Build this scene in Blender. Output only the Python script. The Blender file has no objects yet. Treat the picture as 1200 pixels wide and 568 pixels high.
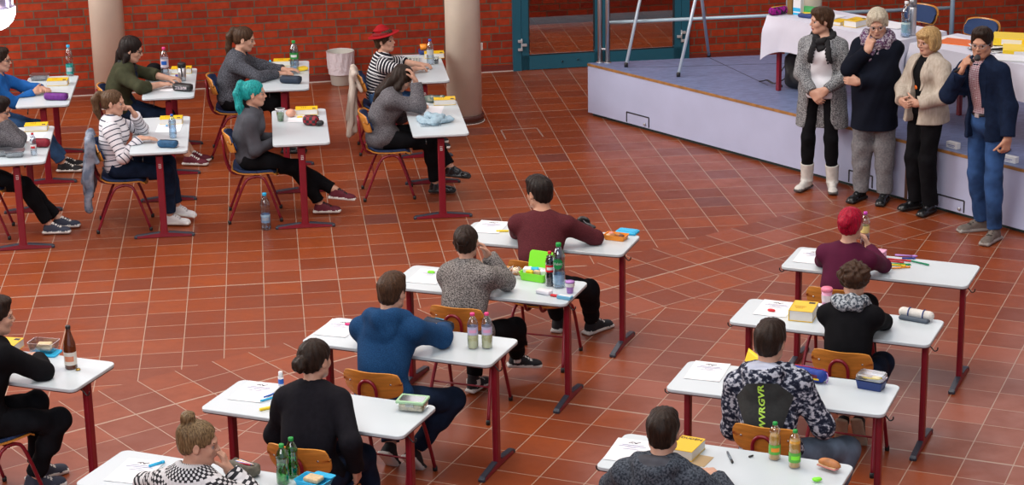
import bpy, bmesh, math, random
import numpy as np
from math import sin, cos, pi, radians as rad
from mathutils import Vector, Matrix
random.seed(7)
scn = bpy.context.scene
COL = scn.collection

# ---------------------------------------------------------------- camera model (calibrated on the desks)
F_PX, PITCH, ROLL, CAM_H, CY = 2394.863, rad(16.8473), rad(-1.04834), 4.99128, 267.081
def ray(u, v):
    a, b = u-600, v-CY
    c, s = cos(ROLL), sin(ROLL)
    uu = c*a+s*b; vv = -s*a+c*b
    x = uu/F_PX; up = -vv/F_PX
    return (x, cos(PITCH)+up*sin(PITCH), -sin(PITCH)+up*cos(PITCH))
def at(u, v, z=0.0):
    d = ray(u, v); t = (z-CAM_H)/d[2]
    return (d[0]*t, d[1]*t)
def at_y(u, v, y):
    d = ray(u, v); t = y/d[1]
    return (d[0]*t, y, CAM_H+d[2]*t)

# ---------------------------------------------------------------- object helpers
def tag(o, label=None, cat=None, group=None, kind=None):
    if label: o['label'] = label
    if cat: o['category'] = cat
    if group: o['group'] = group
    if kind: o['kind'] = kind
    return o
def empty(name, loc=(0,0,0), rz=0.0, label=None, cat=None, group=None):
    o = bpy.data.objects.new(name, None); COL.objects.link(o)
    o.empty_display_size = .1
    o.location = loc; o.rotation_euler = (0,0,rz)
    return tag(o, label, cat, group)
def obj(name, me, mats=None, parent=None, loc=None, rz=None):
    o = bpy.data.objects.new(name, me); COL.objects.link(o)
    if mats is not None:
        if not isinstance(mats, (list, tuple)): mats = [mats]
        for m in mats: me.materials.append(m)
    if parent is not None: o.parent = parent
    if loc is not None: o.location = loc
    if rz is not None: o.rotation_euler = (0,0,rz)
    return o
def copy_tree(o, parent=None):
    c = o.copy(); COL.objects.link(c)
    if parent is not None: c.parent = parent
    for ch in list(o.children): copy_tree(ch, c)
    return c

class MB:
    """collects simple solids in one mesh"""
    def __init__(s): s.v=[]; s.f=[]; s.m=[]; s.sm=[]
    def add(s, vs, fs, mi=0, smooth=False):
        b=len(s.v); s.v.extend([tuple(p) for p in vs])
        for f in fs: s.f.append(tuple(b+i for i in f)); s.m.append(mi); s.sm.append(smooth)
        return s
    def box(s, c, d, mi=0, R=None, taper=1.0):
        x,y,z=d[0]/2,d[1]/2,d[2]/2; t=taper
        P=[(-x,-y,-z),(x,-y,-z),(x,y,-z),(-x,y,-z),(-x*t,-y*t,z),(x*t,-y*t,z),(x*t,y*t,z),(-x*t,y*t,z)]
        if R is not None: P=[R@Vector(p) for p in P]
        P=[(p[0]+c[0],p[1]+c[1],p[2]+c[2]) for p in P]
        return s.add(P,[(0,3,2,1),(4,5,6,7),(0,1,5,4),(1,2,6,5),(2,3,7,6),(3,0,4,7)],mi)
    def rbox(s, c, d, r, mi=0, rz=0.0, n=5, zr=None, tilt=None, taper=1.0):
        """box with rounded vertical corners and softened rims"""
        if zr is None: zr=min(r,d[2]/2)*.5
        rings=[]
        prof=[(-d[2]/2,-zr),(-d[2]/2+zr,0),(d[2]/2-zr,0),(d[2]/2,-zr)]
        for iz,(z,ins) in enumerate(prof):
            tp = taper if iz>=2 else 1.0
            x=d[0]/2*tp+ins; y=d[1]/2*tp+ins; rr=max(.0005,min(r+ins,x,y)); ring=[]
            for q,(sx,sy) in enumerate([(1,1),(-1,1),(-1,-1),(1,-1)]):
                for k in range(n+1):
                    a=q*pi/2+k*pi/2/n
                    ring.append(((x-rr)*sx+rr*cos(a),(y-rr)*sy+rr*sin(a),z))
            rings.append(ring)
        N=len(rings[0]); P=[p for r_ in rings for p in r_]
        M=Matrix.Rotation(rz,3,'Z')
        if tilt is not None: M=tilt@M
        P=[tuple(M@Vector(p)+Vector(c)) for p in P]
        F=[]
        for i in range(len(rings)-1):
            for j in range(N): F.append((i*N+j,i*N+(j+1)%N,(i+1)*N+(j+1)%N,(i+1)*N+j))
        F.append(tuple(range(N-1,-1,-1))); F.append(tuple(range((len(rings)-1)*N,len(rings)*N)))
        return s.add(P,F,mi)
    def lathe(s, prof, c=(0,0,0), n=20, mi=0, R=None, cap=True, smooth=True, sx=1, sy=1):
        P=[];F=[]
        for (r,z) in prof:
            for k in range(n):
                a=2*pi*k/n; P.append(Vector((r*cos(a)*sx,r*sin(a)*sy,z)))
        if R is not None: P=[R@p for p in P]
        P=[tuple(p+Vector(c)) for p in P]
        for i in range(len(prof)-1):
            for k in range(n): F.append((i*n+k,i*n+(k+1)%n,(i+1)*n+(k+1)%n,(i+1)*n+k))
        if cap:
            F.append(tuple(range(n-1,-1,-1))); F.append(tuple(range((len(prof)-1)*n,len(prof)*n)))
        return s.add(P,F,mi,smooth)
    def tube(s, pts, r, n=8, mi=0, smooth_path=0, closed=False, flat=None):
        pts=[Vector(p) for p in pts]
        rs = r if isinstance(r,(list,tuple)) else [r]*len(pts)
        if smooth_path:
            q=[];rq=[]
            m=len(pts)
            for i in range(m if closed else m-1):
                p0=pts[(i-1)%m] if (closed or i>0) else pts[0]; p1=pts[i]; p2=pts[(i+1)%m]; p3=pts[(i+2)%m] if (closed or i+2<m) else pts[-1]
                for k in range(smooth_path):
                    t=k/smooth_path
                    q.append(.5*((2*p1)+(p2-p0)*t+(2*p0-5*p1+4*p2-p3)*t*t+(3*p1-p0-3*p2+p3)*t**3))
                    rq.append(rs[i]*(1-t)+rs[(i+1)%m]*t)
            if not closed: q.append(pts[-1]); rq.append(rs[-1])
            pts,rs=q,rq
        P=[];F=[];m=len(pts);up=None
        for i,p in enumerate(pts):
            if closed: t=(pts[(i+1)%m]-pts[i-1])
            else: t=(pts[min(i+1,m-1)]-pts[max(i-1,0)])
            if t.length<1e-9: t=Vector((0,0,1))
            t.normalize()
            if up is None:
                up=Vector((0,0,1)) if abs(t.z)<.9 else Vector((1,0,0))
            a=t.cross(up)
            if a.length<1e-6: a=t.cross(Vector((0,1,0)))
            a.normalize(); b=a.cross(t); up=b
            for k in range(n):
                th=2*pi*(k+.5)/n
                rr=rs[i]
                P.append(p+a*rr*cos(th)+b*rr*sin(th)*(flat or 1))
        for i in range(m if closed else m-1):
            for k in range(n):
                F.append((i*n+k,i*n+(k+1)%n,((i+1)%m)*n+(k+1)%n,((i+1)%m)*n+k))
        if not closed:
            F.append(tuple(range(n-1,-1,-1))); F.append(tuple(range((m-1)*n,m*n)))
        return s.add(P,F,mi,n>4)
    def sheet(s, f, nu, nv, mi=0, smooth=True, thick=0.0):
        P=[f(i/nu,j/nv) for i in range(nu+1) for j in range(nv+1)]
        F=[(i*(nv+1)+j,(i+1)*(nv+1)+j,(i+1)*(nv+1)+j+1,i*(nv+1)+j+1) for i in range(nu) for j in range(nv)]
        return s.add(P,F,mi,smooth)
    def mesh(s, name='m'):
        me=bpy.data.meshes.new(name); me.from_pydata(s.v,[],s.f); me.update()
        me.polygons.foreach_set('material_index',s.m); me.polygons.foreach_set('use_smooth',s.sm)
        bm=bmesh.new(); bm.from_mesh(me); bmesh.ops.recalc_face_normals(bm,faces=bm.faces); bm.to_mesh(me); bm.free()
        return me
    def build(s, name, mats, parent=None, loc=None, rz=None):
        return obj(name, s.mesh(name), mats, parent, loc, rz)

# ---------------------------------------------------------------- materials
MATS={}
def nodes_of(m):
    m.use_nodes=True; nt=m.node_tree; return nt, nt.nodes['Principled BSDF']
def lk(nt,a,b): nt.links.new(a,b)
def N(nt,t,**kw):
    n=nt.nodes.new(t)
    for k,v in kw.items(): setattr(n,k,v)
    return n
def mat(name, col, rough=.6, metal=0.0, spec=.5, var=0.0, scale=20, bump=0.0, bscale=60, emit=None, sheen=0, aniso=None):
    if name in MATS: return MATS[name]
    m=bpy.data.materials.new(name); nt,b=nodes_of(m); MATS[name]=m
    b.inputs['Base Color'].default_value=(*col,1); b.inputs['Roughness'].default_value=rough
    b.inputs['Metallic'].default_value=metal; b.inputs['Specular IOR Level'].default_value=spec
    if sheen: b.inputs['Sheen Weight'].default_value=sheen
    tc=N(nt,'ShaderNodeTexCoord')
    src=tc.outputs['Object']
    if aniso:
        mp=N(nt,'ShaderNodeMapping'); mp.inputs['Scale'].default_value=aniso; lk(nt,src,mp.inputs[0]); src=mp.outputs[0]
    if var>0:
        nz=N(nt,'ShaderNodeTexNoise'); nz.inputs['Scale'].default_value=scale; nz.inputs['Detail'].default_value=4
        lk(nt,src,nz.inputs['Vector'])
        mx=N(nt,'ShaderNodeMix',data_type='RGBA')
        mx.inputs[6].default_value=(*[max(0,c*(1-var)) for c in col],1); mx.inputs[7].default_value=(*[min(1,c*(1+var)) for c in col],1)
        rp=N(nt,'ShaderNodeMapRange'); rp.inputs[1].default_value=.3; rp.inputs[2].default_value=.7
        lk(nt,nz.outputs[0],rp.inputs[0]); lk(nt,rp.outputs[0],mx.inputs[0]); lk(nt,mx.outputs[2],b.inputs['Base Color'])
    if bump>0:
        n2=N(nt,'ShaderNodeTexNoise'); n2.inputs['Scale'].default_value=bscale; n2.inputs['Detail'].default_value=3
        lk(nt,src,n2.inputs['Vector'])
        bp=N(nt,'ShaderNodeBump'); bp.inputs['Strength'].default_value=bump; bp.inputs['Distance'].default_value=.01
        lk(nt,n2.outputs[0],bp.inputs['Height']); lk(nt,bp.outputs[0],b.inputs['Normal'])
    if emit:
        b.inputs['Emission Color'].default_value=(*emit[:3],1); b.inputs['Emission Strength'].default_value=emit[3]
    return m
def clear(name, col=(1,1,1), gloss=.12, rough=.05):
    """thin clear plastic or glass"""
    if name in MATS: return MATS[name]
    m=bpy.data.materials.new(name); m.use_nodes=True; nt=m.node_tree; MATS[name]=m
    nt.nodes.remove(nt.nodes['Principled BSDF']); out=nt.nodes['Material Output']
    t=N(nt,'ShaderNodeBsdfTransparent'); t.inputs[0].default_value=(*col,1)
    g=N(nt,'ShaderNodeBsdfGlossy'); g.inputs['Roughness'].default_value=rough
    fr=N(nt,'ShaderNodeLayerWeight'); fr.inputs[0].default_value=.35
    mr=N(nt,'ShaderNodeMapRange'); mr.inputs[3].default_value=gloss; mr.inputs[4].default_value=.75
    lk(nt,fr.outputs['Facing'],mr.inputs[0])
    mx=N(nt,'ShaderNodeMixShader'); lk(nt,mr.outputs[0],mx.inputs[0]); lk(nt,t.outputs[0],mx.inputs[1]); lk(nt,g.outputs[0],mx.inputs[2])
    lk(nt,mx.outputs[0],out.inputs[0]); return m
def speckle(name, a, b, scale=120, lo=.42, hi=.58, rough=.9, c=None, aniso=None, bump=.4):
    """two-tone melange / print fabric"""
    if name in MATS: return MATS[name]
    m=bpy.data.materials.new(name); nt,bs=nodes_of(m); MATS[name]=m
    tc=N(nt,'ShaderNodeTexCoord'); src=tc.outputs['Object']
    if aniso:
        mp=N(nt,'ShaderNodeMapping'); mp.inputs['Scale'].default_value=aniso; lk(nt,src,mp.inputs[0]); src=mp.outputs[0]
    nz=N(nt,'ShaderNodeTexNoise'); nz.inputs['Scale'].default_value=scale; nz.inputs['Detail'].default_value=3; lk(nt,src,nz.inputs['Vector'])
    cr=N(nt,'ShaderNodeValToRGB'); lk(nt,nz.outputs[0],cr.inputs[0])
    cr.color_ramp.elements[0].position=lo; cr.color_ramp.elements[0].color=(*a,1)
    cr.color_ramp.elements[1].position=hi; cr.color_ramp.elements[1].color=(*b,1)
    if c:
        e=cr.color_ramp.elements.new((lo+hi)/2); e.color=(*c,1)
    lk(nt,cr.outputs[0],bs.inputs['Base Color']); bs.inputs['Roughness'].default_value=rough
    bs.inputs['Specular IOR Level'].default_value=.2
    bp=N(nt,'ShaderNodeBump'); bp.inputs['Strength'].default_value=bump; bp.inputs['Distance'].default_value=.004
    lk(nt,nz.outputs[0],bp.inputs['Height']); lk(nt,bp.outputs[0],bs.inputs['Normal'])
    return m
def striped(name, base, line, period, duty, rough=.85, base2=None):
    """stripes that follow the 'along' attribute of a garment"""
    if name in MATS: return MATS[name]
    m=bpy.data.materials.new(name); nt,bs=nodes_of(m); MATS[name]=m
    at_=N(nt,'ShaderNodeAttribute',attribute_name='along')
    md=N(nt,'ShaderNodeMath',operation='MODULO'); ad=N(nt,'ShaderNodeMath',operation='ADD'); ad.inputs[1].default_value=10.0
    lk(nt,at_.outputs['Fac'],ad.inputs[0]); lk(nt,ad.outputs[0],md.inputs[0]); md.inputs[1].default_value=period
    ls=N(nt,'ShaderNodeMath',operation='LESS_THAN'); lk(nt,md.outputs[0],ls.inputs[0]); ls.inputs[1].default_value=period*duty
    mx=N(nt,'ShaderNodeMix',data_type='RGBA'); mx.inputs[6].default_value=(*base,1); mx.inputs[7].default_value=(*line,1)
    lk(nt,ls.outputs[0],mx.inputs[0]); lk(nt,mx.outputs[2],bs.inputs['Base Color']); bs.inputs['Roughness'].default_value=rough
    bs.inputs['Specular IOR Level'].default_value=.2
    return m

# ---------------------------------------------------------------- signed-distance bodies
def unit(v):
    v=np.asarray(v,float); return v/(np.linalg.norm(v)+1e-12)
def frame(fwd, up=(0,0,1)):
    """columns right, forward, up"""
    f=unit(fwd); u=np.asarray(up,float); r=unit(np.cross(f,u)); u=np.cross(r,f)
    return np.stack([r,f,u],1)
def eul(yaw=0,pitch=0,roll=0):
    """yaw>0 turns to the person's left, pitch>0 looks down, roll>0 tilts to the right shoulder (degrees)"""
    y,p,r=rad(yaw),rad(-pitch),rad(roll)
    Rz=np.array([[cos(y),-sin(y),0],[sin(y),cos(y),0],[0,0,1]])
    Rx=np.array([[1,0,0],[0,cos(p),-sin(p)],[0,sin(p),cos(p)]])
    Ry=np.array([[cos(r),0,sin(r)],[0,1,0],[-sin(r),0,cos(r)]])
    return Rz@Rx@Ry
class Prim:
    def __init__(s, kind, k=.02, mi=0, op='add', al0=0.0, **kw):
        s.kind=kind; s.k=k; s.mi=mi; s.op=op; s.al0=al0; s.__dict__.update(kw)
    def inflate(s,t,k=None,mi=None):
        import copy
        q=copy.copy(s)
        if k is not None: q.k=k
        if mi is not None: q.mi=mi
        if s.kind=='cone': q.ra=s.ra+t; q.rb=s.rb+t
        elif s.kind in('ell',): q.r=np.asarray(s.r)+t
        elif s.kind=='box': q.r=np.asarray(s.r)+t
        return q
    def bbox(s):
        if s.kind=='cone':
            a=np.minimum(s.a-s.ra,s.b-s.rb); b=np.maximum(s.a+s.ra,s.b+s.rb); return a,b
        if s.kind=='ell':
            e=np.abs(s.R)@np.asarray(s.r); return s.c-e,s.c+e
        if s.kind=='box':
            e=np.abs(s.R)@(np.asarray(s.r)); return s.c-e,s.c+e
        return None
    def ev(s,X,Y,Z):
        if s.kind=='cone':
            a,b=s.a,s.b; ba=b-a; L2=float(ba@ba)+1e-12
            px,py,pz=X-a[0],Y-a[1],Z-a[2]
            t0=(px*ba[0]+py*ba[1]+pz*ba[2])/L2; t=np.clip(t0,0,1)
            dx=px-ba[0]*t; dy=py-ba[1]*t; dz=pz-ba[2]*t
            if getattr(s,'cap',0):
                tu=np.clip(t0,0,1.3); ex=px-ba[0]*tu; ey=py-ba[1]*tu; ez=pz-ba[2]*tu
                return np.maximum(np.sqrt(ex*ex+ey*ey+ez*ez)-(s.ra+(s.rb-s.ra)*t),(t0-1)*math.sqrt(L2))
            if getattr(s,'fl',None) is not None:   # flattened cross-section along unit vector fl by factor ff
                n=s.fl; w=dx*n[0]+dy*n[1]+dz*n[2]; g=(1/s.ff-1)*w
                dx=dx+g*n[0]; dy=dy+g*n[1]; dz=dz+g*n[2]
                return (np.sqrt(dx*dx+dy*dy+dz*dz)-(s.ra+(s.rb-s.ra)*t))*(s.ff if s.ff<1 else 1)
            return np.sqrt(dx*dx+dy*dy+dz*dz)-(s.ra+(s.rb-s.ra)*t)
        if s.kind=='plane':   # keeps n.p < h
            return X*s.n[0]+Y*s.n[1]+Z*s.n[2]-s.h
        px,py,pz=X-s.c[0],Y-s.c[1],Z-s.c[2]; R=s.R
        q=[px*R[0,i]+py*R[1,i]+pz*R[2,i] for i in range(3)]
        if s.kind=='ell':
            r=s.r
            k0=np.sqrt((q[0]/r[0])**2+(q[1]/r[1])**2+(q[2]/r[2])**2)
            k1=np.sqrt((q[0]/r[0]**2)**2+(q[1]/r[1]**2)**2+(q[2]/r[2]**2)**2)
            return k0*(k0-1)/(k1+1e-9)
        if s.kind=='box':
            rr=s.rr; d=[np.abs(q[i])-(s.r[i]-rr) for i in range(3)]
            return np.sqrt(np.maximum(d[0],0)**2+np.maximum(d[1],0)**2+np.maximum(d[2],0)**2)+np.minimum(np.maximum(np.maximum(d[0],d[1]),d[2]),0)-rr
    def along(s,P):
        if s.kind=='cone':
            ba=s.b-s.a; L=np.linalg.norm(ba)+1e-9; return s.al0+np.clip((P-s.a)@ba/L,-.2,L+.2)
        if s.kind=='plane': return np.zeros(len(P))
        return s.al0+(P-s.c)@s.R[:,2]
V3=lambda p: np.asarray(p,float)
def cone(a,b,ra,rb,**kw): return Prim('cone',a=V3(a),b=V3(b),ra=ra,rb=rb,**kw)
def ell(c,r,R=None,**kw): return Prim('ell',c=V3(c),r=V3(r),R=np.eye(3) if R is None else R,**kw)
def rbx(c,r,rr=.01,R=None,**kw): return Prim('box',c=V3(c),r=V3(r),rr=rr,R=np.eye(3) if R is None else R,**kw)
def cut(n,h,**kw): n=unit(n); return Prim('plane',n=n,h=h,op='cut',**kw)
def cutp(n,p,**kw): n=unit(n); return Prim('plane',n=n,h=float(n@V3(p)),op='cut',**kw)

def sdf_eval(prims, X,Y,Z, noise=None, D=None, lo=None, h=None):
    for p in prims:
        dp=p.ev(X,Y,Z)
        D = combine(D,dp,p)
    if noise is not None: D=D+noise(X,Y,Z)
    return D
def combine(D,dp,p):
    if D is None: return dp
    k=p.k
    if p.op=='add':
        if k>0:
            hh=np.maximum(k-np.abs(D-dp),0)/k; return np.minimum(D,dp)-hh*hh*k*.25
        return np.minimum(D,dp)
    if p.op=='sub': dp=-dp
    if k>0 and p.op=='sub':
        hh=np.maximum(k-np.abs(D-dp),0)/k; return np.maximum(D,dp)+hh*hh*k*.25
    return np.maximum(D,dp)
def sdf_mesh(prims, h=.008, noise=None, name='m', post=()):
    adds=[p for p in prims if p.op=='add']
    lo=np.min([p.bbox()[0] for p in adds],0)-3*h-.01; hi=np.max([p.bbox()[1] for p in adds],0)+3*h+.01
    n=np.ceil((hi-lo)/h).astype(int)+1
    ax=[(lo[i]+h*np.arange(n[i])).astype(np.float32) for i in range(3)]
    D=np.full(n,.08,np.float32)
    def apply(p,D):
        bb=p.bbox()
        if bb is None:
            sl=(slice(None),)*3
        else:
            m=p.k+3*h+.012
            i0=np.clip(np.floor((bb[0]-m-lo)/h).astype(int),0,n); i1=np.clip(np.ceil((bb[1]+m-lo)/h).astype(int)+1,0,n)
            if np.any(i1<=i0): return
            sl=tuple(slice(a,b) for a,b in zip(i0,i1))
        X=ax[0][sl[0]][:,None,None];Y=ax[1][sl[1]][None,:,None];Z=ax[2][sl[2]][None,None,:]
        D[sl]=combine(D[sl],p.ev(X,Y,Z).astype(np.float32),p)
    for p in prims: apply(p,D)
    if noise is not None:
        near=np.abs(D)<.04
        I=np.nonzero(near)
        D[I]+=noise(ax[0][I[0]],ax[1][I[1]],ax[2][I[2]]).astype(np.float32)
    for p in post: apply(p,D)
    D[0]=D[-1]=.05; D[:,0]=D[:,-1]=.05; D[:,:,0]=D[:,:,-1]=.05
    S=D<0
    A=S[:-1,:-1,:-1]; cnt=np.zeros(A.shape,np.int8)
    offs=[(i,j,k) for i in (0,1) for j in (0,1) for k in (0,1)]
    nx,ny,nz=n
    for (i,j,k) in offs: cnt+=S[i:nx-1+i,j:ny-1+j,k:nz-1+k]
    act=(cnt>0)&(cnt<8); I=np.stack(np.nonzero(act),1); nv=len(I)
    vid=np.full(act.shape,-1,np.int32); vid[I[:,0],I[:,1],I[:,2]]=np.arange(nv)
    c={o:D[I[:,0]+o[0],I[:,1]+o[1],I[:,2]+o[2]] for o in offs}
    acc=np.zeros((nv,3)); w=np.zeros(nv)
    for o in offs:
        for axx in range(3):
            if o[axx]==0:
                o2=list(o); o2[axx]=1; o2=tuple(o2)
                a,b=c[o],c[o2]; m=(a<0)!=(b<0); t=np.where(m,a/(a-b+1e-12*(a==b)),0)
                P=np.zeros((nv,3)); P[:]=o; P[:,axx]=t
                acc[m]+=P[m]; w[m]+=1
    V=lo+h*(I+acc/w[:,None])
    quads=[]
    for axx in range(3):
        s0=[slice(0,-1)]*3; s1=[slice(0,-1)]*3; s1[axx]=slice(1,None)
        a=S[tuple(s0)]; 
        full=[slice(None)]*3
        e0=[slice(None)]*3; e1=[slice(None)]*3; e0[axx]=slice(0,-1); e1[axx]=slice(1,None)
        E0=S[tuple(e0)]; E1=S[tuple(e1)]
        ed=np.stack(np.nonzero(E0!=E1),1)
        b1,b2=(axx+1)%3,(axx+2)%3
        ok=(ed[:,b1]>0)&(ed[:,b2]>0)&(ed[:,b1]<n[b1]-1)&(ed[:,b2]<n[b2]-1); ed=ed[ok]
        ins=S[ed[:,0],ed[:,1],ed[:,2]]
        def g(d1,d2):
            q=ed.copy(); q[:,b1]-=d1; q[:,b2]-=d2; return vid[q[:,0],q[:,1],q[:,2]]
        Q=np.stack([g(1,1),g(0,1),g(0,0),g(1,0)],1)
        Q[~ins]=Q[~ins][:,::-1]
        quads.append(Q)
    Q=np.concatenate(quads)
    me=bpy.data.meshes.new(name)
    me.vertices.add(nv); me.vertices.foreach_set('co',V.astype(np.float32).ravel())
    me.loops.add(len(Q)*4); me.loops.foreach_set('vertex_index',Q.ravel().astype(np.int32))
    me.polygons.add(len(Q)); me.polygons.foreach_set('loop_start',np.arange(0,len(Q)*4,4,dtype=np.int32)); 
    # nearest primitive -> material index and along attribute
    best=np.full(nv,1e9); mi=np.zeros(nv,np.int32); al=np.zeros(nv)
    for p in adds:
        d=p.ev(V[:,0],V[:,1],V[:,2])
        if getattr(p,'paint',0): d=d-p.paint
        m=d<best; best[m]=d[m]; mi[m]=p.mi; al[m]=p.along(V[m])
    me.polygons.foreach_set('material_index',mi[Q[:,2]])
    me.polygons.foreach_set('use_smooth',np.ones(len(Q),bool))
    at_=me.attributes.new('along','FLOAT','POINT'); at_.data.foreach_set('value',al.astype(np.float32))
    me.update(calc_edges=True); me.validate()
    return me
def folds(amp=.005, f=22, seed=0, ax=(1,.8,.5)):
    r=np.random.RandomState(seed); ph=r.rand(6)*6.28
    def g(X,Y,Z):
        w=.35*np.sin(9*X+ph[0]+4*Z)+.35*np.sin(8*Y+ph[1]-5*Z)
        a=np.sin(f*(ax[0]*X+ax[1]*Y+ax[2]*Z)+3*w+ph[2]); b=np.sin(f*.8*(ax[1]*X-ax[0]*Y+1.2*Z)+3*w+ph[3])
        return amp*(.6*a*np.abs(a)+.6*b)
    return g
def strands(amp=.004, f=110, seed=0, c=(0,0,0)):
    r=np.random.RandomState(seed); ph=r.rand(6)*6.28
    def g(X,Y,Z):
        th=np.arctan2(Y-c[1],X-c[0])
        return amp*(.5*np.sin(th*16+8*Z+2*np.sin(14*Z+ph[1])+ph[0])+.35*np.sin(f*X+30*Z+ph[2])*np.sin(f*Y+18*Z+ph[3])+.3*np.sin(55*X+ph[4])*np.sin(60*Y+40*Z))
    return g
def curls(amp=.009, f=75, seed=0):
    r=np.random.RandomState(seed); ph=r.rand(6)*6.28
    def g(X,Y,Z):
        return amp*(np.sin(f*X+2*np.sin(40*Z)+ph[0])*np.sin(f*Y+2*np.sin(40*X)+ph[1])*np.sin(f*Z+2*np.sin(45*Y)+ph[2]))*1.6
    return g

WORLD=.8; EXPO=.08
LIGHTS=[('skylight',(-.5,11.5,10.4),(12,10),1020,(.95,.975,1.0),(0,0,0)),
('front_fill',(-5,-2,8.5),(10,4),820,(1.0,.97,.95),(rad(62),0,rad(-15))),  # added unseen fill from the camera side, brightens far wall and seated backs
('side_window',(-10.2,17,4.5),(6,7),1500,(1.0,.99,.95),(0,rad(-78),0)),
('clerestory_window',(0,21.2,5.0),(16,2.6),230,(.92,.95,1.0),(rad(-90),0,rad(10))),
('corridor_lamp',(.9,24.0,4.2),(5,1.2),300,(1.0,.93,.85),(0,0,rad(10))),
('warm_hall_lamp',(-.3,12.3,6.5),(1.6,1.6),75,(1.0,.62,.28),(0,0,0))]

# ================================================================ the room
def mth(nt,op,a,b=None,c=None):
    n=N(nt,'ShaderNodeMath',operation=op)
    for i,x in enumerate([a,b,c]):
        if x is None: continue
        if isinstance(x,(int,float)): n.inputs[i].default_value=x
        else: lk(nt,x,n.inputs[i])
    return n.outputs[0]
def tile_mat(name, origin, ang, strong=None):
    m=bpy.data.materials.new(name); nt,b=nodes_of(m)
    geo=N(nt,'ShaderNodeNewGeometry'); mp=N(nt,'ShaderNodeMapping',vector_type='TEXTURE')
    mp.inputs['Location'].default_value=(*origin,0); mp.inputs['Rotation'].default_value=(0,0,ang)
    lk(nt,geo.outputs['Position'],mp.inputs[0]); v=mp.outputs[0]
    T=.29
    br=N(nt,'ShaderNodeTexBrick'); br.offset=0; br.squash=1
    br.inputs['Scale'].default_value=1; br.inputs['Brick Width'].default_value=T; br.inputs['Row Height'].default_value=T
    br.inputs['Mortar Size'].default_value=.0036; br.inputs['Mortar Smooth'].default_value=.15; br.inputs['Bias'].default_value=-.1
    br.inputs['Color1'].default_value=(.30,.064,.016,1); br.inputs['Color2'].default_value=(.18,.037,.013,1)
    br.inputs['Mortar'].default_value=(.36,.22,.16,1)
    # keep coordinates positive so that the cell hash is stable
    ad=N(nt,'ShaderNodeVectorMath',operation='ADD'); ad.inputs[1].default_value=(T*60,T*60,0); lk(nt,v,ad.inputs[0])
    lk(nt,ad.outputs[0],br.inputs['Vector'])
    # cell tint
    fl=N(nt,'ShaderNodeVectorMath',operation='SNAP'); fl.inputs[1].default_value=(T,T,1); lk(nt,ad.outputs[0],fl.inputs[0])
    wn=N(nt,'ShaderNodeTexWhiteNoise',noise_dimensions='2D'); lk(nt,fl.outputs[0],wn.inputs['Vector'])
    nz=N(nt,'ShaderNodeTexNoise'); nz.inputs['Scale'].default_value=4.5; nz.inputs['Detail'].default_value=6; nz.inputs['Roughness'].default_value=.65
    lk(nt,geo.outputs['Position'],nz.inputs['Vector'])
    mr=N(nt,'ShaderNodeMapRange'); mr.inputs[1].default_value=.35; mr.inputs[2].default_value=.7; lk(nt,nz.outputs[0],mr.inputs[0])
    mx=N(nt,'ShaderNodeMix',data_type='RGBA',blend_type='MIX'); mx.inputs[7].default_value=(.17,.036,.013,1)
    lk(nt,mth(nt,'MULTIPLY',mr.outputs[0],.55),mx.inputs[0]); lk(nt,br.outputs['Color'],mx.inputs[6])
    # a few off-colour tiles
    od=N(nt,'ShaderNodeMix',data_type='RGBA'); od.inputs[7].default_value=(.085,.042,.045,1)
    lk(nt,mth(nt,'MULTIPLY',mth(nt,'GREATER_THAN',wn.outputs['Value'],.975),.5),od.inputs[0]); lk(nt,mx.outputs[2],od.inputs[6])
    od2=N(nt,'ShaderNodeMix',data_type='RGBA'); od2.inputs[7].default_value=(.33,.085,.04,1)
    lk(nt,mth(nt,'MULTIPLY',mth(nt,'LESS_THAN',wn.outputs['Value'],.03),.6),od2.inputs[0]); lk(nt,od.outputs[2],od2.inputs[6])
    # put mortar back on top, plus a wider expansion joint
    sep=N(nt,'ShaderNodeSeparateXYZ'); lk(nt,v,sep.inputs[0])
    fac=br.outputs['Fac']
    if strong:
        axis,vals=strong
        for val in vals:
            dd=mth(nt,'ABSOLUTE',mth(nt,'SUBTRACT',sep.outputs[axis],val)); ln=mth(nt,'LESS_THAN',dd,.0085)
            fac=mth(nt,'MAXIMUM',fac,ln)
    fin=N(nt,'ShaderNodeMix',data_type='RGBA'); fin.inputs[7].default_value=(.40,.27,.20,1)
    lk(nt,fac,fin.inputs[0]); lk(nt,od2.outputs[2],fin.inputs[6]); lk(nt,fin.outputs[2],b.inputs['Base Color'])
    rr=mth(nt,'MULTIPLY_ADD',mr.outputs[0],.12,.28); lk(nt,rr,b.inputs['Roughness'])
    b.inputs['Specular IOR Level'].default_value=.45
    bp=N(nt,'ShaderNodeBump',invert=True); bp.inputs['Strength'].default_value=.6; bp.inputs['Distance'].default_value=.003
    lk(nt,fac,bp.inputs['Height']); lk(nt,bp.outputs[0],b.inputs['Normal'])
    return m
A0=6.8
tm_nw=tile_mat('terracotta_tiles_hall',(-2.229,15.081),rad(A0),(1,[0.0,5.22]))
tm_bd=tile_mat('terracotta_tiles_band',(1.701,15.567),rad(A0+30),(1,[0.0]))
tm_se=tile_mat('terracotta_tiles_front',(.33,12.502),rad(A0-30),(1,[0.0]))
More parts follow.
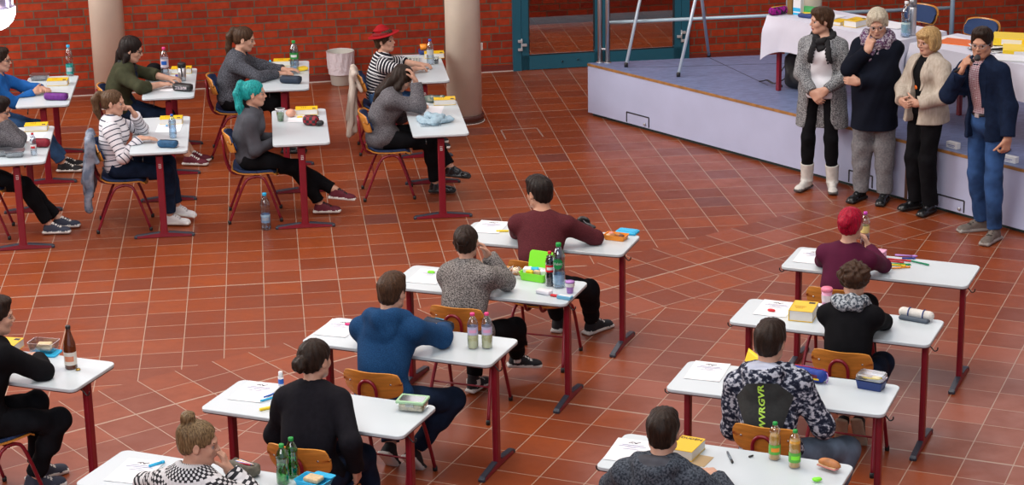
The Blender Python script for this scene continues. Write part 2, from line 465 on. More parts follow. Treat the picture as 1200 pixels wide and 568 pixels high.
# floor polygons, split along the two edges of the diagonal band
bn=Vector((-sin(rad(36.8)),cos(rad(36.8)))); bd=Vector((cos(rad(36.8)),sin(rad(36.8))))
def bp_(n,t): 
    q=bn*n+bd*t; return (q.x,q.y,0)
n1,n2=11.995,10.835
m_=MB()
far=40
m_.add([bp_(n1,-25),bp_(n1,45),bp_(n1+26,45),bp_(n1+26,-25)],[(0,1,2,3)],0)
m_.add([bp_(n2,-25),bp_(n2,45),bp_(n1,45),bp_(n1,-25)],[(0,1,2,3)],1)
m_.add([bp_(n2-24,-25),bp_(n2-24,45),bp_(n2,45),bp_(n2,-25)],[(0,1,2,3)],2)
fl=m_.build('floor',[tm_nw,tm_bd,tm_se]); tag(fl,kind='structure')

# ---------------------------------------------------------------- brick wall with a glazed door
def brick_mat():
    m=bpy.data.materials.new('brick_wall'); nt,b=nodes_of(m)
    tc=N(nt,'ShaderNodeTexCoord'); sp=N(nt,'ShaderNodeSeparateXYZ'); cb=N(nt,'ShaderNodeCombineXYZ')
    lk(nt,tc.outputs['Object'],sp.inputs[0]); lk(nt,mth(nt,'ADD',sp.outputs[0],30.0),cb.inputs[0]); lk(nt,sp.outputs[2],cb.inputs[1])
    br=N(nt,'ShaderNodeTexBrick'); br.offset=.37; br.offset_frequency=2; br.squash=.62; br.squash_frequency=3
    br.inputs['Scale'].default_value=1; br.inputs['Brick Width'].default_value=.262; br.inputs['Row Height'].default_value=.0865
    br.inputs['Mortar Size'].default_value=.0068; br.inputs['Mortar Smooth'].default_value=.1; br.inputs['Bias'].default_value=-.15
    br.inputs['Color1'].default_value=(.42,.046,.012,1); br.inputs['Color2'].default_value=(.24,.020,.008,1); br.inputs['Mortar'].default_value=(.16,.105,.07,1)
    lk(nt,cb.outputs[0],br.inputs['Vector'])
    nz=N(nt,'ShaderNodeTexNoise'); nz.inputs['Scale'].default_value=14; nz.inputs['Detail'].default_value=5; lk(nt,tc.outputs['Object'],nz.inputs['Vector'])
    mx=N(nt,'ShaderNodeMix',data_type='RGBA',blend_type='MULTIPLY'); mx.inputs[0].default_value=.5
    cr=N(nt,'ShaderNodeValToRGB'); cr.color_ramp.elements[0].position=.3; cr.color_ramp.elements[0].color=(.45,.4,.4,1); cr.color_ramp.elements[1].position=.65; cr.color_ramp.elements[1].color=(1,1,1,1)
    lk(nt,nz.outputs[0],cr.inputs[0]); lk(nt,br.outputs['Color'],mx.inputs[6]); lk(nt,cr.outputs[0],mx.inputs[7])
    lk(nt,mx.outputs[2],b.inputs['Base Color']); b.inputs['Roughness'].default_value=.75; b.inputs['Specular IOR Level'].default_value=.25
    bp=N(nt,'ShaderNodeBump',invert=True); bp.inputs['Strength'].default_value=.8; bp.inputs['Distance'].default_value=.008
    lk(nt,br.outputs['Fac'],bp.inputs['Height']); lk(nt,bp.outputs[0],b.inputs['Normal'])
    return m
BRICK=brick_mat()
W0=Vector((0.03,22.62)); WA=rad(10.3); wd=Vector((cos(WA),sin(WA))); wn_=Vector((-sin(WA),cos(WA)))
def wall_s(u,v):
    d=ray(u,v); # intersect with vertical wall plane
    den=d[0]*wn_.x+d[1]*wn_.y; t=(W0.x*wn_.x+W0.y*wn_.y)/den
    P=Vector((d[0]*t,d[1]*t)); return (P-W0).dot(wd), CAM_H+d[2]*t
sL=wall_s(600.5,60)[0]; sR=wall_s(806.5,62)[0]
HW=10.5; DH=2.25
m_=MB()
for (a,b_,z0,z1) in [(-12,sL,0,HW),(sR,12,0,HW),(sL,sR,DH,HW)]:
    m_.box(((a+b_)/2,.12,(z0+z1)/2),(b_-a,.24,z1-z0))
w=m_.build('wall_back',BRICK,loc=(W0.x,W0.y,0),rz=WA); tag(w,kind='structure')
skirt=mat('skirting_clay',(.16,.022,.014),.5); skl=mat('skirting_sealant',(.62,.55,.5),.6)
m_=MB()
for (a,b_) in [(-12,sL),(sR,12)]:
    m_.box(((a+b_)/2,-.012,.035),(b_-a,.022,.07),0); m_.box(((a+b_)/2,-.026,.004),(b_-a,.02,.008),1)
tag(m_.build('baseboard_back',[skirt,skl],loc=(W0.x,W0.y,0),rz=WA),kind='structure')
# corridor beyond the doors
m_=MB(); m_.box((1.2,2.6,2.3),(9,.2,4.4))
tag(m_.build('wall_corridor',BRICK,loc=(W0.x,W0.y,0),rz=WA),kind='structure')
m_=MB(); m_.box((1.2,1.4,4.5),(26,2.6,.2)); 
tag(m_.build('ceiling_corridor',mat('plaster',(.45,.42,.4),.9),loc=(W0.x,W0.y,0),rz=WA),kind='structure')
m_=MB(); m_.box((-2.6,1.4,2.2),(.2,2.4,4.4)); m_.box((5.4,1.4,2.2),(.2,2.4,4.4))
tag(m_.build('wall_corridor_ends',BRICK,loc=(W0.x,W0.y,0),rz=WA),kind='structure')
PLASTER=mat('hall_plaster',(.52,.47,.42),.9)
m_=MB(); m_.box((-10.5,9,5.25),(.3,30,10.5)); tag(m_.build('wall_left',BRICK),kind='structure')
m_=MB(); m_.box((11.5,9,5.25),(.3,30,10.5)); tag(m_.build('wall_right',PLASTER),kind='structure')
m_=MB(); m_.box((.5,10,10.8),(22.4,32,.3)); tag(m_.build('ceiling',PLASTER),kind='structure')
TEAL=mat('teal_paint',(.012,.105,.16),.4); GASK=mat('black_gasket',(.01,.01,.012),.6); STEEL=mat('brushed_steel',(.55,.55,.58),.32,metal=.85)
HINGE=mat('hinge_nickel',(.6,.6,.62),.35,metal=.4)
GLASS=clear('door_glass',(.62,.62,.60),.03,.02)
wid=sR-sL
m_=MB(); j=.095
m_.box((j/2,0,DH/2),(j,.10,DH)); m_.box((wid-j/2,0,DH/2),(j,.10,DH)); m_.box((wid/2,0,DH-.05),(wid,.10,.1))
dr=empty('door_1',(W0.x+wd.x*sL,W0.y+wd.y*sL,0),WA); tag(dr,kind='structure')
m_.build('door_frame',TEAL,dr)
lw=(wid-2*j)/2
for i in (0,1):
    x0=j+i*lw+.004; x1=j+(i+1)*lw-.004; st=.085; y=-.02
    m_=MB()
    m_.box((x0+st/2,y,DH/2-.045),(st,.06,DH-.11)); m_.box((x1-st/2,y,DH/2-.045),(st,.06,DH-.11))
    m_.box(((x0+x1)/2,y,.09),(x1-x0,.06,.165)); m_.box(((x0+x1)/2,y,DH-.16),(x1-x0,.06,.12))
    for (zx) in ((x0+st),(x1-st)): m_.box((zx,y-.028,DH/2),(.012,.008,DH-.4),1)
    m_.box(((x0+x1)/2,y-.028,.176),(x1-x0-2*st,.008,.012),1)
    lf=m_.build('door_leaf',[TEAL,GASK],dr)
    m_=MB(); m_.box(((x0+x1)/2,y+.01,DH/2),(x1-x0-2*st,.008,DH-.36)); m_.build('glass_pane',GLASS,lf)
    hx=x0-.002 if i==0 else x1+.002
    for zz in (.30,1.9):
        m_=MB(); sgn=1 if i==0 else -1
        m_.rbox((hx-.02*sgn,-.075,zz+.045),(.05,.035,.028),.006); m_.rbox((hx+.03*sgn,-.075,zz),(.05,.035,.028),.006); m_.rbox((hx-.02*sgn,-.075,zz-.05),(.05,.035,.028),.006)
        m_.lathe([(.008,-.07),(.008,.07)],(hx,-.062,zz),8)
        m_.build('hinge',HINGE,dr)
    m_=MB(); m_.lathe([(.012,0),(.012,.01)],((x0+x1)/2-.2*(1-2*i)*0,y-.035,.09),10,R=Matrix.Rotation(pi/2,3,'X')); 
    if i==0:
        m_.lathe([(.012,0),(.012,.01)],((x0+x1)/2+.18,y-.035,.1),10,R=Matrix.Rotation(pi/2,3,'X'))
        m_.build('lock_plug',mat('dark_teal',(.01,.06,.09),.5),lf)
# socket plate on wall right of the column
s_,z_=wall_s(562,55); 

# ---------------------------------------------------------------- columns
COLM=mat('column_plaster',(.80,.72,.60),.7,var=.07,scale=3)
RING=mat('column_base_clay',(.075,.022,.016),.35)
def column(x,y,label):
    e=empty('column',(x,y,0)); tag(e,label,'column','round columns of the hall')
    m_=MB(); m_.lathe([(.178,.0),(.178,4.6)],(0,0,0),48); m_.build('shaft',COLM,e)
    m_=MB(); m_.lathe([(.180,.0),(.196,0),(.196,.075),(.192,.08),(.180,.08)],(0,0,0),48,cap=False); m_.lathe([(.192,0),(.204,0),(.204,.006),(.192,.006)],(0,0,0),48,1,cap=False); m_.build('base_ring',[RING,skl],e)
    return e
cx,cy=at(544.5,146.5); column(cx,cy+.19,'beige round column beside the desk with the light blue scarf')
cx,cy=at(129,128.5); column(cx,cy+.19,'beige round column behind the woman in the olive cardigan')
def oo(x): return x
# light switch on the column
m_=MB(); q=at_y(562.6,54.5,20.4); m_.rbox((q[0]+.012,q[1],q[2]),(.03,.03,.075),.006)
tag(m_.build('wall_switch',mat('switch_white',(.8,.8,.76),.4)),'small white switch plate on the side of the beige column near the glazed door','switch')

# ---------------------------------------------------------------- stage
ZS=.55
P0=Vector((.803,20.42)); SA=rad(-52.2); sd=Vector((cos(SA),sin(SA))); sn=Vector((sin(SA),-cos(SA)))
BA=rad(7.2); bdir=Vector((cos(BA),sin(BA)))
def stage_s(u,v):
    d=ray(u,v); den=d[0]*sn.x+d[1]*sn.y; t=(P0.dot(sn))/den
    P=Vector((d[0]*t,d[1]*t)); return (P-P0).dot(sd), CAM_H+d[2]*t
SL=8.2
a=P0; b_=P0+sd*SL; c=P0+bdir*11; d=b_+bdir*8
STW=mat('stage_panel',(.44,.475,.66),.55,var=.05,scale=2.5); STT=mat('stage_linoleum',(.18,.225,.39),.40,var=.22,scale=30,aniso=(.5,1.4,1))
WEDGE=mat('stage_wood_edge',(.33,.155,.045),.5,var=.25,scale=18); BLK=mat('black_plastic',(.012,.012,.014),.45); PLG=mat('dark_plinth',(.012,.03,.028),.6)
def prism(poly,z0,z1,mi=0,m=None):
    m=m or MB(); n=len(poly); V=[(p[0],p[1],z0) for p in poly]+[(p[0],p[1],z1) for p in poly]
    return m.add(V,[tuple(range(n-1,-1,-1)),tuple(range(n,2*n))]+[(i,(i+1)%n,n+(i+1)%n,n+i) for i in range(n)],mi)
st=empty('stage',(0,0,0)); tag(st,'low pale stage platform with wooden edge running along the right side of the hall','stage')
ins=-.03
m_=prism([a-sn*.04+sd*.03,b_-sn*.04,d,c],0,.04); m_.build('plinth',PLG,st)
m_=MB(); prism([a,b_,d,c],.035,ZS-.028,0,m_); m_.build('front_panel',STW,st)
m_=prism([a+sn*.006-sd*.0,b_+sn*.006,d,c],ZS-.028,ZS-.004); m_.build('edge_strip',WEDGE,st)
m_=prism([a-sn*.004,b_-sn*.004,d,c],ZS-.004,ZS); m_.build('platform_top',STT,st)
# joints in the linoleum
m_=MB()
JN=mat('joint_dark',(.06,.065,.09),.6)
for (p,q) in [((683+52,79.5),(1000,72)),((740,80),(735.2,80)),((832,68),(900,100))]:
    A=Vector(at(*p,ZS)); B=Vector(at(*q,ZS)); t=(B-A).normalized(); n=Vector((-t.y,t.x))*.005
    if (B-A).length<.2: continue
    prism([A-n,B-n,B+n,A+n],ZS,ZS+.0015,0,m_)
m_.build('joint_line',JN,st)
def hatch(px0,px1,ptop,pbot,knob=None):
    s0,_=stage_s(px0,pbot); s1,_=stage_s(px1,pbot); _,z1=stage_s(px0,ptop); _,z1b=stage_s(px1,ptop)
    m_=MB(); t=.012
    def bar(sa,sb,za,zb):
        c_=P0+sd*((sa+sb)/2)+sn*.002
        m_.box((c_.x,c_.y,(za+zb)/2),(sb-sa,.006,zb-za),0,R=Matrix.Rotation(SA,3,'Z'))
    bar(s0,s1,z1-t/2,z1+t/2); bar(s0-t/2,s0+t/2,.045,z1); bar(s1-t/2,s1+t/2,.045,z1)
    h_=m_.build('hatch_frame',mat('joint_black',(.02,.02,.025),.6),st)
    if knob:
        s,z=knob; c_=P0+sd*s+sn*.004
        m_=MB(); m_.lathe([(.014,0),(.014,.01),(.008,.012)],(c_.x,c_.y,z),12,R=Matrix.Rotation(SA,3,'Z')@Matrix.Rotation(pi/2,3,'X')); m_.build('hatch_lock',STEEL,st)
hatch(734.5,760.5,131,150,stage_s(756,145.5)); hatch(994.5,1022,199,222); hatch(1098,1129.5,227,247,stage_s(1124.5,244.5))
s,_=stage_s(1063,200); c_=P0+sd*s+sn*.003
m_=MB(); m_.box((c_.x,c_.y,.28),(.03,.008,.5),R=Matrix.Rotation(SA,3,'Z')); m_.build('seam_strip',mat('seam_brown',(.09,.045,.03),.5),st)
# railing along the back edge
rl=empty('railing',(*(P0+bdir*.1),ZS),BA); tag(rl,'steel railing with pale blue handrail along the back edge of the stage','railing')
q1=Vector(at(703,73,ZS)); q2=Vector(at(712,73.5,ZS)); q3=Vector(at(912,70,ZS))
RAILC=mat('rail_pale_blue',(.42,.55,.62),.35,metal=.3)
def rloc(x,y,z=0): 
    v=Vector((x,y))-(P0+bdir*.1); return (v.dot(bdir), v.dot(Vector((-bdir.y,bdir.x))), z)
r1=rloc(*q1); r2=rloc(*q2)
for r_ in (r1,r2):
    m_=MB(); m_.tube([(r_[0],r_[1],0),(r_[0],r_[1],1.45)],.021,12); m_.lathe([(.04,0),(.04,.006)],(r_[0],r_[1],0),16); m_.build('post',STEEL,rl)
m_=MB(); m_.tube([(r1[0],r1[1],.14),(r2[0],r2[1],.14)],.012,8); m_.build('bracket',STEEL,rl)
ya=(P0+bdir*r2[0]).y
hA=Vector(at_y(712,27.5,q2.y)); 
xb=r2[0]+3.95
zz=hA.z-ZS
rp_=rloc(*at(922.5,64,ZS))
for k,xx in enumerate((rp_[0],r2[0]+3.62)):
    m_=MB(); m_.tube([(xx,r2[1],0),(xx,r2[1],1.45)],.024,12); m_.build('post',RAILC,rl)
m_=MB(); m_.tube([(r2[0]+.02,r2[1]+.05,zz),(xb-.31,r2[1]+.05,zz)],.018,10); m_.build('handrail',RAILC,rl)
# access frame in the floor tiles
m_=MB(); A=[Vector(at(*q)) for q in [(587,152.5),(629,150),(636.5,160),(592.5,163)]]
for i in (0,1,3):
    p,q=A[i],A[(i+1)%4]; t=(q-p).normalized(); n=Vector((-t.y,t.x))*.007; prism([p-n,q-n,q+n,p+n],.0,.003,0,m_)
tag(m_.build('floor_hatch',mat('hatch_metal',(.38,.27,.22),.4,metal=.2)),'thin metal frame of a floor hatch set in the tiles between column and stage','floor hatch')
# four-legged easel on the stage
ez=empty('easel',(*at(780,80,ZS),ZS)); tag(ez,'pale metal easel whose splayed legs stand on the back of the stage','easel')
EZ=mat('easel_metal',(.50,.58,.66),.35,metal=.3)
ex,ey=at(780,80,ZS)
feet=[at(733.7,78.5,ZS),at(795,90,ZS),at(830.7,66.7,ZS),]
d2=Vector(feet[2])-Vector(feet[1]); feet.append((feet[0][0]+d2.x,feet[0][1]+d2.y))
apexR=Vector(at_y(817.5,-14,(feet[1][1]+feet[2][1])/2-.02)); dirv=Vector((feet[0][0]-feet[1][0],feet[0][1]-feet[1][1],0))
apexR.z+=0
up=Vector(apexR)-Vector((*feet[1],ZS)); k=1.75/up.z
def leg(f,top,nm='leg'):
    m_=MB(); m_.tube([(f[0]-ex,f[1]-ey,.012),(top[0]-ex,top[1]-ey,top[2]-ZS)],.0165,10,0); g=m_.build(nm,EZ,ez)
    m_=MB(); m_.lathe([(.02,.002),(.02,.035),(.014,.045)],(f[0]-ex,f[1]-ey,0),10); m_.build('rubber_foot',BLK,g)
# apex where front and rear right legs meet
fa=Vector((*feet[1],ZS)); fb=Vector((*feet[2],ZS))
def pix_dir(f,u,v,yy): 
    return Vector(at_y(u,v,yy))-f
ym=(fa.y+fb.y)/2
ta=pix_dir(fa,815.0,0,fa.y+(ym-fa.y)*.8); tb=pix_dir(fb,822.5,0,fb.y+(ym-fb.y)*.8)
topa=fa+ta*(1.5/ta.z); topb=fb+tb*(1.5/tb.z); top=(topa+topb)/2; 
leg(feet[1],fa+(topa-fa)); leg(feet[2],fb+(topb-fb))
f0=Vector((*feet[0],ZS)); t0=pix_dir(f0,750,0,f0.y+(ym-fa.y)*.8); leg(feet[0],f0+t0*(1.5/t0.z))
tp0=f0+t0*(1.5/t0.z)
m_=MB(); m_.tube([(topa.x-ex,topa.y-ey,topa.z-ZS),(topb.x-ex,topb.y-ey,topb.z-ZS)],.02,8); m_.tube([(topa.x-ex,topa.y-ey,topa.z-ZS),(tp0.x-ex,tp0.y-ey,tp0.z-ZS)],.016,8); m_.build('crossbar',EZ,ez)

# ---------------------------------------------------------------- pendant lamp close to the camera side (top left corner)
lx,ly,lz=at_y(-8,8,14.0)
pl=empty('pendant_lamp',(lx,ly,lz)); tag(pl,'bright white glass bowl lamp hanging at the top left corner','pendant lamp')
LG=mat('lamp_glass',(.9,.9,.95),.2,emit=(.93,.93,1,6.0)); LM=mat('lamp_rim',(.30,.26,.40),.25,metal=.5)
m_=MB(); m_.lathe([(0.001,-.165),(.05,-.160),(.09,-.14),(.125,-.105),(.146,-.06),(.15,-.02),(.15,.0)],(0,0,0),40,cap=False); m_.build('glass_bowl',LG,pl)
m_=MB(); m_.lathe([(.15,.0),(.128,.012),(.128,.10),(.115,.16),(.06,.24),(.02,.27),(.012,.30)],(0,0,0),40,cap=False); m_.build('lamp_housing',LM,pl)
for kk in range(8):
    m_=MB(); aa=2*pi*kk/8+.3; m_.box((.13*cos(aa),.13*sin(aa),.05),(.012,.012,.09),0,R=Matrix.Rotation(aa,3,'Z')); m_.build('fin',LG,pl)
m_=MB(); m_.tube([(0,0,.28),(0,0,2.2)],.008,8); m_.build('suspension_rod',STEEL,pl)

# ---------------------------------------------------------------- waste bin
bx_,by_=at(400,99.5)
bn_=empty('waste_bin',(bx_,by_+.03,0)); tag(bn_,'pale grey round waste bin with a white plastic liner against the brick wall','waste bin')
m_=MB(); m_.lathe([(.105,0),(.112,.01),(.145,.36),(.150,.365),(.150,.372),(.141,.372),(.11,.02)],(0,0,0),36,cap=True); m_.build('bin_body',mat('bin_plastic',(.50,.48,.43),.5),bn_)
def linerf(u,v):
    a_=2*pi*u; z=.376-.20*v-.012*sin(5*a_+1)*v; r=.1525+.004*sin(13*a_+3*v)+.003*sin(29*a_-7*v)-.012*v
    return (r*cos(a_),r*sin(a_),z)
m_=MB(); m_.sheet(linerf,96,12); 
m_.sheet(lambda u,v:((.1525-.014*v)*cos(2*pi*u),(.1525-.014*v)*sin(2*pi*u),.377-.25*v*v),48,6)
m_.build('liner',mat('liner_film',(.68,.62,.66),.25,bump=.8,bscale=40),bn_)

DESKPOS=[(0.241,13.756,-19.71),(-0.170,12.748,-20.59),(-0.633,11.691,-22.19),(-1.099,10.630,-22.13),(2.455,12.977,-23.39),(1.992,11.900,-23.24),(1.517,10.808,-21.62),(1.072,9.715,-22.95),(-4.118,16.689,-81.71),(-2.986,16.961,-82.72),(-1.815,17.160,-83.49),(-0.652,17.380,-83.67),(-4.323,18.724,-83.02),(-3.213,18.953,-83.21),(-2.160,19.209,-84.88),(-0.864,19.423,-83.77)]
# ================================================================ desks and chairs
DESK_TOP=mat('desk_laminate',(.55,.62,.66),.30,var=.02,scale=2); DESK_EDGE=mat('desk_edge',(.50,.53,.56),.4); DESK_UND=mat('desk_underside',(.07,.025,.03),.6)
RED=mat('dark_red_steel',(.20,.006,.018),.32,var=.1,scale=5); CAPB=mat('foot_cap_plastic',(.03,.037,.055),.35)
TL,TW,TH=1.247,.478,.75
def make_desk():
    e=empty('school_desk')
    m_=MB(); m_.rbox((0,0,TH-.010),(TL,TW,.020),.045,0,n=8,zr=.003); t=m_.build('desk_top',[DESK_TOP],e)
    m_=MB(); m_.rbox((0,0,TH-.0225),(TL-.004,TW-.004,.005),.045,0,n=8,zr=.0005); m_.build('edge_band',[DESK_UND],t)
    xe=TL/2-.067
    for s in (-1,1):
        m_=MB(); m_.rbox((s*xe,0,TH/2-.01),(.036,.058,TH-.075),.010,0); m_.box((s*xe,0,TH-.031),(.03,TW-.10,.012)); 
        lg=m_.build('leg',RED,e)
        m_=MB()
        f=lambda y,z,x:(s*xe+x,y,z)
        P=[];ys=[-.242,-.235,-.03,.03,.235,.242]; hs=[.014,.024,.045,.045,.024,.014]
        for y_,h_ in zip(ys,hs):
            w_=.020 if abs(y_)<.24 else .014
            P+=[f(y_,.004,-w_),f(y_,.004,w_),f(y_,h_,w_*.85),f(y_,h_,-w_*.85)]
        F=[]
        for i in range(5): F+=[(i*4+q,i*4+(q+1)%4,(i+1)*4+(q+1)%4,(i+1)*4+q) for q in range(4)]
        F+=[(0,3,2,1),(20,21,22,23)]
        m_.add(P,F,0); ft=m_.build('foot',RED,e)
        m_=MB()
        for sy in (-1,1):
            Q=[]
            for y_,h_ in zip((.036,.235,.249),(.048,.027,.012)):
                Q+=[f(sy*y_,h_-.006,-.019),f(sy*y_,h_-.006,.019),f(sy*y_,h_+.002,.017),f(sy*y_,h_+.002,-.017)]
            F=[]
            for i in range(2): F+=[(i*4+q,i*4+(q+1)%4,(i+1)*4+(q+1)%4,(i+1)*4+q) for q in range(4)]
            F+=[(0,3,2,1),(8,9,10,11)]
            m_.add(Q,F,0); m_.rbox((s*xe,sy*.238,.011),(.044,.028,.022),.008)
        m_.build('foot_cap',CAPB,ft)
    m_=MB(); m_.rbox((0,.0,TH-.075),(TL-.17,.022,.035),.004); m_.build('crossbar',RED,e)
    for s in (-1,1):
        m_=MB(); m_.tube([(s*(TL/2-.05),-.13,TH-.03),(s*(TL/2-.012),-.13,TH-.045),(s*(TL/2+.012),-.13,TH-.07),(s*(TL/2+.03),-.13,TH-.062),(s*(TL/2+.032),-.13,TH-.045)],.0038,8,smooth_path=3); m_.build('bag_hook',BLK,e)
    return e
WOOD=mat('beech_plywood',(.60,.25,.045),.32,var=.18,scale=6,aniso=(1.5,1.5,9)); BLUEP=mat('blue_upholstery',(.012,.036,.115),.8,bump=.2,bscale=300)
RUB=mat('chair_rubber',(.015,.018,.02),.6)
def make_chair():
    e=empty('school_chair')
    zs=.425
    def seatf(off,w,d0,d1):
        m_=MB(); nu,nv=14,10
        def surf(u,v,t):
            x=(u-.5)*w; y=d0+(d1-d0)*v
            sq=1-.10*(abs(2*v-1)**6)-.0; x*=sq*(1-.08*(1-v))
            y-= .02*(abs(2*u-1)**4)*(1 if v>.5 else -1)
            z=zs+.018*(abs(2*u-1)**2)-.012*(1-abs(2*v-1)**2)-.03*max(0,(v-.85)/.15)**2+.02*max(0,(.15-v)/.15)**1.5
            return (x,y,z+t+off)
        m_.sheet(lambda u,v:surf(u,v,0),nu,nv); m_.sheet(lambda u,v:surf(u,v,-.011 if off==0 else -.018),nu,nv)
        # rim
        for (fu,n_) in ((lambda t:(t,0),nu),(lambda t:(t,1),nu),(lambda t:(0,t),nv),(lambda t:(1,t),nv)):
            m_.sheet(lambda t,w_:surf(*fu(t),(-(.011 if off==0 else .018))*w_),n_,1)
        return m_
    seatf(0,.40,-.20,.20).build('seat',WOOD,e); seatf(.018,.37,-.185,.185).build('seat_pad',BLUEP,e)
    # curved backrest
    def backm(off,w,z0,z1,th):
        m_=MB()
        def surf(u,v,t):
            a=(u-.5)*2; z=z0+(z1-z0)*v
            ww=w/2*(1-.10*abs(2*v-1)**4)
            zz=z-.018*(abs(a)**5)*(1 if v>.5 else -1)
            y=-.225+off-.05*(v-.5)+.055*a*a-t
            return (a*ww,y,zz)
        nu,nv=16,8
        m_.sheet(lambda u,v:surf(u,v,0),nu,nv); m_.sheet(lambda u,v:surf(u,v,th),nu,nv)
        for (fu,n_) in ((lambda t:(t,0),nu),(lambda t:(t,1),nu),(lambda t:(0,t),nv),(lambda t:(1,t),nv)):
            m_.sheet(lambda t,w_:surf(*fu(t),th*w_),n_,1)
        return m_
    bk=backm(0,.37,.60,.775,.012).build('backrest',WOOD,e); backm(.016,.34,.615,.765,.015).build('backrest_pad',BLUEP,e)
    m_=MB()
    for (x,z) in ((-.13,.70),(.13,.70)): m_.lathe([(.006,0),(.006,.004)],(x,-.236+.055*(x/.185)**2-.004,z),8,R=Matrix.Rotation(pi/2,3,'X'))
    m_.build('rivet',STEEL,bk)
    m_=MB()
    m_.tube([(-.055,.10,.398),(-.055,-.12,.395),(-.055,-.205,.425),(-.055,-.245,.53),(-.055,-.252,.62),(-.052,-.258,.68),(-.03,-.262,.715),(0,-.263,.725),(.03,-.262,.715),(.052,-.258,.68),(.055,-.252,.62),(.055,-.245,.53),(.055,-.205,.425),(.055,-.12,.395),(.055,.10,.398)],.0105,8,smooth_path=3)
    m_.build('back_support',RED,e)
    for s in (-1,1):
        m_=MB(); m_.tube([(s*.215,-.235,.015),(s*.19,-.10,.33),(s*.175,-.03,.392),(s*.175,.05,.392),(s*.19,.10,.33),(s*.205,.205,.015)],.0115,8,smooth_path=5)
        m_.build('leg_frame',RED,e)
        for y in (-.235,.205):
            m_=MB(); m_.lathe([(.014,0),(.015,.02),(.013,.032)],(s*(.215 if y<0 else .205),y,0),10); m_.build('foot_glide',RUB,e)
    m_=MB(); m_.tube([(-.175,.0,.392),(.175,.0,.392)],.0105,8); m_.tube([(-.195,-.145,.22),(.195,-.145,.22)],.006,6); m_.build('stretcher',RED,e)
    return e
DESKS={}
_specs=dict(zip(['A1','A2','A3','A4','B1','B2','B3','B4','M1','M2','M3','M4','L1','L2','L3','L4'],
 DESKPOS))
_specs['A5']=(-1.60,9.62,-22.3); _specs['A0']=(-3.03,11.40,-20.5)
DLAB={
'A1':'white desk of the dark-haired man in the maroon sweater',
'A2':'white desk crowded with a green lunch box and a large water bottle',
'A3':'white desk with two pink-capped bottles, in front of the blue hoodie',
'A4':'white desk with a glass food box, in front of the black blazer',
'A5':'white desk cut off at the bottom left, with two green bottles',
'A0':'white desk at the left edge with a brown glass bottle',
'B1':'white desk of the red-haired girl with loose felt pens on it',
'B2':'white desk with a thick yellow dictionary beside the grey scarf',
'B3':'white desk with a blue lunch box, in front of the patterned hoodie',
'B4':'white desk at the bottom right with a bread roll on it',
'M1':'white desk at the left edge with two clear food boxes',
'M2':'white desk of the girl in the white striped sweater',
'M3':'white desk of the turquoise-haired student, with a green drink cup',
'M4':'white desk with a light blue scarf lying on it',
'L1':'white desk of the person in the bright blue sweater, by the brick wall',
'L2':'white desk of the woman in glasses and olive cardigan, with a steel mug',
'L3':'white desk by the brick wall with a green-labelled water bottle',
'L4':'white desk of the person in the red hat',
}
d0=make_desk(); first=True
for k,(x,y,a) in _specs.items():
    o=d0 if first else copy_tree(d0); first=False
    o.location=(x,y,0); o.rotation_euler=(0,0,rad(a)); tag(o,DLAB[k],'desk','white single school desks with dark red legs')
    DESKS[k]=(x,y,rad(a)); DESKS[k+'o']=o
def dl(k,x,y,z=TH):
    X,Y,a=DESKS[k]; return (X+cos(a)*x-sin(a)*y, Y+sin(a)*x+cos(a)*y, z)
def dloc(k,u,v,z=TH):
    """pixel on the desk top -> desk coordinates"""
    x,y=at(u,v,z); X,Y,a=DESKS[k]; dx,dy=x-X,y-Y
    return (cos(a)*dx+sin(a)*dy, -sin(a)*dx+cos(a)*dy)

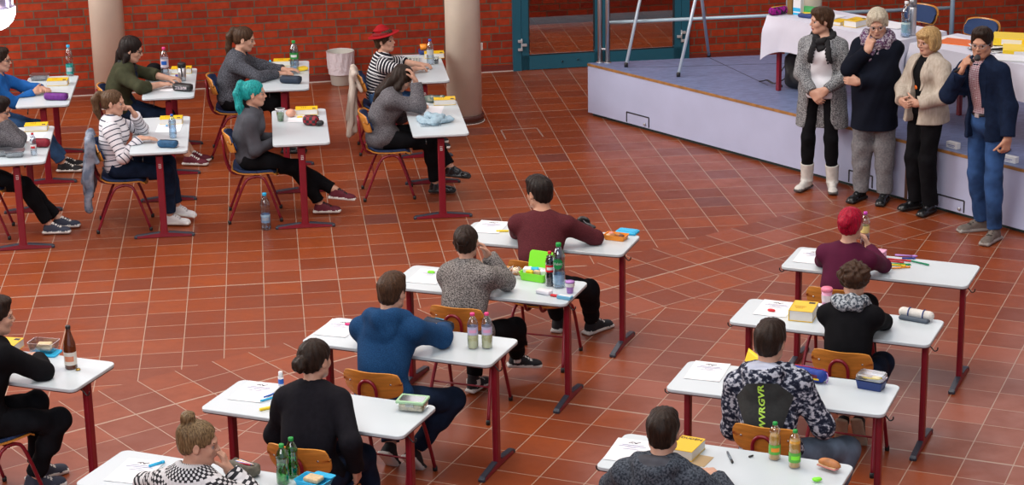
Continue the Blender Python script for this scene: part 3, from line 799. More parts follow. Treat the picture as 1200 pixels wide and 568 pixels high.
# ================================================================ people
def ik(S,T,l1,l2,pole):
    S,T=V3(S),V3(T); d=T-S; L=np.linalg.norm(d); 
    mx=(l1+l2)*.998
    if L>mx: T=S+d/L*mx; d=T-S; L=mx
    if L<abs(l1-l2)+.02: L=abs(l1-l2)+.02; T=S+unit(d)*L; d=T-S
    a=(l1*l1-l2*l2+L*L)/(2*L); hh=math.sqrt(max(l1*l1-a*a,0)); u=d/L
    p=V3(pole)-u*float(V3(pole)@u); p=unit(p)
    return S+u*a+p*hh, T
def slerp_dir(d,n,ang):
    """rotate d toward n by ang"""
    return unit(d*cos(ang)+n*sin(ang))
def hand_prims(W,d,n,side,curl=(15,25,25),s=1.0,mi=0,point=None,spread=5,thumb=35):
    d=unit(d); n=unit(V3(n)-d*float(V3(n)@d)); a=np.cross(d,n)*side    # a: towards the thumb
    R=np.stack([a,d,n],1); P=[]
    P.append(cone(W-d*.01,W+d*.02*s,.024*s,.024*s,k=.015,mi=mi,fl=n,ff=.8))
    P.append(Prim('box',c=W+d*.047*s,r=np.array([.038,.046,.0135])*s,R=R,rr=.0125*s,k=.016,mi=mi))
    lens=[.068,.076,.071,.056]; offs=[.028,.0095,-.0095,-.0275]; rad_=[.0092,.0094,.0090,.0080]
    for i in range(4):
        c1,c2,c3=[rad(q) for q in (curl if point is None or i!=point else (5,5,5))]
        b=W+(d*.088*(1 if i in(1,2) else .97)+a*offs[i])*s
        dd=unit(d+a*math.tan(rad(spread))*offs[i]/.028)
        dirs=[slerp_dir(dd,n,c1),slerp_dir(dd,n,c1+c2),slerp_dir(dd,n,c1+c2+c3)]
        L=lens[i]*s; q=b; r=rad_[i]*s
        for j,(f,dv) in enumerate(zip((.45,.30,.25),dirs)):
            q2=q+dv*L*f; P.append(cone(q,q2,r*(1-.08*j),r*(.92-.08*j),k=.006 if j==0 else .002,mi=mi)); q=q2
    tb=W+(d*.022+a*.030)*s
    t1=unit(d*cos(rad(thumb))+a*sin(rad(thumb))+n*.25); t2=unit(t1+n*.35+d*.3)
    q1=tb+t1*.042*s; q2=q1+t2*.034*s; q3=q2+unit(t2+n*.2)*.024*s
    P+= [cone(tb-t1*.01,q1,.0145*s,.0115*s,k=.014,mi=mi),cone(q1,q2,.0108*s,.0098*s,k=.004,mi=mi),cone(q2,q3,.0098*s,.008*s,k=.003,mi=mi)]
    return P
SK={}
def skinmat(name,col):
    m=mat(name,col,.5,spec=.35,var=.06,scale=25); b=m.node_tree.nodes['Principled BSDF']
    b.inputs['Subsurface Weight'].default_value=.0
    return m
SKIN=skinmat('skin_light',(.55,.31,.22)); SKIN2=skinmat('skin_warm',(.50,.26,.17)); 
LIP=mat('lips',(.42,.17,.14),.5); EYEW=mat('eye_white',(.30,.24,.22),.4); IRIS=mat('iris',(.03,.025,.02),.15); NAIL=None
def hairmat(name,a,b_):
    if name in MATS: return MATS[name]
    m=bpy.data.materials.new(name); nt,bs=nodes_of(m); MATS[name]=m
    tc=N(nt,'ShaderNodeTexCoord'); mp=N(nt,'ShaderNodeMapping'); mp.inputs['Scale'].default_value=(1,1,.18); lk(nt,tc.outputs['Object'],mp.inputs[0])
    nz=N(nt,'ShaderNodeTexNoise'); nz.inputs['Scale'].default_value=170; nz.inputs['Detail'].default_value=3; lk(nt,mp.outputs[0],nz.inputs['Vector'])
    cr=N(nt,'ShaderNodeValToRGB'); cr.color_ramp.elements[0].position=.30; cr.color_ramp.elements[0].color=(*a,1); cr.color_ramp.elements[1].position=.72; cr.color_ramp.elements[1].color=(*b_,1)
    lk(nt,nz.outputs[0],cr.inputs[0]); lk(nt,cr.outputs[0],bs.inputs['Base Color']); bs.inputs['Roughness'].default_value=.5; bs.inputs['Specular IOR Level'].default_value=.2
    bp=N(nt,'ShaderNodeBump'); bp.inputs['Strength'].default_value=.6; bp.inputs['Distance'].default_value=.004; lk(nt,nz.outputs[0],bp.inputs['Height']); lk(nt,bp.outputs[0],bs.inputs['Normal'])
    return m
def shoe_prims(A,f,up,s=1.0,boot=0,laces=True,hightop=0):
    """A ankle, f toe direction, up sole normal; materials 0 upper 1 sole 2 laces"""
    R=frame(f,up); q=lambda x,y,z: V3(A)+R@np.array([x,y,z])*s
    P=[rbx(q(0,.060,-.070),np.array([.043,.132,.012])*s,.011*s,R,mi=1,k=0),
       ell(q(0,.150,-.066),np.array([.044,.050,.015])*s,R,mi=1,k=.008)]
    P+=[cone(q(0,-.022,-.04),q(0,-.012,.0),.036*s,.036*s,k=.02,mi=0),
        cone(q(0,-.01,-.035),q(0,.12,-.05),.040*s,.032*s,k=.02,mi=0,fl=R[:,2],ff=.8),
        ell(q(0,.140,-.050),np.array([.041,.052,.026])*s,R,k=.02,mi=0),
        cone(q(0,.005,-.005),q(0,.07,-.025),.034*s,.030*s,k=.02,mi=0)]
    if boot:
        P.append(cone(q(0,-.008,-.02),q(0,-.012,boot),.050*s,.058*s,k=.015,mi=0,cap=1))
    if hightop: P.append(cone(q(0,-.01,-.01),q(0,-.008,hightop),.041*s,.042*s,k=.012,mi=0,cap=1))
    if laces:
        for i in range(4):
            y=.040+.020*i; z=.016-.011*i
            P.append(cone(q(-.017,y,z-.002),q(.017,y+.004,z-.002),.0042*s,.0042*s,k=.002,mi=2,paint=.002))
        P.append(cone(q(0,.035,.022),q(.028,.02,.02),.0035*s,.003*s,k=.002,mi=2,paint=.002)); P.append(cone(q(0,.035,.022),q(-.028,.025,.018),.0035*s,.003*s,k=.002,mi=2,paint=.002))
    return P
def head_prims(Hc,Rh,s,male,mi=0):
    """materials mi skin, mi+1 lips, mi+2 eye white, mi+3 iris, mi+4 brows"""
    def E(c,r,k=.02,m=0,op='add',R=None): return ell(Hc+Rh@(V3(c)*s),V3(r)*s,Rh if R is None else Rh@R,k=k*s,mi=mi+m,op=op)
    def C(a,b,ra,rb,k=.01,m=0,op='add',**kw): return cone(Hc+Rh@(V3(a)*s),Hc+Rh@(V3(b)*s),ra*s,rb*s,k=k*s,mi=mi+m,op=op,**kw)
    j=1.08 if male else .96
    P=[E((0,-.012,.032),(.074,.094,.082),.03),E((0,.022,-.028),(.058,.062,.082),.03),
       E((0,.032,-.072),(.044*j,.046,.034),.02),E((0,.062,-.094),(.019*j,.018,.015),.02),
       E((0,.072,.020),(.048,.020,.013),.015),
       C((-.048*j,.0,-.062),(-.022,.055,-.090),.018*j,.014,.03),C((.048*j,.0,-.062),(.022,.055,-.090),.018*j,.014,.03),
       E((-.036,.058,-.026),(.022,.020,.022),.02),E((.036,.058,-.026),(.022,.020,.022),.02)]
    for x in(-1,1): P.append(E((x*.031,.096,.002),(.017,.016,.011),.012,op='sub'))
    P+=[C((0,.082,.010),(0,.104,-.026),.0065,.0095,.010),E((-.010,.092,-.031),(.0085,.010,.0065),.006),E((.010,.092,-.031),(.0085,.010,.0065),.006),
        E((0,.083,-.052),(.020,.012,.012),.012)]
    for x in(-1,1):
        P.append(E((x*.030,.0695,.001),(.0112,.0115,.0062),.004,2)); P.append(E((x*.030,.0778,.001),(.0062,.0048,.0060),.0,3))
        P.append(C((x*.017,.087,.021),(x*.046,.075,.021),.0042,.0035,.004,4))
        Re=np.array(Matrix.Rotation(rad(-18*x),3,'Z'))
        P.append(E((x*.077,-.010,-.006),(.008,.019,.031),.006,0,R=Re)); P.append(E((x*.086,-.006,-.002),(.006,.010,.018),.004,0,op='sub',R=Re))
    P+=[E((0,.0885,-.0545),(.0190,.0075,.0036),.003,1),E((0,.0875,-.0620),(.0160,.0075,.0042),.003,1)]
    return P
def hair_prims(style,Hc,Rh,s,v=0.0,J=None):
    W=lambda p: Hc+Rh@(V3(p)*s)
    def E(c,r,k=.02,**kw): return ell(W(c),V3(r)*s,Rh,k=k*s,**kw)
    def C(a,b,ra,rb,k=.02,**kw): return cone(W(a),W(b),ra*s,rb*s,k=k*s,**kw)
    P=[E((0,-.016,.036),(.0825+v,.1025+v,.088+v))]
    slant=lambda h=0.0,sl=.72: Prim('plane',n=Rh@unit((0,sl,-1)),h=0,op='cut',k=.004)
    def scut(p,n): 
        n=Rh@unit(n); return Prim('plane',n=n,h=float(n@W(p)),op='cut',k=.006*s)
    post=[]
    if style=='short' or style=='crop':
        P.append(E((0,.025,.095),(.062+v,.06+v,.030+v),.03)); 
        P.append(C((-.074,.018,.01),(-.073,.016,-.012),.008,.006,.01)); P.append(C((.074,.018,.01),(.073,.016,-.012),.008,.006,.01))
        P.append(E((0,-.050,-.030),(.064,.050,.052),.03))
        post=[E((.0,.112,-.014),(.068,.066,.092),.006,op='sub'),*[E((x*.094,.000,-.006),(.022,.030,.036),.006,op='sub') for x in(-1,1)],scut((0,.02,-.012),(0,.62,-1)),]
    elif style=='ponytail':
        post=[]; P=[E((0,-.014,.034),(.081,.100,.087)),E((0,-.050,-.020),(.066,.052,.050),.03),E((0,.112,-.006),(.068,.066,.092),.006,op='sub'),scut((0,.02,-.004),(0,.62,-1))]
        P+=[C((0,-.095,.065),(0,-.130,.075),.028,.024),C((0,-.130,.075),(0,-.165,.02),.026,.034),C((0,-.165,.02),(0,-.150,-.07),.036,.032),C((0,-.150,-.07),(0,-.120,-.165),.032,.012)]
    elif style=='teal':
        P=[E((0,-.014,.034),(.084,.104,.089)),E((0,-.050,-.020),(.066,.052,.050),.03),E((0,.112,-.006),(.068,.066,.092),.006,op='sub'),scut((0,.02,-.004),(0,.62,-1))]
        P+=[C((0,-.085,.065),(0,-.120,.085),.032,.030),C((0,-.120,.085),(.02,-.150,0),.030,.036),C((.02,-.150,0),(.05,-.130,-.12),.038,.036),C((.05,-.130,-.12),(.07,-.085,-.25),.036,.012),C((.0,-.145,-.02),(.0,-.120,-.18),.03,.012)]
    elif style=='pony_long':
        P=[E((0,-.014,.034),(.082,.102,.088)),E((0,-.050,-.020),(.066,.052,.050),.03),E((0,.112,-.006),(.068,.066,.092),.006,op='sub'),scut((0,.02,-.004),(0,.62,-1))]
        P+=[C((0,-.09,.075),(0,-.122,.07),.026,.022),C((0,-.122,.07),(0,-.145,0),.024,.030),C((0,-.145,0),(0,-.135,-.12),.032,.030),C((0,-.135,-.12),(.0,-.125,-.25),.030,.010)]
    elif style in('bun','topbun','lowbun'):
        P=[E((0,-.014,.034),(.082,.102,.089)),E((0,-.050,-.020),(.066,.052,.052),.03),E((0,.112,-.006),(.068,.066,.092),.006,op='sub'),scut((0,.02,-.004),(0,.62,-1))]
        c={'bun':(0,-.118,.045),'topbun':(0,-.065,.135),'lowbun':(0,-.128,.0)}[style]; r={'bun':.042,'topbun':.034,'lowbun':.044}[style]
        ax=np.array([0,-1,.45]) if style!='topbun' else np.array([0,-.4,1]); ax=unit(ax); e1=unit(np.cross(ax,(1,0,0))); e2=np.cross(ax,e1)
        P.append(E(c,(r*.75,r*.75,r*.75)))
        for i in range(7):
            a=2*pi*i/7; b=a+1.5; p=V3(c)+(e1*cos(a)+e2*sin(a))*r*.72; q=V3(c)+(e1*cos(b)+e2*sin(b))*r*.62+ax*.012
            P.append(C(p,q,r*.42,r*.36,.008))
        P.append(C((0,-.03,.0) if style!='topbun' else (0,-.05,.06),c,.055,.022,.03))
    elif style=='long' or style=='long_side':
        P=[E((0,-.016,.036),(.086+v,.104+v,.092+v)),E((0,-.050,-.045),(.084,.062,.105),.03)]
        for x in (-1,1):
            P+=[C((x*.070,.000,.02),(x*.082,.005,-.08),.028,.032,.02),C((x*.082,.005,-.08),(x*.088,-.005,-.19),.032,.026,.02),C((x*.088,-.005,-.19),(x*.080,.0,-.29),.026,.012,.02),
                C((x*.04,-.075,-.06),(x*.055,-.095,-.22),.045,.035,.03),C((x*.055,-.095,-.22),(x*.04,-.09,-.32),.035,.015,.03)]
        post=[E((0,.105,-.03),(.060,.080,.092),.01,op='sub')]
    elif style=='wavy':   # chin-to-shoulder length, swept behind
        P=[E((0,-.018,.038),(.090,.106,.094)),E((0,-.055,-.03),(.086,.066,.095),.03),C((-.07,-.02,-.06),(-.085,-.03,-.15),.034,.022),C((.07,-.02,-.06),(.085,-.03,-.15),.034,.022),C((0,-.09,-.06),(0,-.10,-.17),.05,.03)]
        post=[E((0,.100,-.035),(.064,.085,.095),.01,op='sub')]
    elif style=='bob':
        P=[E((0,-.016,.036),(.092,.108,.094)),E((0,-.030,-.025),(.094,.086,.090),.03),C((-.082,.028,.03),(-.082,.035,-.055),.024,.018),C((.082,.028,.03),(.082,.035,-.055),.024,.018),
           E((0,.055,.070),(.075,.048,.030),.02)]
        post=[E((0,.125,-.040),(.058,.080,.085),.01,op='sub'),scut((0,0,-.105),(0,.2,-1))]
    elif style=='pixie':  # short, tousled, a little over the ears
        P=[E((0,-.018,.038),(.087+v,.106+v,.093+v)),E((0,.035,.085),(.068,.055,.036),.03),C((-.078,.02,.02),(-.076,.022,-.02),.014,.010),C((.078,.02,.02),(.076,.022,-.02),.014,.010),E((0,-.055,-.035),(.066,.050,.055),.03)]
        post=[E((0,.116,-.020),(.068,.070,.090),.008,op='sub'),*[E((x*.096,.004,-.012),(.020,.022,.030),.006,op='sub') for x in(-1,1)],scut((0,.02,-.022),(0,.62,-1))]
    elif style=='curly':
        P=[E((0,-.020,.040),(.098,.110,.098)),E((0,-.085,.035),(.055,.045,.050),.02)]
        for i in range(9):
            a=2*pi*i/9; P.append(E((.078*cos(a),-.03+.075*sin(a),.05+.03*cos(3*a)),(.030,.030,.030),.02))
        post=[E((0,.125,-.028),(.066,.078,.090),.008,op='sub'),scut((0,.02,-.030),(0,.55,-1))]
    return P,post
def glasses(parent,Hc,Rh,s,m):
    W=lambda x,y,z: tuple(Hc+Rh@(np.array([x,y,z])*s))
    m_=MB()
    for x in(-1,1):
        pts=[W(x*.031+.021*cos(a),.094-.003*abs(cos(a)),.001+.015*sin(a)) for a in [2*pi*i/14 for i in range(14)]]
        m_.tube(pts,.0018,6,closed=True)
        m_.tube([W(x*.052,.091,.006),W(x*.070,.06,.008),W(x*.080,.0,.006),W(x*.080,-.015,-.006)],.0017,6)
    m_.tube([W(-.010,.095,.005),W(0,.098,.008),W(.010,.095,.005)],.0016,6)
    return m_.build('glasses',m,parent)
PEOPLE=[]
def person(label, where, rz, spec, group='people in the hall', cat='person'):
    """where: world position of the local origin; spec in metres, x right, y forward, z up"""
    S=spec; s=S.get('s',.95); male=S.get('male',False)
    e=empty('person',(*where,0),rz,label,cat,None)
    if group: e['group']=group
    hip=V3(S['hip']); neck=V3(S['neck']); sy=rad(S.get('syaw',0))
    up=unit(neck-hip); mid=(hip+neck)/2+V3(S.get('bend',(0,-.02,0)))
    W=hip+(mid-hip)*.85
    uc=unit(neck-W); r_=np.array([cos(sy),sin(sy),0]); r_=unit(r_+V3(S.get('stilt',(0,0,0)))); fc=unit(np.cross(uc,r_)); r_=np.cross(fc,uc); Rc=np.stack([r_,fc,uc],1)
    hy=rad(S.get('hyaw',0)); rp=np.array([cos(hy),sin(hy),0]); upz=unit(W-hip+np.array([0,0,.05])); fp=unit(np.cross(upz,rp)); rp=np.cross(fp,upz); Rp=np.stack([rp,fp,upz],1)
    Lt=np.linalg.norm(neck-W); wf=S.get('wide',1.0); df=S.get('deep',1.0)
    sw=(.178 if male else .158)*s*S.get('shw',1)
    Rh=eul(*S.get('head',(0,0,0))); 
    Hc=neck+uc*.035*s+Rh[:,2]*.115*s+Rh[:,1]*.025*s+V3(S.get('hoff',(0,0,0)))
    cc=W+(neck-W)*.52+fc*.012
    tors=[ell(hip+upz*.02,np.array([.160*wf,.118*df,.105])*s,Rp,k=.05,al0=0),
          ell(W,np.array([.133*wf,.098*df,.13])*s,Rc,k=.06,al0=.2),
          ell(cc,np.array([(.158 if male else .145)*wf,.104*df,.165])*s,Rc,k=.06,al0=.38)]
    if not male:
        b=S.get('bust',1.0)
        for x in(-1,1): tors.append(ell(cc+fc*.070*s+r_*x*.062*s-uc*.005,np.array([.060,.050,.058])*s*b,Rc,k=.04,al0=.38))
    if S.get('belly'): tors.append(ell(W+fc*S['belly'][0]-uc*.03,np.array([.15*wf,S['belly'][1],.14])*s,Rc,k=.08,al0=.2))
    sh={}
    for side,x in(('L',-1),('R',1)):
        sh[side]=neck+r_*x*sw-uc*S.get('shd',.075)*s+fc*.008*s+V3(S.get('sh'+side,(0,0,0)))
    yoke=[cone(neck+r_*x*.040*s-uc*.045*s,sh['L' if x<0 else 'R']-r_*x*.014,.060*s,.044*s,k=.05,al0=.45) for x in(-1,1)]
    hb=Hc+Rh@(np.array([0,-.022,-.055])*s)
    neckp=cone(neck-uc*.03,hb,(.056 if male else .047)*s,(.055 if male else .046)*s,k=.03)
    J=dict(hip=hip,neck=neck,W=W,Rc=Rc,Rp=Rp,Hc=Hc,Rh=Rh,s=s,sh=sh,cc=cc,fc=fc,r=r_,uc=uc,up=upz)
    body=list(tors)+yoke
    arms={};sleeve={}
    ul,fl=(.282 if male else .262)*s,(.252 if male else .235)*s
    ar=(1.12 if male else 1.0)*S.get('armw',1)
    hands=[]
    for side in 'LR':
        a=S.get('arm'+side); x=-1 if side=='L' else 1
        if a is None: a=dict(to=(x*.2,.3,.8),pole=(x,-.5,-.5))
        pole=V3(a['pole']); ak=S.get('armk',1.0)
        if a.get('el') is not None: pole=V3(a['el'])-(sh[side]+V3(a['to']))/2
        El,Wr=ik(sh[side],a['to'],ul*ak,fl*ak,pole)
        off=S.get('off')
        if off is not None and a.get('clear',1):
            axis=unit(Wr-sh[side])
            for kk in range(1,30):
                q=El+off
                if q[1]<-.285 or q[2]>.79: break
                ang=rad(6)*kk*(1)
                best_=None
                for sg in (1,-1):
                    c_,s_=cos(ang*sg),sin(ang*sg); p2=pole*c_+np.cross(axis,pole)*s_+axis*float(axis@pole)*(1-c_)
                    E2,W2=ik(sh[side],a['to'],ul*ak,fl*ak,p2); qq=E2+off
                    if qq[1]<-.285 or qq[2]>.79: best_=E2 if best_ is None or abs(E2[0])<abs(best_[0]) else best_
                if best_ is not None: El=best_; break
        J['el'+side],J['wr'+side]=El,Wr
        ua=cone(sh[side],El,.047*s*ar,.037*s*ar,k=.035,al0=.1); fa=cone(El,Wr,.041*s*ar,.0265*s*ar,k=.02,al0=.1+ul)
        arms[side]=(ua,fa); body+=[ua,fa]
        d=a.get('hd'); d=unit(Wr-El) if d is None else unit(d)
        hp=hand_prims(Wr,d,a.get('hn',(0,0,-1)),x,a.get('curl',(15,25,20)),s*(1.04 if male else .97),0,a.get('point'),a.get('spread',5),a.get('thumb',35))
        hands+=hp
    tl,cl=.425*s*S.get('leg',1),.415*s*S.get('leg',1)
    legs={}
    for side in 'LR':
        a=S['leg'+side]; x=-1 if side=='L' else 1
        hj=hip+rp*x*.088*s-upz*.01
        Kn,An=ik(hj,a['to'],tl,cl,a.get('pole',(0,1,.3)))
        J['kn'+side],J['an'+side]=Kn,An
        lw=S.get('legw',1.0)
        th=cone(hj,Kn,.083*s*lw,.056*s*lw,k=.04,al0=0); cf=cone(Kn,Kn+(An-Kn)*.35,.054*s,.054*s*lw,k=.02,al0=.4); c2=cone(Kn+(An-Kn)*.3,An,.053*s*lw,.036*s,k=.03,al0=.55)
        fd=unit(V3(a.get('toe',(x*.15,1,0)))); fu=V3(a.get('fup',(0,0,1))); Rf=frame(fd,fu)
        ft=[cone(An+Rf@np.array([0,-.02,-.04])*s,An+Rf@np.array([0,.11,-.052])*s,.030*s,.022*s,k=.02),ell(An+Rf@np.array([0,.13,-.053])*s,np.array([.036,.045,.018])*s,Rf,k=.02)]
        legs[side]=(th,cf,c2,ft,fd,fu,An,Kn); body+=[th,cf,c2]+ft
    hm=S.get('headscale',1.0)
    body+= [neckp]+head_prims(Hc,Rh,s*1.0*hm,male)+hands
    skin=S.get('skin',SKIN); brow=S.get('brow',S['hair'][1])
    solids=S.get('solids',[])
    me=sdf_mesh(body,h=S.get('h',.006),name='body',post=solids); obj('body',me,[skin,LIP,EYEW,IRIS,brow],e)
    # ---- hair
    st,hm_=S['hair'][0],S['hair'][1]; hp,post=hair_prims(st,Hc,Rh,s*hm,S.get('hairv',0.0),J)
    for q in S.get('hairx',lambda J:[])(J): hp.append(q)
    nz=curls(.007,70,1) if st=='curly' else strands(.0034 if st in('short','pixie','crop') else .0042,120,len(label),Hc)
    obj('hair',sdf_mesh(hp,h=.006,noise=nz,name='hair',post=post),hm_,e)
    if S.get('glasses'): glasses(e,Hc,Rh,s*hm,S['glasses'])
    # ---- trousers
    tr=S.get('trousers')
    if tr:
        t=tr.get('t',.012); seat_=tr.get('top') is None; P=[tors[0].inflate(t if not seat_ else .003)]
        if tr.get('waist',1) and not seat_: P.append(ell(hip+(W-hip)*.5,np.array([.142*wf,.104*df,.07])*s+t,Rp,k=.04))
        for side in 'LR':
            th,cf,c2,ft,fd,fu,An,Kn=legs[side]; f=tr.get('hem',.035); fl_=tr.get('flare',.006)
            P.append(th.inflate(t)); 
            P.append(cone(Kn,An-unit(An-Kn)*f,.055*s*S.get('legw',1)+t,.042*s+fl_+t*.6,k=.03,al0=.4,cap=1))
            P.append(cone(Kn,Kn+(An-Kn)*.4,.054*s*S.get('legw',1)+t,.053*s*S.get('legw',1)+t,k=.03))
        obj('trousers',sdf_mesh(P,h=.008,noise=folds(tr.get('fold',.004),34,3),name='trousers',post=([cutp(upz,hip+upz*tr['top'])] if 'top' in tr else [])+solids),tr['m'],e)
    # ---- shoes
    shd=S.get('shoes')
    if shd:
        for side in 'LR':
            if S.get('noshoe'+side): continue
            th,cf,c2,ft,fd,fu,An,Kn=legs[side]
            P=shoe_prims(An,fd,fu,s*shd.get('s',.98)*(1.06 if male else .97),shd.get('boot',0),shd.get('laces',True),shd.get('hightop',0))
            P+=shd.get('extra',lambda *a:[])(An,frame(fd,fu),s)
            if shd.get('boot'): P.append(cone(An,An+unit(Kn-An)*shd['boot'],.050*s,.062*s,k=.02,mi=0,cap=1))
            obj('shoe',sdf_mesh(P,h=.0055,name='shoe'),shd['m'],e)
    # ---- garments
    for g in S.get('tops',[]):
        t=g.get('t',.014); P=[q.inflate(t) for q in tors[(0 if g.get('low',1) else 1):]]+[q.inflate(t*.8) for q in yoke]
        post=[]; P+=g.get('skirt',lambda J:[])(J); P+=g.get('open',lambda J:[])(J)
        if not g.get('sleeveless'):
            for side in 'LR':
                ua,fa=arms[side]; sl=g.get('sleeve',.93); ts=g.get('ts',t); cu=g.get('cuff',0)
                P.append(cone(ua.a,ua.b,ua.ra+ts,ua.rb+ts,k=.04,al0=.1))
                if sl>0:
                    Wr=fa.a+(fa.b-fa.a)*sl
                    P.append(cone(fa.a,Wr,fa.ra+ts,fa.rb+(fa.ra-fa.rb)*(1-sl)+ts+cu,k=.025,al0=.1+ul,cap=1))
                    if g.get('loose'):  # hanging cloth at the elbow
                        P.append(ell(fa.a+(fa.b-fa.a)*.25+np.array([0,0,-.02]),(.05,.05,.045),k=.04,al0=.2))
        P+=g.get('extra',lambda J:[])(J)
        # open the neckline: cut above a tilted plane around the neck, hollow for the neck itself
        n=unit(uc*1.0+fc*g.get('nslope',.35)); pt=neck+uc*g.get('nh',.012)*s
        if g.get('neckcut',1): post.append(ell(neck+uc*(.06+g.get('nh',0))*s+fc*.03*s,np.array([.062+g.get('nr',0),.075+g.get('nr',0),.055+g.get('nd',0)])*s,Rc,op='sub',k=.01))
        if g.get('collar'):
            c_=g['collar']; 
        post+=g.get('post',lambda J:[])(J); post+=solids
        me=sdf_mesh(P,h=g.get('h',.008),noise=folds(g.get('fold',.005),g.get('ff',26),len(label)),name=g['name'],post=post)
        go=obj(g['name'],me,g['m'],e)
        J[g['name']]=(P,post,go)
    for fn in S.get('parts',[]): fn(e,J)
    PEOPLE.append(e); e_=e
    return e,J
def march(P,o,d,n=70):
    o=V3(o); d=unit(d); t=0
    for _ in range(n):
        p=o+d*t; v=float(sdf_eval(P,np.float64(p[0]),np.float64(p[1]),np.float64(p[2])))
        if v<.0006: break
        t+=max(v*.8,.0005)
        if t>.6: return None
    return o+d*t
def ring_prims(c,R,rx,ry,r,n=16,k=.02,wob=0,seed=0,mi=0,zf=None):
    rr=random.Random(seed); pts=[]
    for i in range(n):
        a=2*pi*i/n; w=1+wob*(rr.random()-.5)
        pts.append(V3(c)+R@np.array([rx*w*cos(a),ry*w*sin(a),(zf(a) if zf else 0)+wob*.05*(rr.random()-.5)]))
    return [cone(pts[i],pts[(i+1)%n],r*(1+wob*(rr.random()-.5)),r*(1+wob*(rr.random()-.5)),k=k,mi=mi) for i in range(n)]

# ================================================================ who sits where
H_DBROWN=hairmat('hair_dark_brown',(0.0074,0.0043,0.0031),(0.0310,0.0155,0.0093)); H_BLACKB=hairmat('hair_black_brown',(0.0037,0.0025,0.0025),(0.0186,0.0099,0.0074))
H_BROWN=hairmat('hair_brown',(0.0217,0.0105,0.0056),(0.0806,0.0384,0.0186)); H_LBROWN=hairmat('hair_light_brown',(0.0434,0.0217,0.0099),(0.1364,0.0744,0.0372))
H_BLOND=hairmat('hair_dirty_blond',(0.0558,0.0310,0.0136),(0.2604,0.1736,0.0868)); H_GOLD=hairmat('hair_golden_blond',(.22,.12,.04),(.60,.40,.18)); H_GREY=hairmat('hair_silver_blond',(.26,.22,.15),(.66,.60,.48))
H_TEAL=hairmat('hair_turquoise',(.0,.10,.12),(.02,.42,.40)); H_RED=hairmat('hair_crimson',(.12,.0,.015),(.50,.005,.03)); H_WBROWN=hairmat('hair_warm_brown',(0.0186,0.0087,0.0050),(0.0682,0.0310,0.0155))
C_BLK=mat('cloth_black',(.0055,.0055,.007),.9,spec=.1,var=.3,scale=12); C_BLKDEN=mat('denim_black',(.008,.009,.012),.85,spec=.1,var=.4,scale=8); C_NAVYDEN=mat('denim_navy',(.009,.018,.042),.85,spec=.12,var=.35,scale=10)
C_BLUEDEN=mat('denim_blue',(.035,.095,.22),.8,spec=.2,var=.5,scale=7); C_LDEN=mat('denim_greyblue',(.11,.15,.21),.8,spec=.2,var=.35,scale=9); C_GREYT=speckle('trousers_grey_melange',(.13,.13,.14),(.22,.22,.23),60,.3,.7)
C_MAROON=speckle('knit_maroon',(.060,.010,.014),(.100,.018,.024),150,.3,.7); C_BERRY=mat('jersey_berry',(.075,.006,.030),.85,spec=.2,var=.15,scale=10)
C_KNITG=speckle('knit_grey_flecked',(.045,.042,.042),(.30,.28,.27),150,.40,.60); C_KNITD=speckle('knit_dark_flecked',(.014,.016,.022),(.12,.125,.15),150,.40,.62); C_KNITM=speckle('knit_mid_flecked',(.045,.043,.05),(.18,.17,.185),170,.38,.62)
C_BLUEH=speckle('hoodie_blue',(.004,.030,.095),(.010,.060,.16),160,.3,.7); C_BLUES=mat('sweater_bright_blue',(.010,.10,.34),.85,spec=.2,var=.15,scale=14); C_CHAR=mat('hoodie_charcoal',(.060,.062,.075),.85,spec=.2,var=.2,scale=12)
C_OLIVE=mat('cardigan_olive',(.040,.042,.022),.9,spec=.15,var=.2,scale=16); C_BLAZER=mat('blazer_black',(.008,.0075,.011),.85,spec=.12,var=.2,scale=40); C_NAVYJ=mat('jacket_navy',(.007,.015,.040),.85,spec=.12,var=.2,scale=30)
C_HEATHD=speckle('hoodie_dark_heather',(.016,.022,.032),(.085,.10,.125),90,.38,.62); C_LINEN=speckle('jacket_linen_beige',(.34,.26,.19),(.46,.37,.28),90,.3,.7,aniso=(1,1,.3)); C_WHITE=mat('blouse_white',(.70,.70,.74),.8,spec=.2,var=.05,scale=9)
C_CARDSP=speckle('cardigan_salt_pepper',(.03,.032,.036),(.42,.42,.44),80,.43,.57); C_DRESS=mat('tunic_blue_black',(.004,.006,.013),.85,spec=.12,var=.3,scale=5)
C_STRW=striped('jersey_white_striped',(.66,.64,.68),(.015,.02,.05),.043,.20); C_STRB=striped('jersey_black_white_striped',(.012,.012,.02),(.66,.66,.68),.030,.36)
C_SCARFG=speckle('scarf_grey_blue',(.04,.055,.075),(.42,.46,.50),70,.42,.60); C_BLKSC=mat('scarf_black',(.008,.008,.010),.9,var=.3,scale=20); C_SCARFP=speckle('scarf_purple_grey',(.10,.035,.09),(.45,.40,.46),38,.42,.58,c=(.16,.15,.22))
G_BLK=mat('glasses_black',(.01,.01,.012),.3); G_SIL=mat('glasses_silver',(.35,.33,.36),.3,metal=.6)
S_WHITE=mat('shoe_rubber_white',(.70,.69,.66),.5); S_CANW=mat('shoe_canvas_white',(.66,.66,.68),.8); S_BURG=mat('shoe_canvas_burgundy',(.11,.008,.022),.8); S_NAVY=mat('shoe_canvas_grey_navy',(.035,.042,.07),.8); S_BLKC=mat('shoe_canvas_black',(.010,.010,.014),.8)
S_BLKL=mat('shoe_leather_black',(.008,.008,.009),.25); S_TAUPE=mat('shoe_suede_taupe',(.14,.115,.10),.85,var=.2,scale=30); S_SOLEG=mat('shoe_sole_grey',(.10,.09,.085),.7); S_SOLEB=mat('shoe_sole_black',(.012,.012,.012),.6); S_BOOTW=mat('boot_leather_pale',(.58,.56,.52),.6,var=.12,scale=25)
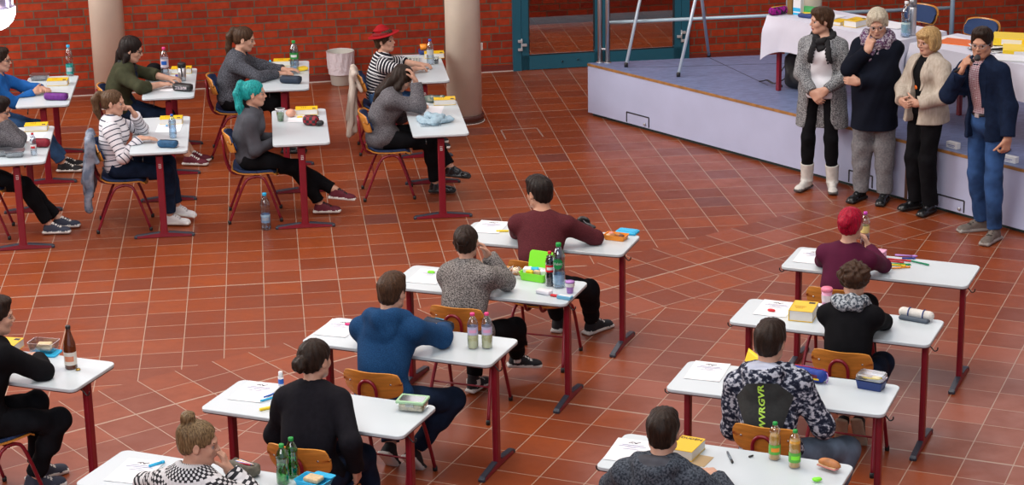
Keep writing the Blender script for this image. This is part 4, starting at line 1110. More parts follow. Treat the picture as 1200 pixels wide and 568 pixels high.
S_TAN=mat('shoe_sole_tan',(.40,.33,.24),.7,var=.15,scale=20)
CHAIRS=[]
_ch0=None
def chair_at(desk,x,y,rot,label,seatface=None):
    global _ch0
    if _ch0 is None: _ch0=make_chair(); o=_ch0
    else: o=copy_tree(_ch0)
    X,Y,_=dl(desk,x,y,0) if isinstance(desk,str) else (x,y,0)
    o.location=(X,Y,0); o.rotation_euler=(0,0,(DESKS[desk][2] if isinstance(desk,str) else 0)+rad(rot)); tag(o,label,'chair','school chairs with plywood backs'); CHAIRS.append(o); return o
def seated(desk,ox,oy,label,S,chair=None,crot=0):
    """coordinates in S are desk coordinates; (ox,oy) is the floor point below the pelvis"""
    o=V3((ox,oy,0)); S=dict(S)
    for k in('hip','neck'): S[k]=V3(S[k])-o
    S['off']=o
    for k in('armL','armR','legL','legR'):
        if k in S: q=dict(S[k]); q['to']=V3(q['to'])-o; S[k]=q; q.update(el=V3(q['el'])-o if 'el' in q else None)
    X,Y,_=dl(desk,ox,oy,0)
    S['hip']=S['hip']+V3((0,0,.008)); chy=float(S['hip'][1])+.035
    S['solids']=[rbx(V3((0,0,TH-.0125))-o,(TL/2+.001,TW/2+.003,.0165),.002,op='sub',k=0),rbx(V3((S['hip'][0],chy,.4225)),(.206,.208,.0290),.004,np.array(Matrix.Rotation(rad(crot),3,'Z')),op='sub',k=0)]
    r=person(label,(X,Y),DESKS[desk][2],S,'students seated at the desks')
    if chair: chair_at(desk,ox+float(S['hip'][0]),oy+chy,crot,chair)
    return r
UP=(0,-.3,1)
def hood(J,drop=.03,r=.055,wide=.112,mi=0):
    """gathered hood lying on the upper back"""
    n,uc,fc,r_,s=J['neck'],J['uc'],J['fc'],J['r'],J['s']; P=[]
    pts=[n+r_*.085+fc*.055-uc*.02,n+r_*wide-fc*.02-uc*.005,n+r_*.07-fc*.095-uc*.02,n-fc*.12-uc*drop*1.4,n-r_*.07-fc*.095-uc*.02,n-r_*wide-fc*.02-uc*.005,n-r_*.085+fc*.055-uc*.02]
    rr=[.028,.036,r*.85,r,r*.85,.036,.028]
    for i in range(6): P.append(cone(pts[i],pts[i+1],rr[i],rr[i+1],k=.03,mi=mi))
    P.append(ell(n-fc*.105-uc*(drop+.06),(.10,.035,.075),J['Rc'],k=.04,mi=mi))
    return P
def collar(J,r=.016,h=.01,mi=0,rx=.060,ry=.062,up=.0):
    c=J['neck']+J['uc']*(.012+up)+J['fc']*.018
    return ring_prims(c,J['Rc'],rx,ry,r,14,.012,mi=mi,zf=lambda a:-.028*max(0,sin(a))+.012*max(0,-sin(a)))
def lie(ph=0):
    return None
shoes_conv_w=dict(m=[S_CANW,S_WHITE,mat('lace_grey',(.35,.35,.38),.8)]); 
# ---- A1 maroon sweater
seated('A1',.10,-.42,'dark-haired man in a maroon sweater seen from behind, face turned left',dict(male=True,s=.99,armk=.90,hip=(.10,-.42,.535),neck=(.045,-.20,.985),head=(58,10,0),bend=(0,-.05,0),syaw=8,
 armR=dict(to=(.23,.12,.792),el=(.36,-.10,.80),pole=(1,-.55,-.9),hd=(-.8,.6,0),hn=(0,0,-1)),armL=dict(to=(-.01,.09,.792),el=(-.20,-.08,.80),pole=(-1,-.5,-.9),hd=(.7,.7,0)),
 legR=dict(to=(.27,.20,.085),toe=(.5,1,0),pole=(.9,.6,1)),legL=dict(to=(.02,.18,.085),toe=(-.1,1,0),pole=(-.1,1,1)),
 hair=('short',H_BLACKB),hairv=.004,trousers=dict(m=C_BLKDEN),shoes=dict(m=[S_BLKC,S_WHITE,S_WHITE]),skin=SKIN2,
 tops=[dict(name='sweater',m=C_MAROON,t=.014,nr=-.002,extra=lambda J:collar(J,.008))]),'school chair under the man in the maroon sweater')
# ---- A2 grey knit
seated('A2',-.01,-.36,'woman with a dark bun in a flecked grey sweater, chin on hand',dict(s=.95,hip=(-.01,-.36,.52),neck=(-.03,-.28,.965),head=(10,6,-4),bend=(0,-.05,0),syaw=-12,
 armR=dict(to=(.065,-.15,1.005),pole=(.6,-.2,-1),hd=(-.45,-.25,1),hn=(-.6,-.6,-.3),curl=(35,45,30)),armL=dict(to=(-.02,-.09,.792),pole=(-1,-.8,-.3),hd=(.8,.5,0)),
 legR=dict(to=(.10,.27,.16),toe=(.9,.55,-.1),pole=(.7,.3,1)),legL=dict(to=(-.09,-.05,.085),toe=(.2,1,0),pole=(0,1,.8)),
 hair=('bun',H_DBROWN),hairv=.0,trousers=dict(m=C_BLK),shoes=dict(m=[S_BLKC,S_WHITE,S_WHITE],hightop=.05,extra=lambda A,R,s:[rbx(A+R@np.array([.042,-.005,-.01]),(.004,.016,.016),.002,R,mi=1,paint=.003),rbx(A+R@np.array([-.042,-.005,-.01]),(.004,.016,.016),.002,R,mi=1,paint=.003)]),
 tops=[dict(name='sweater',m=C_KNITG,t=.026,ts=.024,loose=1,fold=.006,extra=lambda J:collar(J,.013)+[ell(J['hip']+np.array([0,-.02,.02]),(.18,.135,.12),J['Rp'],k=.05)])]),'school chair under the woman in the flecked grey sweater')
# ---- A3 blue hoodie
seated('A3',.02,-.42,'young man in a plain blue hoodie seen from behind',dict(male=True,s=.97,armk=.90,hip=(.02,-.42,.53),neck=(-.02,-.24,.98),head=(-6,8,0),bend=(0,-.06,0),
 armR=dict(to=(.16,.15,.792),el=(.28,-.06,.80),pole=(1,-.5,-.6),hd=(-1,.3,0)),armL=dict(to=(-.15,.15,.792),el=(-.27,-.08,.80),pole=(-1,-.6,-.6),hd=(.4,1,0)),
 legR=dict(to=(.10,-.20,.12),toe=(.1,.7,-.75),fup=(0,.8,.6),pole=(.9,1,.4)),legL=dict(to=(-.06,-.20,.12),toe=(0,.7,-.75),fup=(0,.8,.6),pole=(-.2,1,.4)),
 hair=('short',H_BROWN),hairv=.003,trousers=dict(m=C_NAVYDEN),shoes=dict(m=[S_BLKC,S_WHITE,S_WHITE]),
 tops=[dict(name='hoodie',m=C_BLUEH,t=.028,ts=.024,fold=.007,extra=lambda J:hood(J,.03,.05))]),'school chair under the young man in the blue hoodie')
# ---- A4 black blazer
seated('A4',.16,-.40,'woman in a black blazer with a low brown bun seen from behind',dict(s=.98,hip=(.16,-.40,.52),neck=(.11,-.27,.985),head=(-14,4,0),bend=(0,-.05,0),syaw=6,
 armR=dict(to=(.375,-.30,.56),pole=(.6,-.9,0),hd=(-.1,.3,-1),hn=(-1,0,0),curl=(20,25,20)),armL=dict(to=(.0,-.13,.80),clear=0,el=(-.15,-.37,.73),pole=(-1,-.6,-.8),hd=(.6,.7,0)),
 legR=dict(to=(.28,.10,.085),toe=(.1,1,0)),legL=dict(to=(.02,.12,.085),toe=(-.1,1,0)),
 hair=('lowbun',H_DBROWN),hairx=lambda J:[],trousers=dict(m=C_NAVYDEN),shoes=dict(m=[S_BLKL,S_SOLEB,S_BLKL]),
 tops=[dict(name='shirt',m=C_GREYT,t=.012,sleeve=0),dict(name='blazer',m=C_BLAZER,t=.024,ts=.020,fold=.005,sleeve=.97,extra=lambda J:collar(J,.015,rx=.064,ry=.064))]),'school chair under the woman in the black blazer')
# ---- A5 nordic sweater
def nordic():
    m=bpy.data.materials.new('knit_nordic_black_white'); nt,bs=nodes_of(m)
    tc=N(nt,'ShaderNodeTexCoord'); sp=N(nt,'ShaderNodeSeparateXYZ'); lk(nt,tc.outputs['Object'],sp.inputs[0])
    sx_=mth(nt,'SUBTRACT',sp.outputs[0],.02); sy_=mth(nt,'SUBTRACT',sp.outputs[1],.09)
    th=mth(nt,'ARCTAN2',sy_,sx_)
    r2=mth(nt,'SQRT',mth(nt,'ADD',mth(nt,'MULTIPLY',sx_,sx_),mth(nt,'MULTIPLY',sy_,sy_)))
    rr=mth(nt,'SUBTRACT',mth(nt,'MULTIPLY',r2,.8),sp.outputs[2])
    a=mth(nt,'SINE',mth(nt,'MULTIPLY',th,26)); b=mth(nt,'SINE',mth(nt,'MULTIPLY',rr,150))
    g=mth(nt,'GREATER_THAN',mth(nt,'MULTIPLY',a,b),.12)
    c=mth(nt,'SINE',mth(nt,'MULTIPLY',rr,50)); g2=mth(nt,'GREATER_THAN',c,.72)
    v=mth(nt,'MAXIMUM',g,mth(nt,'MULTIPLY',g2,.9))
    neckb=mth(nt,'LESS_THAN',rr,-.925); 
    mx=N(nt,'ShaderNodeMix',data_type='RGBA'); mx.inputs[6].default_value=(.012,.013,.018,1); mx.inputs[7].default_value=(.62,.62,.64,1); lk(nt,v,mx.inputs[0]); 
    lk(nt,mx.outputs[2],bs.inputs['Base Color']); bs.inputs['Roughness'].default_value=.9
    return m
C_NORD=nordic()
seated('A5',.12,-.42,'woman with a blond top knot in a black and white patterned knit sweater',dict(s=.97,hip=(.15,-.42,.52),neck=(.14,-.33,.975),head=(-62,8,0),bend=(0,-.05,0),syaw=-8,
 armR=dict(to=(.262,-.18,.935),pole=(.8,.0,-1),hd=(-.30,-.15,1),hn=(-.9,-.4,0),curl=(20,30,20)),armL=dict(to=(-.03,-.06,.792),pole=(-1,-.6,-.6),hd=(.6,.7,0)),
 legR=dict(to=(.2,.0,.085)),legL=dict(to=(.0,.0,.085)),
 hair=('topbun',H_BLOND),trousers=dict(m=C_BLKDEN),shoes=dict(m=[S_BLKC,S_WHITE,S_WHITE]),
 tops=[dict(name='sweater',m=C_NORD,t=.024,ts=.022,nr=.012,nd=.01,fold=.004,extra=lambda J:[])]),'school chair under the woman in the patterned knit sweater')
# ---- A0 left edge
seated('A0',.06,-.30,'person in black jumper and jeans at the left edge by the brown bottle',dict(male=True,s=.97,hip=(.06,-.32,.53),neck=(.08,-.22,.99),head=(-50,6,0),syaw=-30,hyaw=-28,bend=(0,-.05,0),
 armR=dict(to=(.20,.06,.792),el=(.34,-.13,.80),pole=(1,-.6,-.6),hd=(-.9,.4,0)),armL=dict(to=(-.05,.05,.792),pole=(-1,-.6,-.6),hd=(.6,.7,0)),
 legR=dict(to=(.20,-.10,.085),toe=(.6,.8,0),pole=(.7,.6,1)),legL=dict(to=(.12,.06,.085),toe=(.5,.8,0),pole=(.3,.8,1)),
 hair=('short',H_DBROWN),trousers=dict(m=C_BLKDEN,fold=.006),shoes=dict(m=[S_NAVY,S_WHITE,S_WHITE]),
 tops=[dict(name='jumper',m=C_BLK,t=.02,ts=.020,extra=lambda J:collar(J,.012))]),'school chair at the left edge under the person in the black jumper',-20)
# ---- B1
seated('B1',-.16,-.44,'person with a crimson bun in a berry red top seen from behind',dict(s=.96,hip=(-.16,-.44,.525),neck=(-.14,-.34,.975),head=(-8,0,0),bend=(0,-.04,0),
 armR=dict(to=(-.09,.03,.86),el=(.03,-.17,.80),pole=(.6,-.5,-1),hd=(-.5,.4,.9),hn=(-.9,-.2,0),curl=(50,50,30)),armL=dict(to=(-.26,.06,.792),pole=(-.5,-.6,-.8),hd=(.4,.9,0)),
 legR=dict(to=(-.06,.0,.085)),legL=dict(to=(-.26,.0,.085)),hair=('bun',H_RED),hairv=.0,trousers=dict(m=C_BLKDEN),shoes=dict(m=[S_BLKC,S_WHITE,S_WHITE]),
 tops=[dict(name='top',m=C_BERRY,t=.012,ts=.010,nr=.008,fold=.004)]),'school chair under the person with the crimson bun')
# ---- B2
def scarf(J,m,e,r=.034,rx=.088,ry=.092,up=.015,wob=.35,name='scarf',drop=-.02,seed=4,noise=.006):
    P=ring_prims(J['neck']+J['uc']*up+J['fc']*.014,J['Rc'],rx,ry,r,14,.02,wob,seed,zf=lambda a:drop*max(0,sin(a)))
    P+=ring_prims(J['neck']+J['uc']*(up-.03)+J['fc']*.014,J['Rc'],rx*1.08,ry*1.08,r*.9,14,.02,wob,seed+1,zf=lambda a:drop*1.6*max(0,sin(a)))
    return obj(name,sdf_mesh(P,h=.007,noise=folds(noise,55,seed),name=name),m,e)
seated('B2',.17,-.40,'person with curly brown hair, black jumper and flecked grey scarf seen from behind',dict(s=.92,hip=(.17,-.38,.52),neck=(.145,-.24,.955),head=(-6,14,0),bend=(0,-.04,0),
 armR=dict(to=(.16,.12,.792),el=(.31,-.06,.80),pole=(.5,-.5,-.8),hd=(-.7,.6,0)),armL=dict(to=(.02,-.12,.792),pole=(.15,-1,-.6),hd=(-.2,1,0)),
 legR=dict(to=(.19,-.10,.16),toe=(.1,.35,-.9),fup=(0,.9,.35),pole=(.2,1,.3)),legL=dict(to=(.10,-.14,.16),toe=(-.1,.35,-.9),fup=(0,.9,.35),pole=(-.1,1,.3)),
 hair=('curly',H_WBROWN),trousers=dict(m=C_NAVYDEN),shoes=dict(m=[S_BLKC,S_TAN,S_BLKC]),parts=[lambda e,J:scarf(J,C_SCARFG,e)],
 tops=[dict(name='jumper',m=C_BLK,t=.018,ts=.018)]),'school chair under the person with the flecked grey scarf')
# ---- B3 patterned hoodie
C_CAMO=speckle('hoodie_cloud_print',(.010,.013,.028),(.46,.48,.55),38,.44,.60,c=(.07,.08,.12),aniso=(1,1,1.3),bump=.1); C_PANEL=mat('hoodie_panel_dark',(.020,.022,.022),.85,var=.2,scale=60); C_HOODIN=mat('hood_lining_pale',(.40,.44,.55),.85,var=.1,scale=15)
def camo_panel(J):
    """dark back panel as its own skin just over the back of the hoodie"""
    return []
def wvr(e,J):
    P,post,go=J['hoodie']
    Rc=J['Rc']; c0=J['neck']-J['uc']*.14
    def surf(x,z,off):
        # march from behind toward the body
        o=c0+Rc[:,0]*x+Rc[:,2]*z-Rc[:,1]*.45; t=0
        for _ in range(60):
            p=o+Rc[:,1]*t
            d=float(sdf_eval(P,np.float64(p[0]),np.float64(p[1]),np.float64(p[2])))
            if d<.0008: break
            t+=max(d*.8,.0005)
        return o+Rc[:,1]*(t-off)
    # panel outline: wide below the hood, narrowing to the waist
    m_=MB(); nu,nv=22,26; pts={}
    def hw(v): 
        z=.075-.33*v
        return .135-.05*abs(v-.25) if v>.25 else .10+.14*v
    def f(u,v):
        z=.060-.30*v; w=(.085+.34*v) if v<.22 else .160-.10*(v-.22)
        return surf((u*2-1)*w,z,.011)
    m_.sheet(f,nu,nv); m_.build('back_panel',C_PANEL,e)
    tc=bpy.data.curves.new('t','FONT'); tc.body='WVRGVR'; tc.size=.052; tc.align_x='CENTER'; tc.align_y='CENTER'; tc.space_character=1.02; tc.offset=.0016; tc.shear=.15; tc.resolution_u=2
    to=bpy.data.objects.new('t',tc); COL.objects.link(to); dg=bpy.context.evaluated_depsgraph_get(); me=bpy.data.meshes.new_from_object(to.evaluated_get(dg)); bpy.data.objects.remove(to)
    bm=bmesh.new(); bm.from_mesh(me); bmesh.ops.triangulate(bm,faces=bm.faces); bmesh.ops.subdivide_edges(bm,edges=[q for q in bm.edges if q.calc_length()>.02],cuts=2); 
    for v in bm.verts:
        x,y=v.co.x,v.co.y     # text runs upwards along the spine
        v.co=Vector(surf(-y*.9+.0,x*1.12-.075,.0145))
    bm.to_mesh(me); bm.free(); obj('lettering',me,mat('print_neon_green',(.45,.75,.08),.6),e)
seated('B3',.05,-.46,'young man in a cloud-print hoodie with a dark back panel and green letters',dict(male=True,s=.99,hip=(.06,-.46,.53),neck=(.00,-.36,.985),head=(-4,8,0),bend=(0,-.05,0),
 armR=dict(to=(.18,-.17,.80),clear=0,el=(.33,-.45,.72),pole=(.7,-.6,-.8),hd=(-.5,.8,0)),armL=dict(to=(-.12,-.20,.80),clear=0,el=(-.24,-.56,.72),pole=(-.8,-.7,-.8),hd=(.4,.9,0)),
 legR=dict(to=(.30,-.16,.085),toe=(.3,1,0),pole=(.8,.8,.6)),legL=dict(to=(-.02,.1,.085),toe=(0,1,0)),
 hair=('short',H_DBROWN),hairv=.006,trousers=dict(m=C_LDEN),shoes=dict(m=[S_BLKC,S_WHITE,S_WHITE]),
 tops=[dict(name='hoodie',m=[C_CAMO,C_HOODIN],t=.026,ts=.024,fold=.006,nr=.006,extra=lambda J:hood(J,.035,.045)+[ell(J['neck']-J['fc']*.085+J['uc']*.012,(.085,.045,.022),J['Rc'],k=.01,mi=1,paint=.010)])],parts=[wvr]),'school chair under the young man in the cloud-print hoodie')
# ---- B4
seated('B4',-.16,-.60,'dark-haired young man in a dark heather hoodie at the bottom of the picture',dict(male=True,s=.97,hip=(-.16,-.60,.53),neck=(-.17,-.52,.955),head=(8,8,0),bend=(0,-.05,0),
 armR=dict(to=(.02,-.24,.792),pole=(1,-.6,-.6),hd=(-.6,.7,0)),armL=dict(to=(-.32,-.2,.792),pole=(-1,-.6,-.6),hd=(.4,.9,0)),
 legR=dict(to=(.0,-.2,.085)),legL=dict(to=(-.3,-.2,.085)),hair=('short',H_DBROWN),hairv=.003,trousers=dict(m=C_BLKDEN),shoes=dict(m=[S_BLKC,S_WHITE,S_WHITE]),
 tops=[dict(name='hoodie',m=[C_HEATHD,C_CHAR],t=.024,ts=.022,extra=lambda J:hood(J,.035,.04,mi=0)+[ell(J['neck']-J['fc']*.09+J['uc']*.006,(.07,.05,.03),J['Rc'],k=.02,mi=1,paint=.006)])]),'school chair under the young man in the dark heather hoodie')
# ================ left rows (they face the stage)
seated('M2',.14,-.36,'girl with a brown ponytail in a white striped sweater resting her chin on her hand',dict(s=.94,hip=(.14,-.36,.52),neck=(.13,-.40,.935),head=(-8,4,0),bend=(0,-.03,0),syaw=0,
 armR=dict(to=(.28,-.16,.792),pole=(.6,-.4,-1),hd=(.1,1,0),curl=(10,15,15)),armL=dict(to=(.10,-.20,.955),pole=(-.4,.4,-1),hd=(.1,-.5,1),hn=(.2,-.8,-.3),curl=(50,60,40)),
 legR=dict(to=(.22,.04,.085),toe=(.25,1,0),pole=(.1,1,.8)),legL=dict(to=(.10,.10,.13),toe=(.2,1,-.15),pole=(.0,1,.9)),
 hair=('ponytail',H_LBROWN),trousers=dict(m=C_NAVYDEN),shoes=shoes_conv_w,
 tops=[dict(name='sweater',m=C_STRW,t=.018,ts=.016,extra=lambda J:collar(J,.006),fold=.005)]),'school chair under the girl in the striped sweater, grey jacket over its back')
def pony2(J): 
    W=lambda p:J['Hc']+J['Rh']@V3(p); return []
seated('M3',.13,-.42,'student with turquoise hair and grey hoodie, legs crossed beside a plastic bottle',dict(s=.95,hip=(.13,-.44,.52),neck=(.13,-.41,.945),head=(-4,2,0),bend=(0,-.05,0),
 armR=dict(to=(.15,-.22,.665),clear=0,pole=(.5,-.35,-.8),hd=(-.2,1,-.1),curl=(35,40,30),hn=(-.5,0,-.8)),armL=dict(to=(.06,-.20,.675),clear=0,pole=(-.5,-.35,-.8),hd=(.3,1,0),curl=(35,40,30)),
 legR=dict(to=(.17,.14,.09),toe=(.1,1,0),pole=(.1,1,.8)),legL=dict(to=(.18,.28,.21),toe=(.1,1,-.12),pole=(.0,.8,1)),
 hair=('teal',H_TEAL),trousers=dict(m=C_BLK),shoes=dict(m=[S_BURG,S_WHITE,S_BLKC]),
 tops=[dict(name='hoodie',m=[C_CHAR,C_BLK],t=.018,ts=.016,low=1,extra=lambda J:collar(J,.018,mi=1,rx=.07,ry=.07))]),'school chair under the turquoise-haired student')
# M4 long dark hair, hand at forehead
seated('M4',-.27,-.44,'long-haired person in a grey cardigan leaning the forehead on one hand',dict(s=.95,hip=(-.27,-.44,.52),neck=(-.29,-.36,.945),head=(0,38,0),bend=(0,-.06,0),
 armR=dict(to=(-.22,-.15,1.03),pole=(.5,.3,-1),hd=(-.15,-.35,1),hn=(-.2,-1,-.2),curl=(20,25,20)),armL=dict(to=(-.38,-.16,.79),pole=(-.6,-.6,-.6),hd=(.3,.9,0)),
 legR=dict(to=(-.22,.0,.09),toe=(.2,1,0),pole=(.1,1,.8)),legL=dict(to=(-.17,.14,.24),toe=(.2,1,-.1),pole=(.0,.8,1)),
 hair=('long',H_DBROWN),hairv=.0,trousers=dict(m=C_BLK),shoes=dict(m=[S_BLKL,S_SOLEB,S_BLKL],s=1.0),
 tops=[dict(name='cardigan',m=C_KNITM,t=.026,ts=.026,loose=1,fold=.006,extra=lambda J:collar(J,.015)+[ell(J['hip']+np.array([0,-.02,.0]),(.18,.145,.13),J['Rp'],k=.05)])]),'school chair under the long-haired person in the grey cardigan')
# M1 left edge
seated('M1',.05,-.36,'person in glasses and grey knit at the left edge holding both hands to the face',dict(s=.95,hip=(.05,-.38,.52),neck=(.06,-.22,.94),head=(-8,14,0),bend=(0,-.05,0),
 armR=dict(to=(.10,-.13,.985),pole=(.5,.3,-1),hd=(-.2,-.35,1),hn=(-.4,-.9,0),curl=(25,30,25)),armL=dict(to=(.03,-.12,.97),pole=(-.5,.3,-1),hd=(.2,-.35,1),hn=(.4,-.9,0),curl=(25,30,25)),
 legR=dict(to=(.17,.19,.085),toe=(.1,1,0),pole=(.1,1,.8)),legL=dict(to=(.0,.26,.085),toe=(.1,1,0),pole=(0,1,.8)),
 hair=('short',H_BLACKB),hairv=.006,glasses=G_BLK,trousers=dict(m=C_BLK),shoes=dict(m=[S_NAVY,S_WHITE,S_WHITE]),
 tops=[dict(name='sweater',m=C_KNITM,t=.020,ts=.020,extra=lambda J:collar(J,.012))]),'school chair at the left edge under the person in grey knit')
# L1
seated('L1',.12,-.48,'person in a bright blue sweater and glasses at the top left',dict(s=.96,hip=(.12,-.52,.525),neck=(.14,-.44,.95),head=(-4,4,0),bend=(0,-.05,0),
 armR=dict(to=(.20,-.09,.792),pole=(.8,-.5,-.8),hd=(-.5,.8,.1),hn=(-.6,-.2,-.5),curl=(35,40,30)),armL=dict(to=(.10,-.04,.792),pole=(-.8,-.5,-.6),hd=(.6,.5,.1),hn=(.4,0,-.9),curl=(35,40,30)),
 legR=dict(to=(.18,.1,.085)),legL=dict(to=(.02,.1,.085)),hair=('short',H_DBROWN),glasses=G_BLK,trousers=dict(m=C_BLUEDEN),shoes=dict(m=[S_BLKC,S_WHITE,S_WHITE]),
 tops=[dict(name='sweater',m=C_BLUES,t=.016,ts=.018,extra=lambda J:collar(J,.012),fold=.007)]),'school chair under the person in the bright blue sweater')
# L2
seated('L2',.05,-.42,'woman with dark wavy hair, glasses and an olive cardigan looking down at her desk',dict(s=1.0,wide=1.08,hip=(.05,-.46,.53),neck=(.07,-.40,.965),head=(-6,16,0),bend=(0,-.06,0),
 armR=dict(to=(.24,-.08,.792),pole=(.8,-.5,-.8),hd=(-.15,1,0),curl=(25,35,30)),armL=dict(to=(-.02,-.02,.792),pole=(-.8,-.5,-.6),hd=(.3,1,0),curl=(25,30,25)),
 legR=dict(to=(.24,.14,.085),toe=(.3,1,0)),legL=dict(to=(.10,.16,.085),toe=(.2,1,0)),hair=('wavy',H_BLACKB),glasses=G_BLK,trousers=dict(m=C_NAVYDEN,hem=.10),shoes=dict(m=[S_BURG,S_WHITE,S_WHITE]),
 parts=[lambda e,J:scarf(J,C_BLKSC,e,r=.020,rx=.068,ry=.072,up=.012)],
 tops=[dict(name='shirt',m=C_NAVYJ,t=.012,sleeve=0),dict(name='cardigan',m=C_OLIVE,t=.022,ts=.020,sleeve=.42,fold=.006,open=lambda J:[rbx(J['cc']+J['fc']*.17-J['uc']*.06,(.055,.10,.28),.02,J['Rc'],op='sub',k=.02)])]),'school chair under the woman in the olive cardigan')
# L3
seated('L3',-.01,-.50,'woman with a long brown ponytail in a dark flecked sweater reaching across her desk',dict(s=1.0,hip=(-.02,-.52,.525),neck=(.0,-.42,.975),head=(-4,12,0),bend=(0,-.05,0),
 armR=dict(to=(.12,-.06,.792),pole=(.6,-.5,-.9),hd=(-.05,1,0),curl=(10,18,15)),armL=dict(to=(-.05,-.0,.792),pole=(-.8,-.5,-.6),hd=(.1,1,0),curl=(10,15,15)),
 legR=dict(to=(.10,.0,.085)),legL=dict(to=(-.1,.0,.085)),hair=('pony_long',H_BROWN),trousers=dict(m=C_BLK),shoes=dict(m=[S_BLKL,S_SOLEB,S_BLKL]),
 tops=[dict(name='sweater',m=C_KNITD,t=.022,ts=.022,nr=.014,nd=.012,fold=.006)]),'school chair under the woman with the long ponytail')
# L4
def hat(e,J):
    Hc,Rh,s=J['Hc'],J['Rh'],J['s']; T=Matrix([[*Rh[i],Hc[i]] for i in range(3)]+[[0,0,0,1]])
    P=[cone(Hc+Rh@V3((0,-.015,.055)),Hc+Rh@V3((0,-.020,.095)),.094,.066,k=.0,fl=Rh[:,0],ff=.92),ell(Hc+Rh@V3((0,-.020,.105)),(.070,.082,.020),Rh,k=.02),ell(Hc+Rh@V3((0,-.006,.060)),(.150,.160,.0095),Rh@eul(0,-6,5),k=.015)]
    P.append(ell(Hc+Rh@V3((0,-.012,.03)),(.085,.095,.03),Rh,op='sub',k=.01))
    h_=obj('hat',sdf_mesh(P,h=.006,name='hat'),mat('felt_red',(.30,.004,.008),.8,spec=.2),e)
    m_=MB(); R3=Matrix([list(Rh[i]) for i in range(3)]); m_.lathe([(.0985,0),(.0995,.012),(.0965,.022)],tuple(Hc+Rh@V3((0,-.015,.066))),32,R=R3,cap=False,sx=.93); m_.build('hat_band',mat('felt_red_dark',(.22,.004,.008),.8),h_)
seated('L4',.18,-.36,'person in a red hat and black and white striped top looking to the right',dict(s=.93,hip=(.18,-.42,.52),neck=(.17,-.36,.925),head=(-26,-6,0),bend=(0,-.04,0),
 armR=dict(to=(.23,-.06,.792),pole=(.6,-.5,-.9),hd=(-.2,1,0),curl=(25,35,30)),armL=dict(to=(.05,.0,.792),pole=(-.8,-.5,-.6),hd=(.4,.9,0),curl=(25,35,30)),
 legR=dict(to=(.28,.08,.085)),legL=dict(to=(.1,.08,.085)),hair=('pixie',H_BROWN),parts=[hat],trousers=dict(m=C_BLUEDEN),shoes=dict(m=[S_BLKC,S_WHITE,S_WHITE]),
 tops=[dict(name='top',m=C_STRB,t=.012,ts=.016,sleeve=.25,extra=lambda J:collar(J,.006))]),'school chair under the person in the red hat, cream cloth over its back')
# ================ the four people standing in front of the stage
def standing(x,y,rz,label,S): return person(label,(x,y),rad(rz),S,None)
def legsets(hz,dx=.1,toeL=(-.25,1,0),toeR=(.3,1,0),y=0):
    return dict(legL=dict(to=(-dx,y,.085),toe=toeL,pole=(0,1,0)),legR=dict(to=(dx,y,.085),toe=toeR,pole=(0,1,0)))
def horiz(J):
    fc=unit(J['fc']*np.array([1,1,0])); return fc,np.array([fc[1],-fc[0],0])
def opened(w0,w1,top=.05,bot=-1.0):
    """front opening of a jacket: half width w0 at the neck and w1 at the hem"""
    def f(J):
        c=J['neck']; fc,r_=horiz(J); P=[]; b=J['hip']
        z0=c[2]+top; z1=c[2]+bot; n=9
        for i in range(n):
            t=(i+.5)/n; w=w0+(w1-w0)*t; z=z0+(z1-z0)*t
            q=(c[2]-z)/(c[2]-b[2]); ax=c+(b-c)*q; p=np.array([ax[0],ax[1],z])+fc*.215
            P.append(rbx(p,(w,.18,abs(z1-z0)/n*.62),.012,frame(fc),op='sub',k=.012))
        return P
    return f
def hemcut(dz): return lambda J:[Prim('plane',n=np.array([0,0,-1.]),h=-(J['hip'][2]+dz),op='cut',k=.01)]
def lapels(name,m,w=.055,z0=-.02,z1=-.33,x0=.055,x1=.035,off=.010,th=.006):
    """a folded lapel on either side of the opening, lying on the jacket"""
    def f(e,J):
        P,post,go=J[name]; fc,r_=horiz(J)
        Q=[p for p in P if not (p.op=='sub')]
        for sx in(-1,1):
            m_=MB(); nu,nv=10,4; cache={}
            def pt(u,v,t):
                z=z0+(z1-z0)*u; xin=x0+(x1-x0)*u; ww=w*(1-abs(u-.32)/.70)**.7*(1.0 if u<.32 else 1.0); ww=max(ww,.006)
                x=sx*(xin+ww*v); q=(-z)/(J['neck'][2]-J['hip'][2]); ax=J['neck']+(J['hip']-J['neck'])*q
                o=np.array([ax[0],ax[1],J['neck'][2]+z])+r_*x+fc*.40
                key=(round(u,4),round(v,4)); 
                if key not in cache: cache[key]=march(Q,o,-fc)
                h=cache[key]; 
                if h is None: h=o-fc*.3
                return tuple(h+fc*(off+t))
            m_.sheet(lambda u,v:pt(u,v,0),nu,nv); m_.sheet(lambda u,v:pt(u,v,-.014),nu,nv)
            for (fu,n_) in ((lambda t:(t,0),nu),(lambda t:(t,1),nu),(lambda t:(0,t),nv),(lambda t:(1,t),nv)): m_.sheet(lambda t,w_:pt(*fu(t),-.014*w_),n_,1)
            m_.build('lapel',m,go)
    return f
